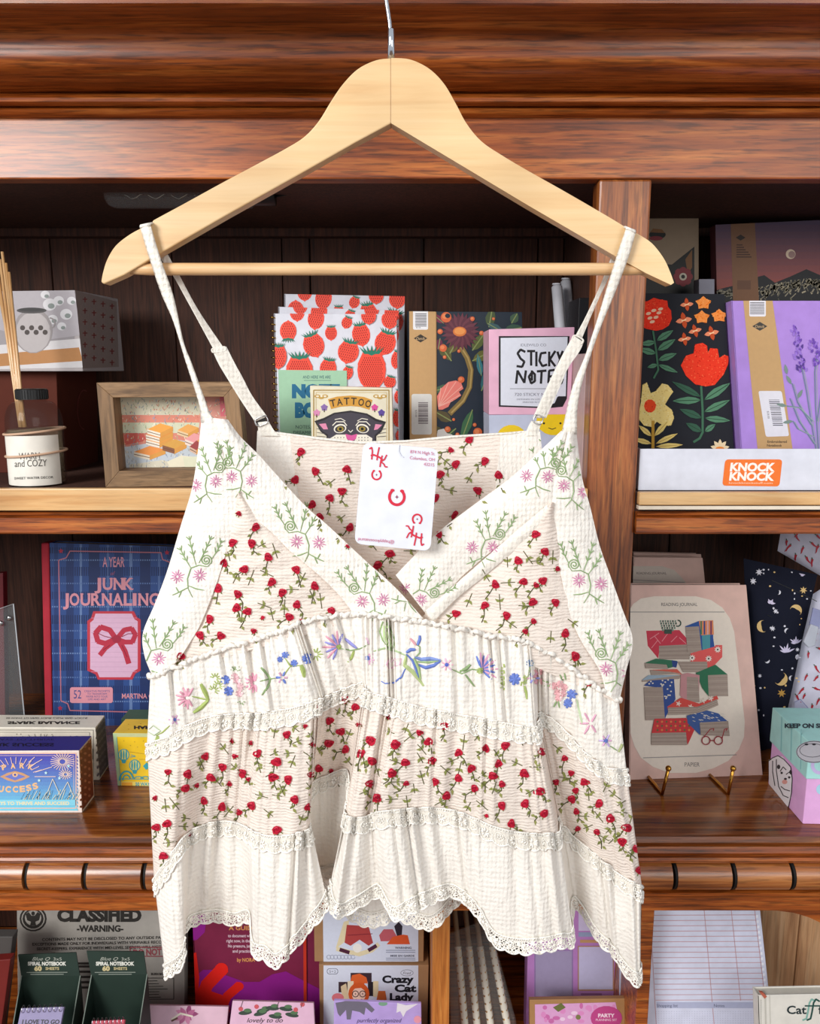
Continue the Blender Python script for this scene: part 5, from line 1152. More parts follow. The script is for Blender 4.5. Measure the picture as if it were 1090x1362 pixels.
t, pl, A, P = board('notebook', 'dusk mountain notebook with a crescent moon and kraft band, behind the lavender notebook', 'notebook', [(951, 299), (1150, 290), (1160, 640), (958, 640)], 1.08, .02, '#7d4a52', base=ZS, pages='#b8b0a8', ref=(1040, 640))
for k in range(14):
    v = 290+k*9; f_ = k/13; c = '#%02x%02x%02x' % (int(84+90*f_), int(66+12*f_), int(92-34*f_)); A.rect(940, v, 1170, v+9.2, c)
A.ell(1051, 338, 6.5, 6.5, '#d9c2a8'); A.ell(1052.5, 338.5, 4.6, 4.6, '#9c7c76')
A.poly([(940, 390), (962, 383), (975, 380), (990, 388), (1008, 368), (1016, 366), (1030, 376), (1050, 368), (1072, 358), (1095, 368), (1120, 380), (1170, 376), (1170, 660), (940, 660)], '#15161a')
A.hold = True
for k in range(300):
    u = rng.uniform(1008, 1150); top_ = 366+abs(u-1072)*.22; v = top_+abs(rng.gauss(0, 8))+2; A.line([(u, v), (u+rng.uniform(-7, 3), v+rng.uniform(2, 6))], rng.uniform(.8, 2.2), rng.choice(['#8f8672', '#a59a80', '#6b6552']))
for k in range(30): u = rng.uniform(956, 980); A.line([(u, rng.uniform(383, 394)), (u-5, rng.uniform(386, 398))], 1.2, '#8f8672')
A.hold = False; A.off += 2e-5
A.poly([(971, 290), (1003, 290), (1010, 420), (975, 420)], '#80573a'); A.poly([(978, 316), (984.5, 312), (991, 316), (984.5, 320)], '#2a1a14')
for k, w in enumerate((8, 10, 12, 16, 18, 20)): A.rect(979, 325+k*3.2, 979+w, 326.6+k*3.2, '#4a2c20')
A.rect(980, 373, 998, 385, '#6b4630'); A.build('cover_print', t)
# ---- lower left: hardcover, boxes, acrylic stand
rng = random.Random(21)
bk = [(55, 722), (262, 732), (262, 962), (63, 962)]
Dj = 1.075; pl = vpl(160, 960, Dj, 3, 5)
t, pl, A, P = board('hardcover_book', 'blue plaid hardcover journaling book with red spine and pink bow window', 'book', [(66, 722), (262, 728), (262, 962), (71, 962)], Dj, .024, '#34508c', base=ZT, yaw=2, lean=5, pages='#e2dccf', rough=.5)
A.rect(60, 715, 270, 970, '#31508f'); A.hold = True
def strip(p, c):
    A.poly(p, c)
for u, w, c in ((72, 5, '#27407a'), (88, 10, '#253a70'), (106, 3, '#6b86b8'), (118, 14, '#233566'), (142, 3, '#5873aa'), (152, 12, '#263c74'), (172, 4, '#6b86b8'), (186, 14, '#233566'), (210, 3, '#5873aa'), (222, 12, '#263c74'), (244, 4, '#6b86b8')): strip([(u, 715), (u+w, 715), (u+w, 975), (u, 975)], c)
A.hold = False; A.off += 2e-5; A.hold = True
for v, w, c in ((728, 8, '#1f305e'), (744, 2, '#6b86b8'), (754, 12, '#22356a'), (775, 2, '#5873aa'), (787, 10, '#22356a'), (806, 2, '#6b86b8'), (818, 12, '#1f305e'), (838, 2, '#5873aa'), (850, 10, '#22356a'), (868, 2, '#6b86b8'), (880, 12, '#1f305e'), (900, 2, '#5873aa'), (912, 10, '#22356a'), (932, 2, '#6b86b8'), (944, 12, '#22356a')):
    for u in range(66, 262, 3): A.rect(u, v, u+1.7, v+w, c)
A.hold = False; A.off += 2e-5
pk = '#e49aa8'; pkd = '#c77886'
A.line([(93, 733), (214, 735), (216, 744), (226, 748), (228, 935), (218, 940), (214, 948), (93, 945), (90, 936), (81, 932), (78, 745), (88, 742), (93, 733)], 1.4, pkd)
for u, v in ((81, 733), (222, 735), (80, 942)): A.star(u, v, 3.6, 5, '#c02c4a', .5)
A.text('A YEAR', 151, 754, 13, pk, w=29, bold=.01); A.text('of', 150, 765, 5, '#a85a72', w=6, shear=.3)
def slab_text(ch, u, v, cap, w, c):
    A.text(ch, u, v, cap, c, w=w, bold=.03)
    A.hold = True
    for x in {'J': (.35,), 'U': (-.36, .36), 'N': (-.38, .38), 'K': (-.34, .3), 'R': (-.34,), 'I': (0,), 'L': (-.3,), 'A': ()}.get(ch, ()): A.rect(u+x*w-w*.17, v-cap, u+x*w+w*.17, v-cap+1.1, c)
    for x in {'N': (-.38,), 'K': (-.34, .36), 'R': (-.34, .38), 'I': (0,), 'A': (-.42, .42)}.get(ch, ()): A.rect(u+x*w-w*.17, v-1.1, u+x*w+w*.17, v, c)
    A.hold = False; A.off += 1e-5
for ch, u, w in (('J', 130, 9), ('U', 143, 13), ('N', 157.5, 13), ('K', 170.5, 13)): slab_text(ch, u, 784, 15, w, pk)
for ch, u, w in (('J', 87.5, 8), ('O', 99, 13), ('U', 113.5, 13), ('R', 127.5, 13), ('N', 142, 13), ('A', 156.5, 14), ('L', 170, 11), ('I', 179, 5), ('N', 190.5, 13), ('G', 205, 13)): slab_text(ch, u, 805, 15.5, w, pk)
win = [(124, 813), (178, 813), (182, 821), (187, 824), (187, 892), (180, 896), (176, 904), (130, 904), (127, 897), (116, 892), (116, 826), (121, 822)]
A.poly(win, '#c83a4a'); c_ = (151, 858); A.poly([(c_[0]+(u-c_[0])*.89, c_[1]+(v-c_[1])*.93) for u, v in win], '#e3b8d3')
for k in range(12): A.line([(121, 822+k*6.5), (182, 822+k*6.5)], .5, '#cf9fc0')
rd = '#bf3048'
A.line([(155, 851), (146, 838), (134, 834), (127, 842), (130, 853), (140, 856), (154, 850)], 7, rd); A.line([(155, 850), (165, 838), (175, 836), (180, 844), (176, 854), (166, 854), (155, 850)], 6.5, rd)
A.line([(153, 852), (140, 862), (133, 871)], 6.5, rd); A.line([(158, 852), (166, 866), (171, 882)], 7, rd); A.ell(155, 850, 6, 5.5, '#a62840')
for st in ([(130, 842), (138, 846), (150, 849)], [(162, 847), (170, 843), (177, 843)], [(146, 858), (137, 865)], [(162, 858), (169, 874)]): A.line(st, 1, '#8c1c34')
A.rrect(93, 914, 150, 935, 3, pk); A.text('52', 103, 929, 11, '#31508f', w=10)
for k, (s_, w) in enumerate((('CREATIVE PROMPTS', 34), ('TO TRANSFORM', 26), ('PAPER INTO YOUR', 28), ('LIFE AND ART', 24))): A.text(s_, 129, 920.5+k*3.6, 2.4, '#31508f', w=w)
A.text('MARTINA CALVI', 190, 929, 6.4, pk, w=56, bold=.02)
A.build('cover_print', t)
sp = PL(P[3], pl.n); up = (P[0]-P[3]).normalized(); rt = (P[2]-P[3]).normalized(); wsp = (at(68, 900, Dj).x-at(57, 900, Dj).x)
g = G(); prof = []
base_ = P[3]-rt*wsp
g.prism([base_+pl.n*.001, P[3]+pl.n*.001-rt*.0008, P[0]+pl.n*.001-rt*.0008, base_+(P[0]-P[3])+pl.n*.001], -pl.n*.026); g.build('cloth_spine', mat('#b8283a', .7), t, bevel=.002, label='red cloth spine')
# acrylic stand with a dark red booklet at the left edge
t = thing('acrylic_stand', 'clear acrylic sign stand with chrome studs at the far left', 'stand', (at(0, 950, 1.02).x, 1.03, CAMZ+ZT))
ps = vpl(5, 900, 1.0, 20, 0)
q = [ps.hit(*p) for p in ((-60, 830), (18, 803), (33, 955), (-60, 960))]; q[2].z = q[3].z = CAMZ+ZT+.0003
g = G(); g.prism([q[3], q[2], q[1], q[0]], -ps.n*.002); g.build('acrylic_panel', glassy('#aab4b8', .10, .03), t)
g = G(); g.tube([q[0]+ps.n*.0006, q[1]+ps.n*.0006, q[2]+ps.n*.0006], .0008, 6); g.build('panel_edge', mat('#c9ced2', .15), t)
for u, v in ((12, 822), (1, 829)):
    c = ps.hit(u, v, .0005); g = G(); g.ball(c, .0035, 1, .6, 1); g.build('stud', mat('#b5b5b5', .2, 1), t, smooth=True)
t, pl2, A, P2 = board('booklet', 'dark red booklet behind the clear acrylic stand at the far left', 'booklet', [(-50, 770), (4, 762), (7, 950), (-50, 950)], 1.06, .012, '#5c1018', base=ZT); 
# card boxes
def cbx(lb, quad, D, th, col, yaw=0, name='card_box', base=None, rough=.3):
    return board(name, lb, 'box', quad, D, th, col, yaw=yaw, base=base if base is not None else ZT, rough=rough, bevel=.0008)
t, pl, A, P = cbx('white patterned card box with purple-grey end panel behind the blue one', [(-60, 967), (127, 968), (133, 1043), (-60, 1043)], .915, .036, '#e3dccd', yaw=3)
A.frame(-60, 971, 124, 1039, .7, '#6b665c'); A.frame(-60, 974, 119, 1036, .5, '#6b665c')
for k in range(16): a = R(-175+k*11); A.line([(52+22*math.cos(a), 1000+14*math.sin(a)), (52+44*math.cos(a), 1000+24*math.sin(a))], .7, '#8a8478')
for k in range(20): A.ell(rng.uniform(0, 118), rng.uniform(976, 990), .7, .7, '#8a8478')
for u in (120, 123.5): A.line([(u, 996), (u, 1010)], .9, '#4a463f')
A.build('box_print', t)
sd, tp, lf_ = facebox(P, pl, .036); x0 = P[1]; A2 = Art(sd.hit)
sc_ = [proj(p) for p in (P[1], P[1]-pl.n*.036, P[2]-pl.n*.036, P[2])]
def inset(q, k): cx = sum(p[0] for p in q)/4; cy = sum(p[1] for p in q)/4; return [(cx+(u-cx)*k, cy+(v-cy)*k) for u, v in q]
A2.poly(inset(sc_, .92), '#6f6c74')
for i in range(4):
    for j in range(7): 
        a, b = (i+.5)/4, (j+.5)/7; u = sc_[0][0]+(sc_[1][0]-sc_[0][0])*a; v0_ = sc_[0][1]+(sc_[1][1]-sc_[0][1])*a; v1_ = sc_[3][1]+(sc_[2][1]-sc_[3][1])*a; A2.ell(u+b*2, v0_+(v1_-v0_)*b, 1.4, 2.6, '#8b8790', 30)
A2.build('end_print', t)
A2 = Art(tp.hit); T_ = [proj(p) for p in (P[0], P[1], P[1]-pl.n*.036, P[0]-pl.n*.036)]
vm = (T_[1][1]+T_[2][1])/2; A2.text('SPARK BALANCE', 58, vm-.2, -3.4, '#2b2824', w=96, bold=.04); A2.text('50 WAYS TO FIND YOUR CALM AND FOCUS', 62, vm-5.6, -2, '#2b2824', w=108); A2.build('top_print', t)
t, pl, A, P = cbx('blue card box with an eye and gold fireworks, front box at the left', [(-80, 999), (105, 998), (109, 1078), (-80, 1082)], .845, .036, '#e9d8cf', yaw=0)
for k in range(16):
    f_ = k/15; v = 1003+f_*70
    c = '#%02x%02x%02x' % tuple(int(a+(b-a)*f_) for a, b in zip((78, 76, 172), (120, 205, 228))); A.poly([(-80, v), (101, v-.2), (104, v+5.2), (-80, v+5.2)], c)
A.frame(-80, 1002, 101, 1075, 1.2, '#e8b9a4'); A.frame(-80, 1005, 98, 1069, .5, '#e8c9b4')
gd = '#e6b98a'
for ch, u, v, r in (('S', -10, 1026, -18), ('P', 0, 1023.5, -10), ('A', 11.5, 1022, -4), ('R', 23, 1021.5, 6), ('K', 34, 1023, 16)): A.text(ch, u+6, v, 6.4, gd, w=6.4, rot=r, bold=.05)
for ch, u, v, r in (('S', -10, 1048, 4), ('U', 1, 1053, 8), ('C', 10.5, 1053.5, 5), ('C', 20.5, 1053.5, 0), ('E', 30, 1053, -5), ('S', 39, 1051.5, -12), ('S', 48, 1049, -18)): A.text(ch, u, v, 7.5, gd, w=7.4, rot=r, bold=.05)
A.poly([(0, 1033), (10, 1028), (20, 1025.5), (30, 1028), (40, 1033), (30, 1038), (20, 1040.5), (10, 1038)], '#c99a76'); A.poly([(6, 1033), (20, 1028), (34, 1033), (20, 1038)], '#6d79c4'); A.ell(20, 1030.5, 3.6, 3, gd); A.ell(20, 1030.5, 1.6, 1.5, '#3f4aa0')
for cx, cy, r, n in ((83, 1013, 16, 24), (87, 1030, 9, 16)):
    for k in range(n): a = 2*PI*k/n; A.line([(cx+r*.25*math.cos(a), cy+r*.25*math.sin(a)*.8), (cx+r*math.cos(a), cy+r*math.sin(a)*.75)], .8, '#f0d3c4')
for k in range(14): a = R(-165+k*11); A.line([(20+26*math.cos(a), 1034+18*math.sin(a)), (20+38*math.cos(a), 1034+27*math.sin(a))], .8, '#e9c6c0')
for a, b in (((47, 1027), (69, 1020)), ((46, 1033), (74, 1033)), ((38, 1014), (46, 1007)), ((42, 1018), (56, 1010))): A.line([a, b], .8, '#f0d3c4')
for u, v in ((61, 1028), (79, 1035), (91, 1019), (52, 1038)): A.star(u, v, 2.4, 5, '#bfe3e8', .5)
A.hold = True
for k in range(34): u = 26+k*2.2; A.line([(u, 1066), (u+6+3*math.sin(k), 1054+4*math.sin(k*1.7))], .7, '#e2d9b4' if k % 2 else '#6fa6c9')
A.hold = False; A.line([(60, 1062), (70, 1036), (80, 1058), (90, 1040), (98, 1060)], .9, '#d9d3c0')
A.rect(-80, 1063.5, 100, 1071.5, '#86cfe4'); A.text('50 WAYS TO THRIVE AND SUCCEED', 36, 1070.5, 4.2, '#e9d9a8', w=112, bold=.03); A.build('box_print', t)
sd, tp, lf_ = facebox(P, pl, .036); sc_ = [proj(p) for p in (P[1], P[1]-pl.n*.036, P[2]-pl.n*.036, P[2])]; A2 = Art(sd.hit); A2.poly(sc_, '#d9c4b4'); A2.poly(inset(sc_, .93), '#7d3a26')
for i in range(3):
    for j in range(9):
        a, b = (i+.5)/3, (j+.5)/9; u = sc_[0][0]+(sc_[1][0]-sc_[0][0])*a; v0_ = sc_[0][1]+(sc_[1][1]-sc_[0][1])*a; v1_ = sc_[3][1]+(sc_[2][1]-sc_[3][1])*a; A2.ell(u, v0_+(v1_-v0_)*b, 1.6, 2, '#b06a4e', 40*((i+j) % 3))
A2.build('end_print', t); A2 = Art(tp.hit); T_ = [proj(p) for p in (P[0], P[1], P[1]-pl.n*.036, P[0]-pl.n*.036)]; A2.poly(T_, '#33307c'); vm = (T_[1][1]+T_[2][1])/2
A2.text('SPARK SUCCESS', 22, vm, -4, '#14122e', w=100, bold=.04); A2.text('50 WAYS TO THRIVE', 24, vm-6, -2.2, '#14122e', w=96); A2.build('top_print', t)
t, pl, A, P = cbx('dark green box directly behind the yellow balloon box', [(161, 956), (262, 956), (262, 1020), (161, 1020)], 1.005, .03, '#4b6a54', base=ZT, rough=.6)
t, pl, A, P = cbx('yellow card box printed with teal hot-air balloons', [(150, 975), (255, 976), (258, 1052), (157, 1051)], .905, .04, '#f3c92a', yaw=-2)
A.poly([(150, 975), (258, 976), (258, 981), (150, 980)], '#c9cf9a'); A.poly([(150, 975), (155, 976), (160, 1050), (156, 1052)], '#b6cf9e'); A.rect(155, 1047.5, 258, 1052, '#dfe0a8'); A.line([(155, 981), (161, 1046), (258, 1047)], .8, '#59a9b0')
te = '#3fa3ae'
for u, v, r in ((164.5, 1004, 7.5), (179, 1018, 7.5)):
    A.ell(u, v, r, r*1.05, te); A.ell(u, v, r*.84, r*.9, '#f0dc6a'); 
    for k in (-.5, 0, .5): A.ell(u+k*r*.9, v, r*.16, r*.85, te)
    A.poly([(u-r*.5, v+r*.8), (u+r*.5, v+r*.8), (u+2, v+r*1.5), (u-2, v+r*1.5)], te)
A.line([(174, 1004), (180, 1006), (173, 1007)], .8, te); A.line([(172, 1000), (258, 1012)], .5, '#b0883a'); A.line([(185, 1010), (258, 1010)], .5, '#b0883a')
for k in range(22): A.star(rng.uniform(162, 255), rng.uniform(984, 1000), .9, 4, '#b0883a', .4)
A.ring(168, 1038, 9, 2.2, te, 180, 345, 12); A.ring(168, 1038, 5, 1.6, te, 180, 345, 7)
for u in (184, 193, 203, 213, 223, 233): A.ring(u, 1036, 6, 1.2, te, 180, 360, 3)
A.line([(160, 1036), (258, 1037)], 1, te); A.poly([(190, 1019), (195, 1014), (198, 1019), (203, 1015), (205, 1024), (199, 1021), (194, 1024)], te); A.text('HAPPY', 222, 1026, 9, te, w=30, bold=.05)
A.rect(161, 1039.5, 258, 1046, '#f6dc6e'); A.rect(161.5, 1040.5, 176, 1046, '#f0a93a'); A.text('50 WAYS TO BE HAPPY', 208, 1045, 4.2, te, w=56, bold=.04); A.build('box_print', t)
sd, tp, lf_ = facebox(P, pl, .04); A2 = Art(tp.hit); T_ = [proj(p) for p in (P[0], P[1], P[1]-pl.n*.04, P[0]-pl.n*.04)]; vm = (T_[0][1]+T_[3][1])/2; A2.text('HAPPY', 195, vm, -4, '#2a2a22', w=34, bold=.05)
for k in range(14): A2.ell(rng.uniform(165, 250), vm+rng.uniform(-7, 7), .7, .5, '#c79a20')
A2.build('top_print', t)
# ---- lower right: reading journals
def journal(lb, quad, D, art=True, du=0, dv=0, label_v=None):
    t, pl, A, P = board('reading_journal', lb, 'journal', quad, D, .018, '#dfb9ad', pages='#d6c9be', lean=8, yaw=4, group='pink reading journals', rough=.65)
    return t, pl, A, P
t, pl, A, P = journal('pink reading journal at the very back of the stack, only its top edge showing', [(842, 735), (932, 737), (960, 1010), (836, 1010)], 1.04)
A.text('READING JOURNAL', 880, 745, 3, '#6b5a58', w=36); A.build('cover_print', t)
t, pl, A, P = journal('pink reading journal behind the front one, showing its cream oval top', [(842, 741), (934, 742), (962, 1020), (836, 1020)], 1.01)
A.poly([(836, 753), (880, 753), (896, 758), (906, 768), (914, 778), (836, 790)], '#cfc0b4'); A.line([(836, 771), (910, 775)], 1, '#9c8f8c'); A.text('READING JOURNAL', 866, 764, 3.2, '#5b4c4a', w=40); A.build('cover_print', t)
t, pl, A, P = journal('front pink reading journal on a gold easel with stacked books drawn in a cream oval', [(838, 778), (992, 778), (1015, 1044), (836, 1048)], .925)
cr = '#ecdfd0'
A.poly([(836, 812), (842, 803), (852, 796), (870, 793), (925, 793), (945, 798), (960, 808), (970, 822), (976, 840), (990, 960), (989, 980), (982, 997), (968, 1012), (948, 1022), (925, 1028), (890, 1028), (868, 1020), (852, 1008), (843, 992), (838, 975)], cr)
A.line([(838, 814), (963, 814)], 1.1, '#9c9490'); A.line([(855, 1008), (979, 1004)], 1.1, '#9c9490'); A.text('READING JOURNAL', 903, 806, 4.2, '#6b6460', w=48, bold=.01); A.text('PAPIER', 920, 1019.5, 5.4, '#8a827c', w=20, bold=.01)
pgc = '#a8968a'; pgd = '#8e7d72'
def pages(p): 
    A.poly(p, pgc); A.hold = True
    (a, b), (c, d), (e, f_), (g_, h) = p
    for k in range(1, 7): s_ = k/7; A.line([(a+(g_-a)*s_, b+(h-b)*s_), (c+(e-c)*s_, d+(f_-d)*s_)], .5, pgd if k % 2 else '#bfae9f')
    A.hold = False; A.off += 1e-5
A.poly([(859, 839), (903, 838), (920, 857), (877, 860), (875, 876), (861, 859)], '#cf2f48')
for a, b in (((864, 850), (876, 842)), ((866, 862), (874, 852)), ((880, 853), (888, 842)), ((892, 854), (900, 846)), ((870, 846), (878, 856)), ((903, 848), (912, 856))): A.line([a, b], 1, '#e98a94')
pages([(876, 859), (918, 857), (919, 877), (876, 877)])
for r in range(5):
    for c in range(7-r//2): A.rect(877+c*3.3+r*.8, 825+r*3, 879+c*3.3+r*.8, 827.6+r*3, '#2e4a3c' if (r+c) % 2 else '#6f8a7a')
A.rect(883, 837, 893, 843, '#2e4a3c'); A.ring(901, 829, 4, 1.6, '#2e4a3c', -90, 120)
A.poly([(911, 833), (929, 826), (948, 825), (948, 848), (950, 862), (933, 868), (914, 868)], '#1d4f9a'); pages([(911, 834), (929, 833), (933, 868), (914, 868)])
A.poly([(929, 826), (948, 825), (949, 844), (932, 845)], '#e58a5a')
for k in range(4): A.rect(931+k*4.4, 826, 933+k*4.4, 844, ('#3f7a5a', '#2a3f86', '#e6b0b0', '#7a2f5a')[k])
A.poly([(933, 845), (944, 844), (944, 864), (934, 867)], '#4a9aa6')
A.poly([(918, 869), (950, 860), (952, 858), (960, 858), (960, 874), (941, 894), (940, 881), (918, 880)], '#ea5b58'); 
for u, v in ((954, 864), (942, 876), (920, 875)):
    for k in range(9): A.leaf(u, v, 4.6, 1.8, k*40, '#f6efe4')
    A.ell(u, v, 1.2, 1.2, '#30302c')
pages([(901, 880), (940, 880), (941, 894), (908, 894)])
A.poly([(857, 882), (872, 876), (900, 879), (899, 886), (888, 889), (886, 884)], '#27714f'); A.poly([(893, 878), (901, 880), (899, 888), (894, 887)], '#203f86'); pages([(857, 882), (886, 884), (888, 890), (858, 889)])
A.poly([(863, 891), (900, 890), (907, 897), (886, 896)], '#d9604e'); pages([(864, 891), (886, 893), (907, 896), (866, 898)])
A.poly([(853, 905), (862, 898), (890, 898), (906, 898), (884, 905)], '#9db3c4'); A.poly([(853, 905), (905, 898), (903, 903), (854, 907)], pgc)
pages([(926, 895), (967, 897), (968, 926), (944, 926)]); A.poly([(925, 895), (951, 884), (967, 897), (943, 898), (942, 926), (934, 916)], '#24704d'); pages([(941, 898), (967, 897), (968, 926), (942, 926)])
A.poly([(905, 897), (914, 895), (930, 898), (929, 934), (912, 934), (904, 925)], '#c98f92'); pages([(913, 900), (928, 901), (930, 934), (913, 934)])
A.poly([(856, 912), (864, 905), (896, 903), (898, 930), (889, 945), (884, 956), (881, 930), (880, 915)], '#2a4b93'); A.hold = True
for k in range(30): u, v = rng.uniform(862, 896), rng.uniform(904, 930); A.ell(u, v, 1.3, 1.1, '#e4dccf', n=6)
A.hold = False; A.off += 1e-5; pages([(856, 914), (881, 914), (884, 958), (858, 958)])
A.poly([(887, 940), (905, 928), (930, 936), (953, 925), (955, 930), (924, 941), (925, 946), (888, 946)], '#d8483f')
for u, v in ((902, 936), (918, 940), (935, 932), (945, 929)):
    for k in range(5): A.leaf(u, v, 4, 1.6, k*72, '#f0e4d6')
pages([(888, 941), (926, 940), (926, 950), (888, 951)]); pages([(926, 941), (953, 930), (955, 938), (926, 950)])
A.poly([(870, 956), (912, 955), (924, 969), (914, 991), (912, 976), (866, 976)], '#cf3338'); A.hold = True
for i in range(8):
    for j in range(3): A.star(874+i*6, 960+j*5.5, 2, 4, '#e58a4a' if (i+j) % 2 else '#4f6a3a', .5)
A.hold = False; A.off += 1e-5; pages([(866, 975), (912, 974), (913, 991), (866, 991)])
A.poly([(913, 952), (940, 945), (955, 949), (968, 960), (930, 962), (931, 978), (914, 962)], '#3a5a9a'); A.hold = True
for k in range(26): u, v = rng.uniform(918, 962), rng.uniform(948, 961); A.line([(u, v), (u+3, v+1)], .9, '#dcd5ca')
A.hold = False; A.off += 1e-5; pages([(930, 961), (968, 959), (970, 979), (932, 978)])
for u, v in ((938.5, 985), (955, 985)): A.ring(u, v, 5.4, 1.3, '#9c2430')
A.line([(944, 985), (950, 985)], 1.3, '#9c2430'); A.line([(935, 981), (944, 970), (949, 969), (948, 972)], 1.2, '#9c2430'); A.line([(960, 982), (963, 970), (967, 969), (965, 972)], 1.2, '#9c2430'); A.build('cover_print', t)
# gold easel
gm = mat('#c7923f', .18, 1); t = thing('easel', 'small gold wire easel under the front reading journal', 'easel', (at(930, 1046, .90).x, .89, CAMZ+ZT))
for u0, u1 in ((888.5, 881), (974.5, 969)):
    p = at(u0, 1022, .882); q = at(u1, 1046, .884); q.z = CAMZ+ZT+.002; b_ = Vector((q.x-.008, q.y+.06, CAMZ+ZT+.002))
    g = G(); g.tube([p, p.lerp(q, .5), q, q.lerp(b_, .3)+Vector((0, 0, .001)), b_], .0021, 10); g.build('leg', gm, t, smooth=True)
    g = G(); g.ball(p, .0036); g.build('ball_end', gm, t, smooth=True)
b0 = Vector((at(880, 1046, .895).x, .95, CAMZ+ZT+.002)); b1 = Vector((at(968, 1046, .895).x, .95, CAMZ+ZT+.002)); g = G(); g.tube([b0, b1], .0018, 8); g.build('crossbar', gm, t, smooth=True)
# ---- pouches: soft padded shapes
def pouch(name, lb, cat, quad, D, th, col, yaw=0, lean=0, dtop=0, rough=.8, group=None):
    pl = vpl((quad[3][0]+quad[2][0])/2, quad[3][1], D, yaw, lean); P = [pl.hit(*q) for q in quad]; n = pl.n; g = G(); vs = []; fs = []; N_ = 14
    for side in (1, -1):
        for i in range(N_+1):
            for j in range(N_+1):
                a, b = i/N_, j/N_; p = (P[0]*(1-a)+P[1]*a)*(1-b)+(P[3]*(1-a)+P[2]*a)*b; k = (max(0, math.sin(PI*a))**.35)*(max(0, math.sin(PI*b))**.4)
                vs.append(p+n*side*th/2*k*(1+.05*math.sin(a*9+b*7)) - n*th/2)
    m_ = N_+1
    for s_ in (0, 1):
        o = s_*m_*m_
        for i in range(N_):
            for j in range(N_): f_ = (o+i*m_+j, o+i*m_+j+1, o+(i+1)*m_+j+1, o+(i+1)*m_+j); fs.append(f_ if s_ else f_[::-1])
    t = thing(name, lb, cat, (P[2]+P[3])/2-n*th/2, group); o = mk('body', vs, fs, mat(col, rough, 0, .2, .05, 0, .2, 500), t, True)
    bv = BVHTree.FromPolygons([tuple(v) for v in vs], fs)
    def fn(u, v, off):
        r = ray(u, v).normalized(); h = bv.ray_cast(CP, r); 
        return (h[0]-r*(off+.0004)) if h[0] is not None else pl.hit(u, v, off)
    return t, pl, Art(fn, [tuple(q) for q in inset(quad, .985)]), P, g
def chili(A, u, v, L, a):
    c, s_ = math.cos(R(a)), math.sin(R(a)); A.line([(u, v), (u+c*L*.4-s_*L*.06, v+s_*L*.4+c*L*.06), (u+c*L*.75, v+s_*L*.75), (u+c*L, v+s_*L-1)], 3.2, '#b8283a', .6); A.line([(u, v), (u-c*2.4-1, v-s_*2.4)], 1.2, '#3f5a3a'); 
t, pl, A, P, g = pouch('zip_pouch', 'white chilli-print zip pouch high at the back right', 'pouch', [(1044, 700), (1150, 690), (1150, 800), (1038, 735)], 1.04, .02, '#c9c6d6')
# reaches down behind to its twin: a tall pouch
for k, (u, v) in enumerate(((1046,719),(1058,712),(1068,728),(1079,722),(1051,725),(1058,738),(1072,741),(1088,726),(1086,712),(1064,706),(1080,744),(1049,742))): chili(A, u, v, rng.uniform(7, 13), (95, 60, 110, 40, 130)[k % 5])
A.build('chili_print', t)
t, pl, A, P, g = pouch('zip_pouch', 'white chilli-print zip pouch at the right edge behind the bulldog box', 'pouch', [(1078, 800), (1140, 760), (1150, 1010), (1030, 1010)], .99, .03, '#d9d8ea', lean=4)
for k, (u, v) in enumerate(((1075,868),(1084,886),(1073,898),(1083,915),(1068,916),(1080,938),(1059,925),(1070,924),(1088,862),(1087,900),(1066,950),(1083,952),(1089,930),(1078,850),(1086,842))): chili(A, u, v, rng.uniform(7, 12), (95, 60, 115, 20, 130)[k % 5])
A.poly([(1056, 934), (1064, 930), (1077, 945), (1074, 952), (1056, 944)], '#c0c2dc'); A.line([(1056, 934), (1064, 930), (1077, 945), (1074, 952)], .7, '#7f84b8'); A.build('chili_print', t)
t, pl, A, P, g = pouch('fabric_pouch', 'black fabric pouch covered in gold and white moons and stars', 'pouch', [(996, 746), (1096, 768), (1042, 1000), (1006, 1010)], .965, .035, '#171a2a', lean=3, rough=.9)
GO = '#e0bd7e'; WH = '#dcdbe6'
for u, v, r, c, a in ((1058, 812, 8, GO, -60), (1014, 833, 8, GO, 170), (1038, 903, 9, GO, 40), (1046, 839, 3.4, WH, -150), (1035, 788, 3, WH, 10), (1020, 879, 3.2, WH, 60), (1052, 902, 3.4, WH, 190)): A.moon(u, v, r, c, a)
for u, v, r, c in ((1068, 785, 5.2, GO), (1039, 922, 6, '#c79a4c'), (1031, 813, 3.6, WH), (1027, 836, 4, WH), (1009, 761, 5, WH), (1001, 773, 5, WH), (1061, 874, 4, WH), (1010, 899, 3, WH), (1060, 864, 3, WH)): A.star(u, v, r, 7, c, .45)
for u, v, r, a0 in ((1045, 868, 13, -160), (1058, 856, 10, -170), (1024, 803, 7, -140), (1069, 765, 7, 170)):
    for k in range(6): A.leaf(u, v, r*(.7+.3*(k % 2)), 2.6, a0+k*27, '#d6cde8')
for k in range(40): u, v = rng.uniform(1000, 1080), rng.uniform(745, 960); A.ell(u, v, rng.uniform(.8, 1.7), rng.uniform(.8, 1.5), rng.choice([WH, GO, WH]))
A.line([(1026, 772), (1062, 788), (1086, 800)], .8, '#0a0b12'); A.line([(1020, 818), (1068, 840)], .8, '#0a0b12'); A.build('moon_star_print', t)
g = G(); q = [pl.hit(u, v, .006) for u, v in ((1076, 829), (1087, 833), (1082, 858), (1073, 861), (1066, 853))]; g.prism(q, pl.n*.004); g.build('buckle', mat('#b9bcc8', .35), t, bevel=.0015, label='pale plastic buckle')
g = G(); q = [pl.hit(u, v, .0055) for u, v in ((1080, 808), (1092, 812), (1088, 836), (1075, 832))]; g.prism(q, pl.n*.002); g.build('strap', mat('#8f93b8', .6), t)
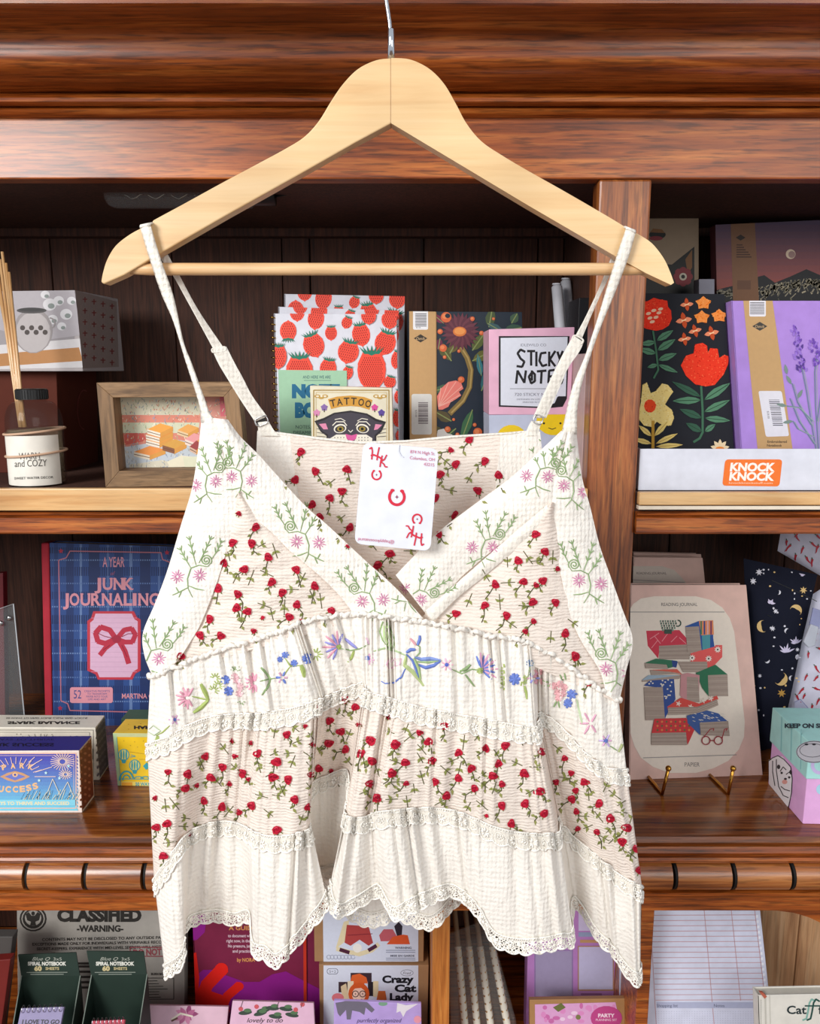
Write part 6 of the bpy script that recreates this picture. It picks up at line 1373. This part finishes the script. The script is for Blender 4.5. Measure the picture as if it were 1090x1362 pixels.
# ---- bulldog sock boxes: pink base, mint pull-up lid, set corner-on
zt2 = CAMZ+ZT
cA = zpl(ZT).hit(1067, 1096); cB = zpl(ZT).hit(1021, 1042); eL = (cB-cA); eL.z = 0; eR = Vector((.30, -.012, 0)).normalized()*.13
hB = vpl(1067, 1096, cA.y).hit(1067, 1033).z-zt2; hL = vpl(1067, 1096, cA.y).hit(1067, 1000).z-zt2
t = thing('gift_box', 'pink and mint lidded gift box with a drawn wrinkly dog face at the right edge', 'box', cA+(eL+eR)/2)
def quadbox(c, a, b, h0, h1, m, nm, bev=.001, lab=None):
    g = G(); Z0, Z1 = Vector((0, 0, h0)), Vector((0, 0, h1)); g.prism([c+Z0, c+b+Z0, c+b+Z1, c+Z1], a); return g.build(nm, m, t, bevel=bev, label=lab)
quadbox(cA, eL, eR, 0, hB, mat('#e3aee0', .45), 'box_base')
ex = (eR.normalized()*-.002+eL.normalized()*-.002)
lid = quadbox(cA+ex+Vector((0, 0, 0)), eL+eL.normalized()*.004, eR+eR.normalized()*.004, hB-.002, hL+.012, mat('#a9dedb', .45), 'lid')
nL = Vector((-eL.y, eL.x, 0)).normalized(); 
if nL.x > 0: nL = -nL
LP = PL(cA, nL); A = Art(LP.hit)
A.poly([(1022, 1011), (1030, 1006), (1040, 1006), (1051, 1020), (1053, 1040), (1052, 1060), (1047, 1073), (1022, 1043)], '#f1edf2')
for st in ([(1022, 1012), (1027, 1008), (1034, 1005), (1042, 1010), (1051, 1020), (1053, 1036), (1052, 1055), (1048, 1074)], [(1027, 1012), (1027, 1026), (1030, 1045)], [(1032, 1010), (1032, 1025), (1035, 1046), (1041, 1058), (1048, 1061)], [(1037, 1026), (1041, 1020), (1045, 1024)], [(1045, 1030), (1049, 1027), (1052, 1030)], [(1038, 1046), (1043, 1050), (1050, 1052)]): A.line(st, 1.2, '#24222a')
A.ell(1035, 1020, 2.2, 3, '#24222a'); A.ell(1051, 1027, 1.8, 3, '#24222a'); A.ell(1039, 1028, 1.6, 1.6, '#24222a'); A.ell(1049, 1034, 1.6, 1.6, '#24222a'); A.ell(1043, 1040, 3.6, 3, '#e9a8a0'); A.ell(1044, 1036, 2, 1.4, '#24222a')
A.off += .0003
A.build('dog_drawing', t)
LPl = PL(cA+ex, nL); A = Art(LPl.hit)
for u in (1039, 1052, 1065): 
    p = proj(cA+ex+Vector((0, 0, hL))); A.line([(u, 948+(u-1030)*.62), (u-1, 990+(u-1030)*.95)], .9, '#7fbcc2')
A.build('lid_print', t)
tz = PL(cA+Vector((0, 0, hL+.012)), (0, 0, 1)); A = Art(tz.hit, None)
A.text('KEEP ON SMILING', 1082, 968, 5.4, '#26303a', w=78, bold=.05, rot=0)
A.ell(1082, 1000, 24, 15, '#cfcdd4'); A.ring(1082, 1000, 23, 1, '#55555f', ry=14); A.ring(1080, 998, 17, .8, '#55555f', ry=9)
for u in (1072, 1082): A.ell(u, 990, 2.6, 1.4, '#26242a')
A.build('top_print', t)
FP = PL(cA+ex, (eL.normalized()*-1)); FP = PL(cA+ex, Vector((eR.y, -eR.x, 0))); A = Art(FP.hit); A.ring(1090, 1018, 10, 4.5, '#c3b4e0'); A.build('front_print', t)
FP = PL(cA, Vector((eR.y, -eR.x, 0))); A = Art(FP.hit); A.ell(1092, 1050, 7, 7, '#a9d3e6'); A.build('base_print', t)
# ---- bottom row, standing on the lower shelf
def bb(name, lb, cat, quad, D, th, col, **k): return board(name, lb, cat, quad, D, th, col, base=k.pop('base', ZB), **k)
rng = random.Random(31)
t, pl, A, P = bb('printed_pouch', 'grey newsprint bag stamped CLASSIFIED with a round black eagle seal', 'bag', [(22, 1195), (245, 1195), (245, 1370), (24, 1370)], 1.0, .02, '#b4aea6', rough=.8)
ink = '#3a3734'
A.ell(44, 1222, 18, 17, ink); A.ell(44, 1222, 15.6, 14.8, '#b4aea6'); A.ell(44, 1222, 14, 13.2, ink); A.ell(44, 1221, 11, 10.4, '#b4aea6')
A.poly([(34, 1216), (38, 1213), (42, 1218), (46, 1218), (50, 1213), (54, 1216), (52, 1224), (47, 1226), (48, 1231), (40, 1231), (41, 1226), (36, 1224)], ink); A.ell(44, 1215, 2.4, 2.8, ink)
A.text('CLASSIFIED', 132, 1225, 15, ink, w=112, bold=.06); A.text('-WARNING-', 133, 1239, 8, ink, w=62, bold=.04)
for k, (s_, u, w) in enumerate((('CONTENTS MAY NOT BE DISCLOSED TO ANY OUTSIDE PARTIES', 142, 172), ('EXCEPTIONS MADE ONLY FOR INDIVIDUALS WITH VERIFIABLE RECORDS', 134, 182), ('SECRET-KEEPERS. EXPERIENCE WITH MID-LEVEL SECRETS WILL NOT SUFFICE', 142, 186))): A.text(s_, u, 1250+k*6.2, 3.6, ink, w=w, bold=.02, rot=-1)
A.frame(173, 1260, 236, 1272, 1.4, '#a5565e'); A.text('DO NOT', 196, 1270.5, 8, '#a5565e', w=38, bold=.04, rot=-2)
for k in range(5): A.rect(100, 1284+k*7, 125, 1287+k*7, ink)
A.rect(100, 1280, 130, 1283, ink); A.frame(188, 1301, 231, 1329, .9, ink); A.text('BURN BAG', 210, 1297, 3, ink, w=18, bold=.03)
for k in range(7): A.line([(191, 1305+k*3.6), (191+rng.uniform(18, 38), 1304.6+k*3.6)], .9, ink)
A.build('bag_print', t)
# two dark green counter displays with spiral notebooks
gn = mat('#23342c', .6)
for (q, u0, lb, nb, nl, txt) in (([(24, 1270), (101, 1267), (106, 1298), (28, 1298)], 0, 'dark green SPIRAL NOTEBOOK counter box, left of the pair', '#8d84a8', 'grey-lilac spiral notepad with black lettering in the left green box', 'I LOVE TO GO'), ([(115, 1265), (191, 1266), (195, 1296), (121, 1297)], 92, 'dark green SPIRAL NOTEBOOK counter box, right of the pair', '#c0475a', 'red spiral notepad in the right green box', '')):
    Dh = .90; plh = vpl(q[3][0]+38, 1298, Dh, 0, 8); P = [plh.hit(*p) for p in q]
    t = thing('counter_display', lb, 'display box', (P[3]+P[2])/2*1.0-Vector((0, .02, (P[3].z-CAMZ-ZB)))); t.location.z = CAMZ+ZB+.0003; z0 = CAMZ+ZB+.0003
    g = G(); g.prism([P[3], P[2], P[1], P[0]], -plh.n*.0014); g.build('header_card', gn, t)
    bl, br = P[3], P[2]; w_ = br-bl
    # tray: back wall down from the header, side walls sloping forward
    g = G(); b0, b1 = Vector((bl.x, bl.y, z0)), Vector((br.x, br.y, z0)); g.prism([b0, b1, br, bl], (0, .0014, 0)); g.build('back_wall', gn, t)
    fx0, fx1 = at(-12+u0, 1362, .80).x, at(68+u0, 1362, .80).x; f0, f1 = Vector((fx0, .79, z0)), Vector((fx1, .79, z0)); zf = z0+.055
    for (bt, bb_, ff) in ((bl, b0, f0), (br, b1, f1)):
        g = G(); ft = Vector((ff.x, ff.y, zf)); g.prism([bb_, ff, ft, bt], (.0014, 0, 0)); g.build('side_wall', gn, t)
        g = G(); g.tube([bt+Vector((.0007, 0, .0004)), ft+Vector((.0007, 0, .0004))], .0007, 5); g.build('cut_edge', mat('#7f8a80', .7), t, label='pale cut cardboard edge')
    g = G(); g.prism([f0, f1, Vector((fx1, .79, zf)), Vector((fx0, .79, zf))], (0, .0014, 0)); g.build('front_wall', gn, t)
    g = G(); g.prism([b0, b1, f1, f0], (0, 0, .0014)); g.build('base_panel', gn, t)
    A = Art(plh.hit, q); cu = (q[0][0]+q[1][0])/2; wt = '#d9d9cf'
    A.text('Blue Q', cu-8, 1277.5, 4.4, '#a9ada2', w=24, shear=.4); A.text('3x5', cu+14, 1277.5, 4, '#a9ada2', w=11); A.text('SPIRAL NOTEBOOK', cu, 1284, 4.6, wt, w=51, bold=.05); A.text('60', cu-12, 1291, 5.6, '#c9b98a', w=10, bold=.06); A.text('SHEETS', cu+7, 1290, 3.6, '#c9b98a', w=18, bold=.02)
    A.line([(cu-27, 1293.4), (cu+27, 1293.2)], .9, '#8b9288'); A.line([(cu-22, 1296), (cu+22, 1295.8)], .9, '#8b9288'); A.build('header_print', t)
    # notepad leaning inside
    nu0, nu1, nv = (28, 85, 1341) if u0 == 0 else (122, 166, 1358)
    pn = vpl(nu0+25, 1362, .84, 0, 40); c0_, c1_ = pn.hit(nu0, nv), pn.hit(nu1, nv-2); dn = Vector((0, -math.sin(R(40)), -math.cos(R(40)))); Ln = (c0_.z-(z0+.004))/math.cos(R(40)); Ln = min(Ln, (c0_.y-.795)/math.sin(R(40)))
    tt = thing('spiral_notepad', nl, 'notepad', (c0_+c1_)/2+dn*Ln); g = G(); g.prism([c0_+dn*Ln, c1_+dn*Ln, c1_, c0_], -pn.n*.004); g.build('cover', mat(nb, .6), tt, bevel=.0004)
    for k in range(8):
        c = c0_.lerp(c1_, (k+.5)/8); g = G(); g.tube([c+Vector((0, -.0015+.004*math.cos(a), .004*math.sin(a))) for a in [2*PI*j/10 for j in range(10)]], .0006, 5, closed=True); g.build('wire_loop', mat('#c7c5cc', .3, 1), tt, smooth=True)
    if txt: A = Art(pn.hit); A.text(txt, 54, 1362, 5.6, '#1f1d24', w=50, shear=.2, bold=.03, rot=0); A.build('cover_print', tt)
# dark items at the far left bottom
t, pl, A, P = bb('storage_box', 'grey lidded box at the bottom left corner, behind the red one', 'box', [(-40, 1246), (17, 1246), (12, 1290), (-40, 1290)], .93, .015, '#55514f')
t, pl, A, P = bb('storage_box', 'dark red box at the bottom left corner', 'box', [(-40, 1280), (14, 1276), (4, 1350), (-40, 1362)], .87, .012, '#6d1f1c')
# magenta journal with elastic
t, pl, A, P = bb('hardcover_journal', 'plum and purple hardcover journal with red fingers drawn on it and a red elastic strap', 'journal', [(255, 1195), (424, 1195), (426, 1340), (260, 1340)], .99, .02, '#7c2142', pages='#8c2a2a', rough=.6)
pu_ = '#8d1f86'; re_ = '#e2241c'
A.poly([(255, 1195), (262, 1195), (275, 1220), (272, 1240), (262, 1250), (255, 1251)], pu_)
A.poly([(258, 1300), (270, 1290), (285, 1290), (300, 1297), (325, 1306), (345, 1306), (362, 1296), (380, 1292), (395, 1300), (430, 1318), (430, 1400), (258, 1400)], pu_)
A.line([(262, 1345), (275, 1310), (296, 1288)], 17, re_); A.ell(294, 1290, 9.5, 9, re_, -45); A.line([(290, 1352), (302, 1325), (318, 1311)], 12, re_); A.ell(317, 1312, 7, 6, re_); A.poly([(258, 1320), (280, 1318), (300, 1325), (306, 1345), (258, 1400)], re_); A.line([(258, 1268), (262, 1300), (260, 1330)], 6, re_)
A.text('A GUIDE', 322, 1237, 5.4, '#d9935a', w=36, bold=.03)
for k, s_ in enumerate(('to document what is', 'right now, in the now.', 'No pressure, just joy', 'and practice.')): A.text(s_, 322, 1246.5+k*6.8, 3.9, '#d9b8c4', w=(38+k % 2*4) if k < 3 else 26, bold=.03)
A.text('by NORA', 327, 1279, 4.6, '#d9935a', w=24, bold=.04)
A.build('cover_print', t)
ep = pl; g = G(); qs = [ep.hit(u, v, .0012) for u, v in ((403, 1195), (407, 1195), (409, 1400), (405, 1400))]; zq_ = CAMZ+ZB+.002
for i in (2, 3): qs[i].z = max(qs[i].z, zq_)
g.prism([qs[3], qs[2], qs[1], qs[0]], pl.n*.0012); g.build('elastic_strap', mat('#c8361f', .6), t, label='orange-red elastic strap')
# two pink pads in front
t, pl, A, P = bb('note_pad', 'pink pad with crossed pink flower blossoms, left of two on the bottom row', 'pad', [(196, 1337), (304, 1339), (296, 1420), (180, 1420)], .90, .006, '#d9b3c4', lean=25)
for k in range(9): A.leaf(248+rng.uniform(-4, 4), 1350+rng.uniform(-2, 2), 14, 7, k*40, rng.choice(['#b05f88', '#c87fa2', '#8f3f6c']))
A.line([(228, 1356), (240, 1348), (256, 1352)], 2.4, '#e6dccb'); A.line([(228, 1358), (236, 1354)], 2.4, '#6b4a40'); A.build('pad_print', t)
t, pl, A, P = bb('note_pad', 'pink pad with dark leaves and chillies, right of two on the bottom row', 'pad', [(309, 1331), (417, 1334), (421, 1420), (298, 1420)], .885, .006, '#d8aec6', lean=25)
for u, v in ((326, 1347), (350, 1344), (366, 1352), (388, 1350), (346, 1348), (362, 1341), (380, 1342)): A.ell(u, v, 9, 3, '#2f3f33', rng.uniform(-15, 10)); A.ell(u+3, v-3, 5, 2.6, '#4c6b48')
for u, v in ((320, 1342), (341, 1339), (393, 1343), (402, 1336)): A.ell(u, v, 3, 3, '#c34f58')
for u in (320, 368, 400): A.line([(u, 1340), (u+3, 1331)], .8, '#4c3a40')
A.text('lovely to do', 352, 1360, 6, '#43303a', w=48, shear=.35); A.build('pad_print', t)
# ornament boxes
kr = '#9a7450'
t, pl, A, P = bb('puzzle_box', 'kraft and white toy box with a red-haired lady in glasses, lower of two', 'box', [(424, 1283), (570, 1284), (567, 1420), (426, 1420)], .935, .05, kr, rough=.7)
topz = P[0].z-CAMZ
A.poly([(430, 1284), (556, 1284), (556, 1420), (430, 1420)], '#d3d8e6'); A.rrect(434.5, 1288, 449.5, 1296, 3.6, '#5f6470'); A.rrect(435.2, 1288.7, 448.8, 1295.3, 3.2, '#d3d8e6'); A.text('5+2', 442, 1294, 3.6, '#5f6470', w=9)
A.ell(541, 1294, 8.6, 4.4, '#5f6470'); A.ell(541, 1294, 8, 3.8, '#d3d8e6'); A.text('Fred', 541, 1296, 3.6, '#4a4e58', w=11, shear=.3)
for s_, u, v, w in (('Crazy', 529, 1307, 42), ('Cat', 539, 1319, 29), ('Lady', 534, 1330.5, 32)): A.text(s_, u, v, 9, '#1b1b22', w=w, bold=.05)
A.text('stack', 534, 1340, 7, '#1b1b22', w=26, bold=.05)
A.rect(450, 1306, 463, 1320, '#3c2a30'); A.rect(466, 1294, 494, 1306, '#3c2a30'); A.poly([(466, 1304), (468, 1297), (478, 1295), (487, 1300), (489, 1308), (470, 1308)], '#d9622c'); A.rect(462, 1305, 470, 1325, '#e4d6b8'); A.poly([(453, 1312), (460, 1308), (464, 1330), (455, 1330)], '#d9c39c'); A.rect(489, 1306, 496, 1325, '#2a2226'); A.rect(496, 1305, 503, 1326, '#e0cfa6')
A.ell(477, 1322, 14, 15, '#d45a24'); A.ell(477, 1323, 9, 10, '#f0c9b4'); A.poly([(466, 1320), (470, 1308), (484, 1308), (488, 1320), (480, 1314), (470, 1315)], '#d45a24')
for u in (472.5, 482): A.ring(u, 1322, 4, 1, '#3a2018'); A.ell(u, 1322, .8, .8, '#2a1a18')
A.line([(473, 1329), (477, 1330.5), (481, 1329)], .8, '#a33a34'); A.ell(449, 1327, 8, 6, '#d9747c'); A.poly([(503, 1318), (512, 1318), (514, 1330), (500, 1332)], '#c4642e'); A.build('box_print', t)
t, pl, A, P = board('puzzle_box', 'kraft and white toy box with a red rocking animal, upper of two', 'box', [(417, 1205), (564, 1204), (563, 1279.5), (418, 1279.5)], .94, .05, kr, base=topz+.0003, rough=.7)
A.poly([(429, 1195), (556, 1195), (556, 1279.5), (430, 1279.5)], '#ccd2e2')
A.poly([(457, 1226), (464, 1224), (462, 1250), (454, 1256), (446, 1262)], '#d8cba6'); A.poly([(461, 1230), (490, 1232), (496, 1254), (490, 1258), (478, 1250), (466, 1258), (458, 1254)], '#a8403e'); A.line([(462, 1244), (495, 1242)], 1, '#7a2530'); A.line([(448, 1262), (462, 1266), (478, 1269), (494, 1264), (503, 1256)], 6, '#d8cba6'); A.line([(452, 1263), (464, 1267)], 5, '#4a2036'); A.line([(490, 1264), (500, 1258)], 5, '#4a2036'); A.ell(475, 1261, 6, 6, '#e6e2da')
A.poly([(504, 1244), (510, 1236), (522, 1236), (528, 1246), (516, 1252), (506, 1252)], '#b85a64'); A.poly([(524, 1232), (530, 1226), (535, 1232), (534, 1246), (528, 1246)], '#2a2430'); A.poly([(514, 1256), (522, 1246), (536, 1243), (542, 1244), (545, 1256)], '#d2552a')
for k in range(8): A.ring(437+k*4.6, 1273, 2.6, .7, '#8f95a8', 0, 330)
A.text('WARNING', 536, 1262, 2.6, '#5a5e6c', w=22, bold=.03)
for k in range(2): A.rect(513, 1263.5+k*2.6, 552, 1264.6+k*2.6, '#8f95a8')
A.text('MISE EN GARDE', 535, 1272.5, 2.4, '#5a5e6c', w=32, bold=.03)
for k in range(2): A.rect(513, 1274+k*2.4, 552, 1275+k*2.4, '#8f95a8')
A.build('box_print', t)
t, pl, A, P = bb('sticky_note_set', 'lilac cat-themed pack with a grey and a white cat at the bottom centre', 'pack', [(444, 1331), (560, 1335), (561, 1420), (443, 1420)], .87, .004, '#b79fdc', rough=.25)
A.poly([(446, 1334), (462, 1331), (488, 1333), (498, 1343), (494, 1347), (486, 1340), (484, 1350), (478, 1346), (468, 1344), (466, 1356), (461, 1356), (460, 1343), (452, 1352), (449, 1348)], '#6f6a7a'); A.poly([(528, 1334), (540, 1337), (556, 1335), (540, 1345), (536, 1353), (532, 1345), (527, 1347)], '#e3dde6'); A.ell(509, 1335, 6, 3, '#79a088'); A.ell(555, 1356, 5, 5, '#e59aac'); A.text('purrfectly organized', 504, 1360, 5.4, '#54466e', w=60, shear=.35); A.build('pack_print', t)
# cellophane sleeves of gold-wire candle sticks
t = thing('stick_pack', 'clear cellophane sleeve of gold-dotted sticks leaning beside the fir divider', 'pack', (at(640, 1362, .90).x, .90, CAMZ+ZB+.0003)); gd_ = mat('#b8873f', .3, 1); cr2 = mat('#d9d2c2', .5)
for k, (u0, u1) in enumerate(((600, 612), (614, 628), (627, 646), (640, 668))):
    p = at(u0+4, 1205, .99); q = at(u1+6, 1362, .90); d = q-p; e = p+d*((p.z-(CAMZ+ZB+.003))/(-d.z))
    g = G(); g.tube([p, q, e], .0036, 10); g.build('stick', mat('#8a7058', .5), t, smooth=True)
    pts = []; sa = .36*(q-p).length/(e-p).length
    for j in range(110):
        s_ = sa+(.99-sa)*j/110; c = p+(e-p)*s_; pts.append(c+Vector((.0049*math.cos(j*1.25), -.0049*math.sin(j*1.25), 0)))
    g = G(); g.tube(pts, .0014, 5); g.build('gold_wire', gd_, t, smooth=True)
    g = G(); g.tube([p+(e-p)*sa, p+(e-p)*.99], .0047, 12); g.build('paper_wrap', cr2, t, smooth=True)
pq = vpl(640, 1362, .885, 0, 26); q = [pq.hit(*p) for p in ((596, 1262), (652, 1240), (690, 1380), (600, 1390))]; g = G(); g.prism([q[3], q[2], q[1], q[0]], (0, .03, 0)); g.build('cellophane', glassy('#e8e4dc', .05, .05), t, bevel=.004)
# lilac planner with windows
t, pl, A, P = bb('planner_set', 'lilac boxed planner set with two pale windows behind the camisole hem', 'planner', [(703, 1190), (820, 1190), (828, 1332), (700, 1332)], .97, .025, '#c288cc', rough=.4)
A.rect(712, 1265, 760, 1325, '#a99cc0'); A.frame(711, 1264, 761, 1326, 1, '#8f84b0'); A.rect(769, 1210, 785, 1238, '#d3c8ea'); A.rect(769, 1240, 800, 1246, '#9aa6c8'); A.rect(771, 1250, 800, 1254, '#c79a6c'); A.rect(768, 1258, 816, 1318, '#b88a70'); A.rect(769.5, 1259.5, 814.5, 1316, '#cfc9ec'); A.rect(772, 1321, 800, 1324, '#9c6a9c'); A.build('set_print', t)
t, pl, A, P = bb('gift_set_box', 'kraft-edged pink floral box with a round magenta badge', 'box', [(704, 1330), (833, 1328), (845, 1420), (704, 1420)], .90, .008, '#a87d50', lean=12)
A.poly([(711, 1336), (818, 1333), (838, 1420), (712, 1420)], '#d9a0cc')
for k in range(24): u, v = rng.uniform(712, 820), rng.uniform(1335, 1360); A.ell(u, v, rng.uniform(2, 5), rng.uniform(2, 4), rng.choice(['#c76aa6', '#d98ac0', '#e8c9e0', '#7c7a4c']))
A.poly([(735, 1340), (746, 1334), (752, 1340), (742, 1346)], '#6a6f3c'); A.ell(806, 1354, 21, 16, '#bb4484'); A.text('PARTY', 806, 1353, 4.6, '#f0d6e4', w=22, bold=.04); A.text('PLANNING SET', 806, 1358, 3, '#f0d6e4', w=28); A.build('box_print', t)
# tall ruled planner pad
t, pl, A, P = bb('planner_pad', 'tall white ruled planning pad with red lines and Shopping list and Notes boxes', 'pad', [(853, 1205), (1010, 1205), (1030, 1390), (852, 1390)], .90, .018, '#d8dcf0', lean=2, rough=.6)
A.hold = True
rl = '#c79aa0'
X = lambda u, v: (u+(v-1210)*(.055+.0009*(u-865)*.5), v)
for k in range(17): v = 1217.5+k*7.05; A.line([X(865, v), X(1004, v-.6)], .8, rl)
for u in (864, 936, 972, 1003): A.line([X(u, 1205), X(u, 1331 if u > 940 else 1400)], .8, rl)
for k in range(15): v = 1217+k*7.05; p = X(1004, v); A.rect(p[0], p[1], p[0]+3, p[1]+3.6, '#eef0fb')
A.hold = False; A.off += 2e-5
A.poly([X(866, 1333), X(1008, 1333), X(1008, 1341), X(866, 1341)], '#b4bad6'); A.text('Shopping list', 887, 1339.5, 4, '#4c5068', w=28); A.text('Notes', 956, 1339.5, 4, '#4c5068', w=14); A.hold = True
for i in range(40):
    for j in range(8): A.rect(872+i*3.4, 1345+j*3, 872.7+i*3.4, 1345.7+j*3, '#a8acc8')
A.hold = False; A.build('pad_print', t)
g = G(); th_ = .0012
for k in range(4):
    q = [p-pl.n*(.019+.006*k)-Vector((.0045*(k+1), 0, 0)) for p in P]; g = G(); g.prism([q[3], q[2], q[1], q[0]], -pl.n*.004); tt = thing('planner_pad', 'white planning pad %s in the stack behind the ruled planning pad' % ('first', 'second', 'third', 'last')[k], 'pad', (q[2]+q[3])/2, 'planning pads behind the ruled one'); g.build('sheets', mat('#c3cbe0', .6), tt)
# cream cat-themed book at the right corner
t, pl, A, P = bb('hardcover_book', 'cream hardcover book with dark lettering and a teal f, at the bottom right corner', 'book', [(1007, 1324), (1150, 1321), (1160, 1420), (1010, 1420)], .83, .014, '#dedbd2', pages='#c9c4b8', yaw=0, rough=.6)
A.line([(1017, 1320), (1019, 1400)], 2.2, '#c3c0b6'); A.line([(1023, 1320), (1025, 1400)], 1, '#c9c6bc')
A.text('Cat', 1059, 1348.5, 10.5, '#1d2f33', w=26, bold=.02)
for du, c in ((0, '#7fb0a4'), (5.5, '#1d4a44')): A.line([(1084+du, 1332), (1079+du, 1329), (1076+du, 1334), (1074+du, 1346), (1072+du, 1355), (1067+du, 1357)], 2.2, c); 
A.line([(1070, 1338), (1090, 1338)], 1.8, '#1d4a44'); A.text('ffirm', 1103, 1348.5, 10.5, '#1d2f33', w=30, bold=.02)
for k in range(14): A.rect(1011, 1330+k*2.4, 1012.2, 1331.2+k*2.4, '#9c9a92')
A.build('cover_print', t)
g = G(); q = [pl.hit(u, v, -.002) for u, v in ((1008, 1317), (1013, 1318), (1018, 1323), (1015, 1326))]; g.prism(q[::-1], pl.n*.003); g.build('ribbon_marker', mat('#b8604c', .6), t)
